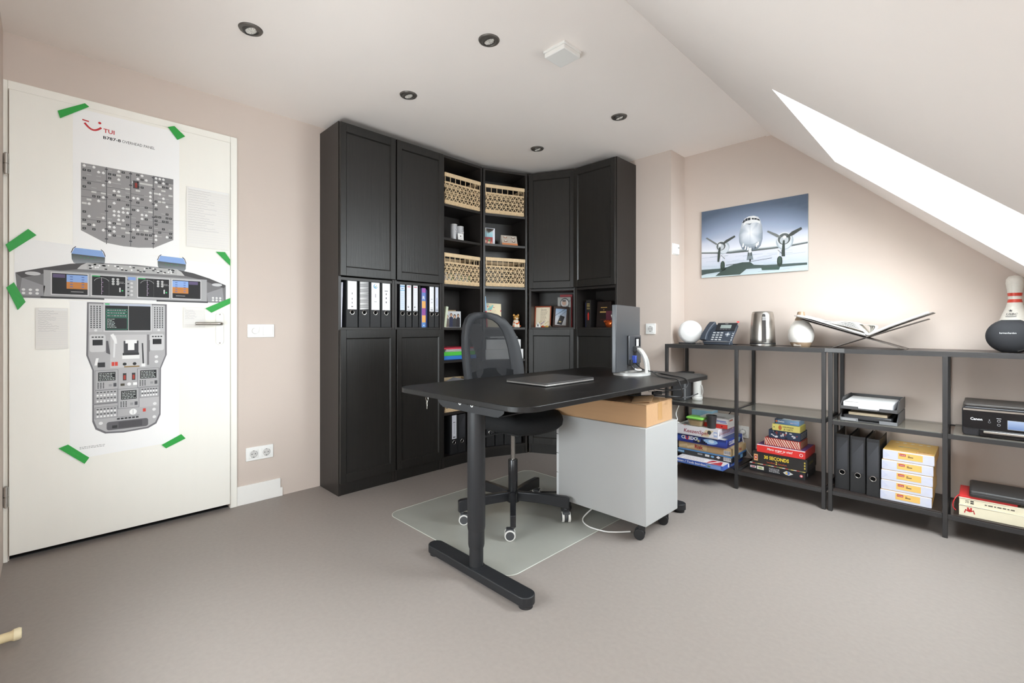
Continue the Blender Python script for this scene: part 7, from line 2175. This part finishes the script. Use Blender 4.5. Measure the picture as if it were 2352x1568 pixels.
# letter trays
TR = M('tray_dark_grey', (70, 69, 70), 0.4, var=0.04)
for k in range(2):
    z0 = 0.533 + k * 0.066
    t = thing('letter_tray', ('dark grey letter tray holding a folder, the lower one', 'dark grey letter tray filled with white paper, the upper one')[k], 'letter tray', (2.697, -0.330 + 0.006 * k, z0), R(-1.0), 'stacked letter trays')
    w, d, h = 0.255, 0.30, 0.060
    MB().box(-w / 2, 0, 0, w / 2, d, 0.004).build('tray_floor', TR, t)
    for sx in (-1, 1):
        MB().prism([(0.0, 0.0), (d, 0.0), (d, h), (0.06, h), (0.0, 0.022)], (sx * w / 2 - 0.002, 0, 0), (0, 1, 0), (0, 0, 1), 0.004).build('tray_side', TR, t)
    MB().box(-w / 2, d - 0.004, 0, w / 2, d, h).build('tray_back', TR, t)
    for a, b in ((-w / 2, -0.045), (0.05, w / 2)):
        MB().box(a, -0.003, 0.0, b, 0.003, 0.018).build('front_lip', MGREY if k == 0 else TR, t, bev=0.001)
    if k == 0:
        MB().box(-w / 2 + 0.01, -0.0045, 0.003, -0.055, -0.0028, 0.014).build('name_strip', M('tray_strip', (150, 150, 152), 0.3), t)
    if k == 1:
        MB().box(-w / 2 - 0.002, 0.10, h, -w / 2 + 0.002, 0.29, h + 0.004).box(w / 2 - 0.002, 0.10, h, w / 2 + 0.002, 0.29, h + 0.004).build('stacking_rim', TR, t)
t = thing('paper_stack', 'thick stack of white printer sheets in the upper letter tray', 'paper', (2.692, -0.312, 0.6036), R(-1))
MB().box(-0.113, 0, 0, 0.110, 0.27, 0.038).build('sheets', M('white_sheets', (244, 244, 248), 0.6, var=0.03, scale=(3, 3, 900)), t, bev=0.004)
MB().obox((0.0, 0.13, 0.0395), (0.215, 0.262, 0.0008), (R(0.5), R(0.6), 0.02)).build('top_sheet', PAPER, t)
t = thing('wallet_folder', 'black leather folder lying in the lower letter tray', 'folder', (2.690, -0.318, 0.5375), R(-1))
MB().box(-0.112, 0, 0, 0.112, 0.26, 0.030).build('cover', M('black_leatherette', (44, 44, 46), 0.3, var=0.1, bump=0.2, bscale=(60, 60, 60)), t, bev=0.010, seg=3)
MB().box(-0.085, 0.01, 0.0302, 0.09, 0.25, 0.045).build('card_papers', M('buff_papers', (190, 176, 150), 0.6, var=0.1), t)
# printer
t = thing('printer', 'black inkjet printer with small touch screen on the glass shelf', 'printer', (3.262, -0.330, 0.5325))
w, d, h = 0.372, 0.30, 0.142
PR = [(-w / 2, 0.02), (-w / 2 + 0.006, 0.0), (w / 2 - 0.006, 0.0), (w / 2, 0.02)]
MB().prism(rrect(-w / 2, 0.0, w / 2, h, 0.016, 5), (0, d, 0), (1, 0, 0), (0, 0, 1), d).build('printer_body', M('printer_black', (36, 36, 40), 0.3, var=0.04), t, bev=0.004)
MB().prism(rrect(-w / 2 + 0.004, 0.038, w / 2 - 0.004, h - 0.018, 0.010, 4), (0, -0.0005, 0), (1, 0, 0), (0, 0, 1), 0.003).build('front_panel', BLACKG, t)
MB().box(-w / 2 + 0.004, -0.003, h - 0.018, w / 2 - 0.004, 0.004, h - 0.010).build('chrome_strip', STEEL, t)
MB().prism(rrect(-w / 2 + 0.006, 0.012, w / 2 - 0.006, d - 0.01, 0.015, 4), (0, 0, h), (1, 0, 0), (0, 1, 0), 0.012).build('scanner_lid', M('printer_lid', (70, 66, 64), 0.45, var=0.04), t, bev=0.003)
MB().box(-w / 2 + 0.06, -0.014, 0.004, w / 2 - 0.03, 0.002, 0.036).build('paper_drawer', BLACKG, t, bev=0.003)
MB().box(-w / 2 + 0.075, -0.019, 0.020, w / 2 - 0.045, -0.013, 0.031).build('drawer_chrome', STEEL, t, bev=0.002)
p = Print((-w / 2, -0.0040, 0), (1, 0, 0), (0, 0, 1))
p.text('Canon', 0.030, 0.078, 0.017, (230, 230, 232), 1, 'l', 0.02, width=0.042)
p.circ(0.096, 0.084, 0.0018, (190, 190, 192), 1, 8); p.circ(0.096, 0.074, 0.005, (120, 122, 124), 1, 12); p.circ(0.096, 0.074, 0.0035, BLK, 2, 12)
p.rect(0.120, 0.094, 0.136, 0.096, (200, 200, 202), 1); p.circ(0.128, 0.083, 0.006, (170, 172, 174), 1, 12); p.circ(0.128, 0.083, 0.0045, BLK, 2, 12); p.circ(0.128, 0.064, 0.006, (150, 152, 154), 1, 12); p.circ(0.128, 0.064, 0.0045, BLK, 2, 12)
p.vgrad(0.158, 0.224, [(0.049, (100, 120, 160)), (0.089, (150, 164, 190))], 1); p.path([(0.157, 0.048), (0.225, 0.048), (0.225, 0.090), (0.157, 0.090), (0.157, 0.048)], 0.0014, (170, 174, 180), 2)
p.build('control_print', t, INK_GLOSS)
# books on the bottom right
t = thing('thick_cream_book', 'thick cream book with a red emblem, lying at the lower right', 'book', (3.065, -0.334, 0.1276))
MB().box(0, 0, 0.0, 0.34, 0.24, 0.003).box(0, 0, 0.003, 0.34, 0.004, 0.051).box(0, 0, 0.051, 0.34, 0.24, 0.054).build('cover', M('cream_cloth', (232, 224, 198), 0.6, var=0.05), t, bev=0.001)
MB().box(0.004, 0.004, 0.003, 0.335, 0.236, 0.051).build('pages', M('book_pages', (228, 222, 208), 0.8), t)
p = Print((0, -0.0005, 0), (1, 0, 0), (0, 0, 1))
# emblem: two figures sitting back to back
E_ = (190, 40, 44)
for sx in (-1, 1):
    c = 0.038
    p.circ(c + sx * 0.0055, 0.0405, 0.0040, E_, 1, 10)
    p.poly([(c, 0.036), (c + sx * 0.008, 0.037), (c + sx * 0.009, 0.026), (c, 0.022)], E_, 1)
    p.poly([(c + sx * 0.003, 0.028), (c + sx * 0.014, 0.034), (c + sx * 0.016, 0.031), (c + sx * 0.006, 0.024)], E_, 2)
    p.poly([(c + sx * 0.012, 0.034), (c + sx * 0.015, 0.034), (c + sx * 0.020, 0.016), (c + sx * 0.016, 0.015)], E_, 2)
p.build('emblem', t)
t = thing('cream_book', 'cream book with black lettering stacked on the thick cream book', 'book', (3.066, -0.330, 0.1822))
MB().box(0, 0, 0.0, 0.34, 0.235, 0.0025).box(0, 0, 0.0025, 0.34, 0.0035, 0.030).box(0, 0, 0.030, 0.34, 0.235, 0.0325).build('cover', M('cream_cloth', (232, 224, 198), 0.6), t, bev=0.001)
MB().box(0.004, 0.004, 0.0025, 0.335, 0.23, 0.030).build('pages', M('book_pages', (228, 222, 208), 0.8), t)
p = Print((0, -0.0005, 0), (1, 0, 0), (0, 0, 1)); p.scribble(0.022, 0.008, 0.034, 0.024, 2, (60, 56, 52), 1, seed=2); p.scribble(0.04, 0.006, 0.052, 0.026, 2, (50, 46, 44), 1, seed=5, h=0.6); p.scribble(0.09, 0.009, 0.20, 0.022, 1, (80, 74, 66), 1, seed=7); p.build('spine_print', t)
t = thing('red_booklet', 'thin red booklet sticking out under the black portfolio', 'booklet', (3.066, -0.322, 0.2151))
MB().box(0, 0, 0, 0.20, 0.21, 0.010).build('cover', M('red_cover', (200, 44, 46), 0.45), t, bev=0.001)
MB().tube(bez([(0.0, 0.02, 0.006), (-0.012, -0.01, -0.004), (-0.022, -0.014, -0.03), (-0.022, -0.012, -0.055), (-0.012, -0.012, -0.068)], 14), 0.0022, 6).build('ribbon', M('red_ribbon', (200, 40, 44), 0.5), t)
t = thing('black_portfolio', 'black padded portfolio lying on top of the cream books', 'portfolio', (3.102, -0.334, 0.2256))
MB().box(0, 0, 0, 0.33, 0.24, 0.034).build('cover', M('black_portfolio_leather', (54, 53, 53), 0.45, var=0.1, bump=0.25, bscale=(120, 120, 120)), t, bev=0.010, seg=3)
MB().tube([(0.004, 0.0, 0.017), (0.326, 0.0, 0.017)], 0.0012, 5).build('stitching', DGREY, t)
# router and black box under the desk edge, on the left glass shelf
t = thing('mesh_router', 'white cylindrical router on the left glass shelf', 'router', (1.660, -0.165, 0.5325))
MB().lathe([(0.0, 0.0), (0.034, 0.0), (0.036, 0.004), (0.036, 0.030), (0.030, 0.034), (0.030, 0.185), (0.028, 0.190), (0.0, 0.191)], 36).build('tower', WHITE, t)
MB().lathe([(0.0365, 0.008), (0.0385, 0.014), (0.0365, 0.020)], 36).build('band', WHITEP, t)
MB().tube(bez([(0.03, -0.01, 0.02), (0.05, -0.02, 0.06), (0.04, -0.015, 0.11), (0.028, -0.01, 0.10)], 12), 0.003, 6).build('cord', WHITE, t)
t = thing('black_modem', 'black box-shaped modem standing left of the white router', 'modem', (1.565, -0.200, 0.5325))
MB().box(-0.04, -0.09, 0, 0.052, 0.09, 0.20).build('housing', DGREY, t, bev=0.006)
MB().box(0.0525, -0.088, 0.004, 0.0535, -0.070, 0.196).build('edge_trim', MGREY, t)
MB().box(-0.03, -0.0915, 0.16, 0.03, -0.0895, 0.165).build('status_strip', MGREY, t)
cable('white_hanging_cord', 'white cord hanging beside the left end of the shelving', [(1.585, -0.30, 0.50), (1.575, -0.33, 0.44), (1.59, -0.34, 0.40), (1.58, -0.345, 0.385), (1.60, -0.33, 0.375)], 0.0035, WHITE)
cable('wall_cable', 'dark cable slanting on the wall behind the white game box', [(1.90, -0.10, 0.50), (1.86, -0.06, 0.45), (1.83, -0.03, 0.42)], 0.003)
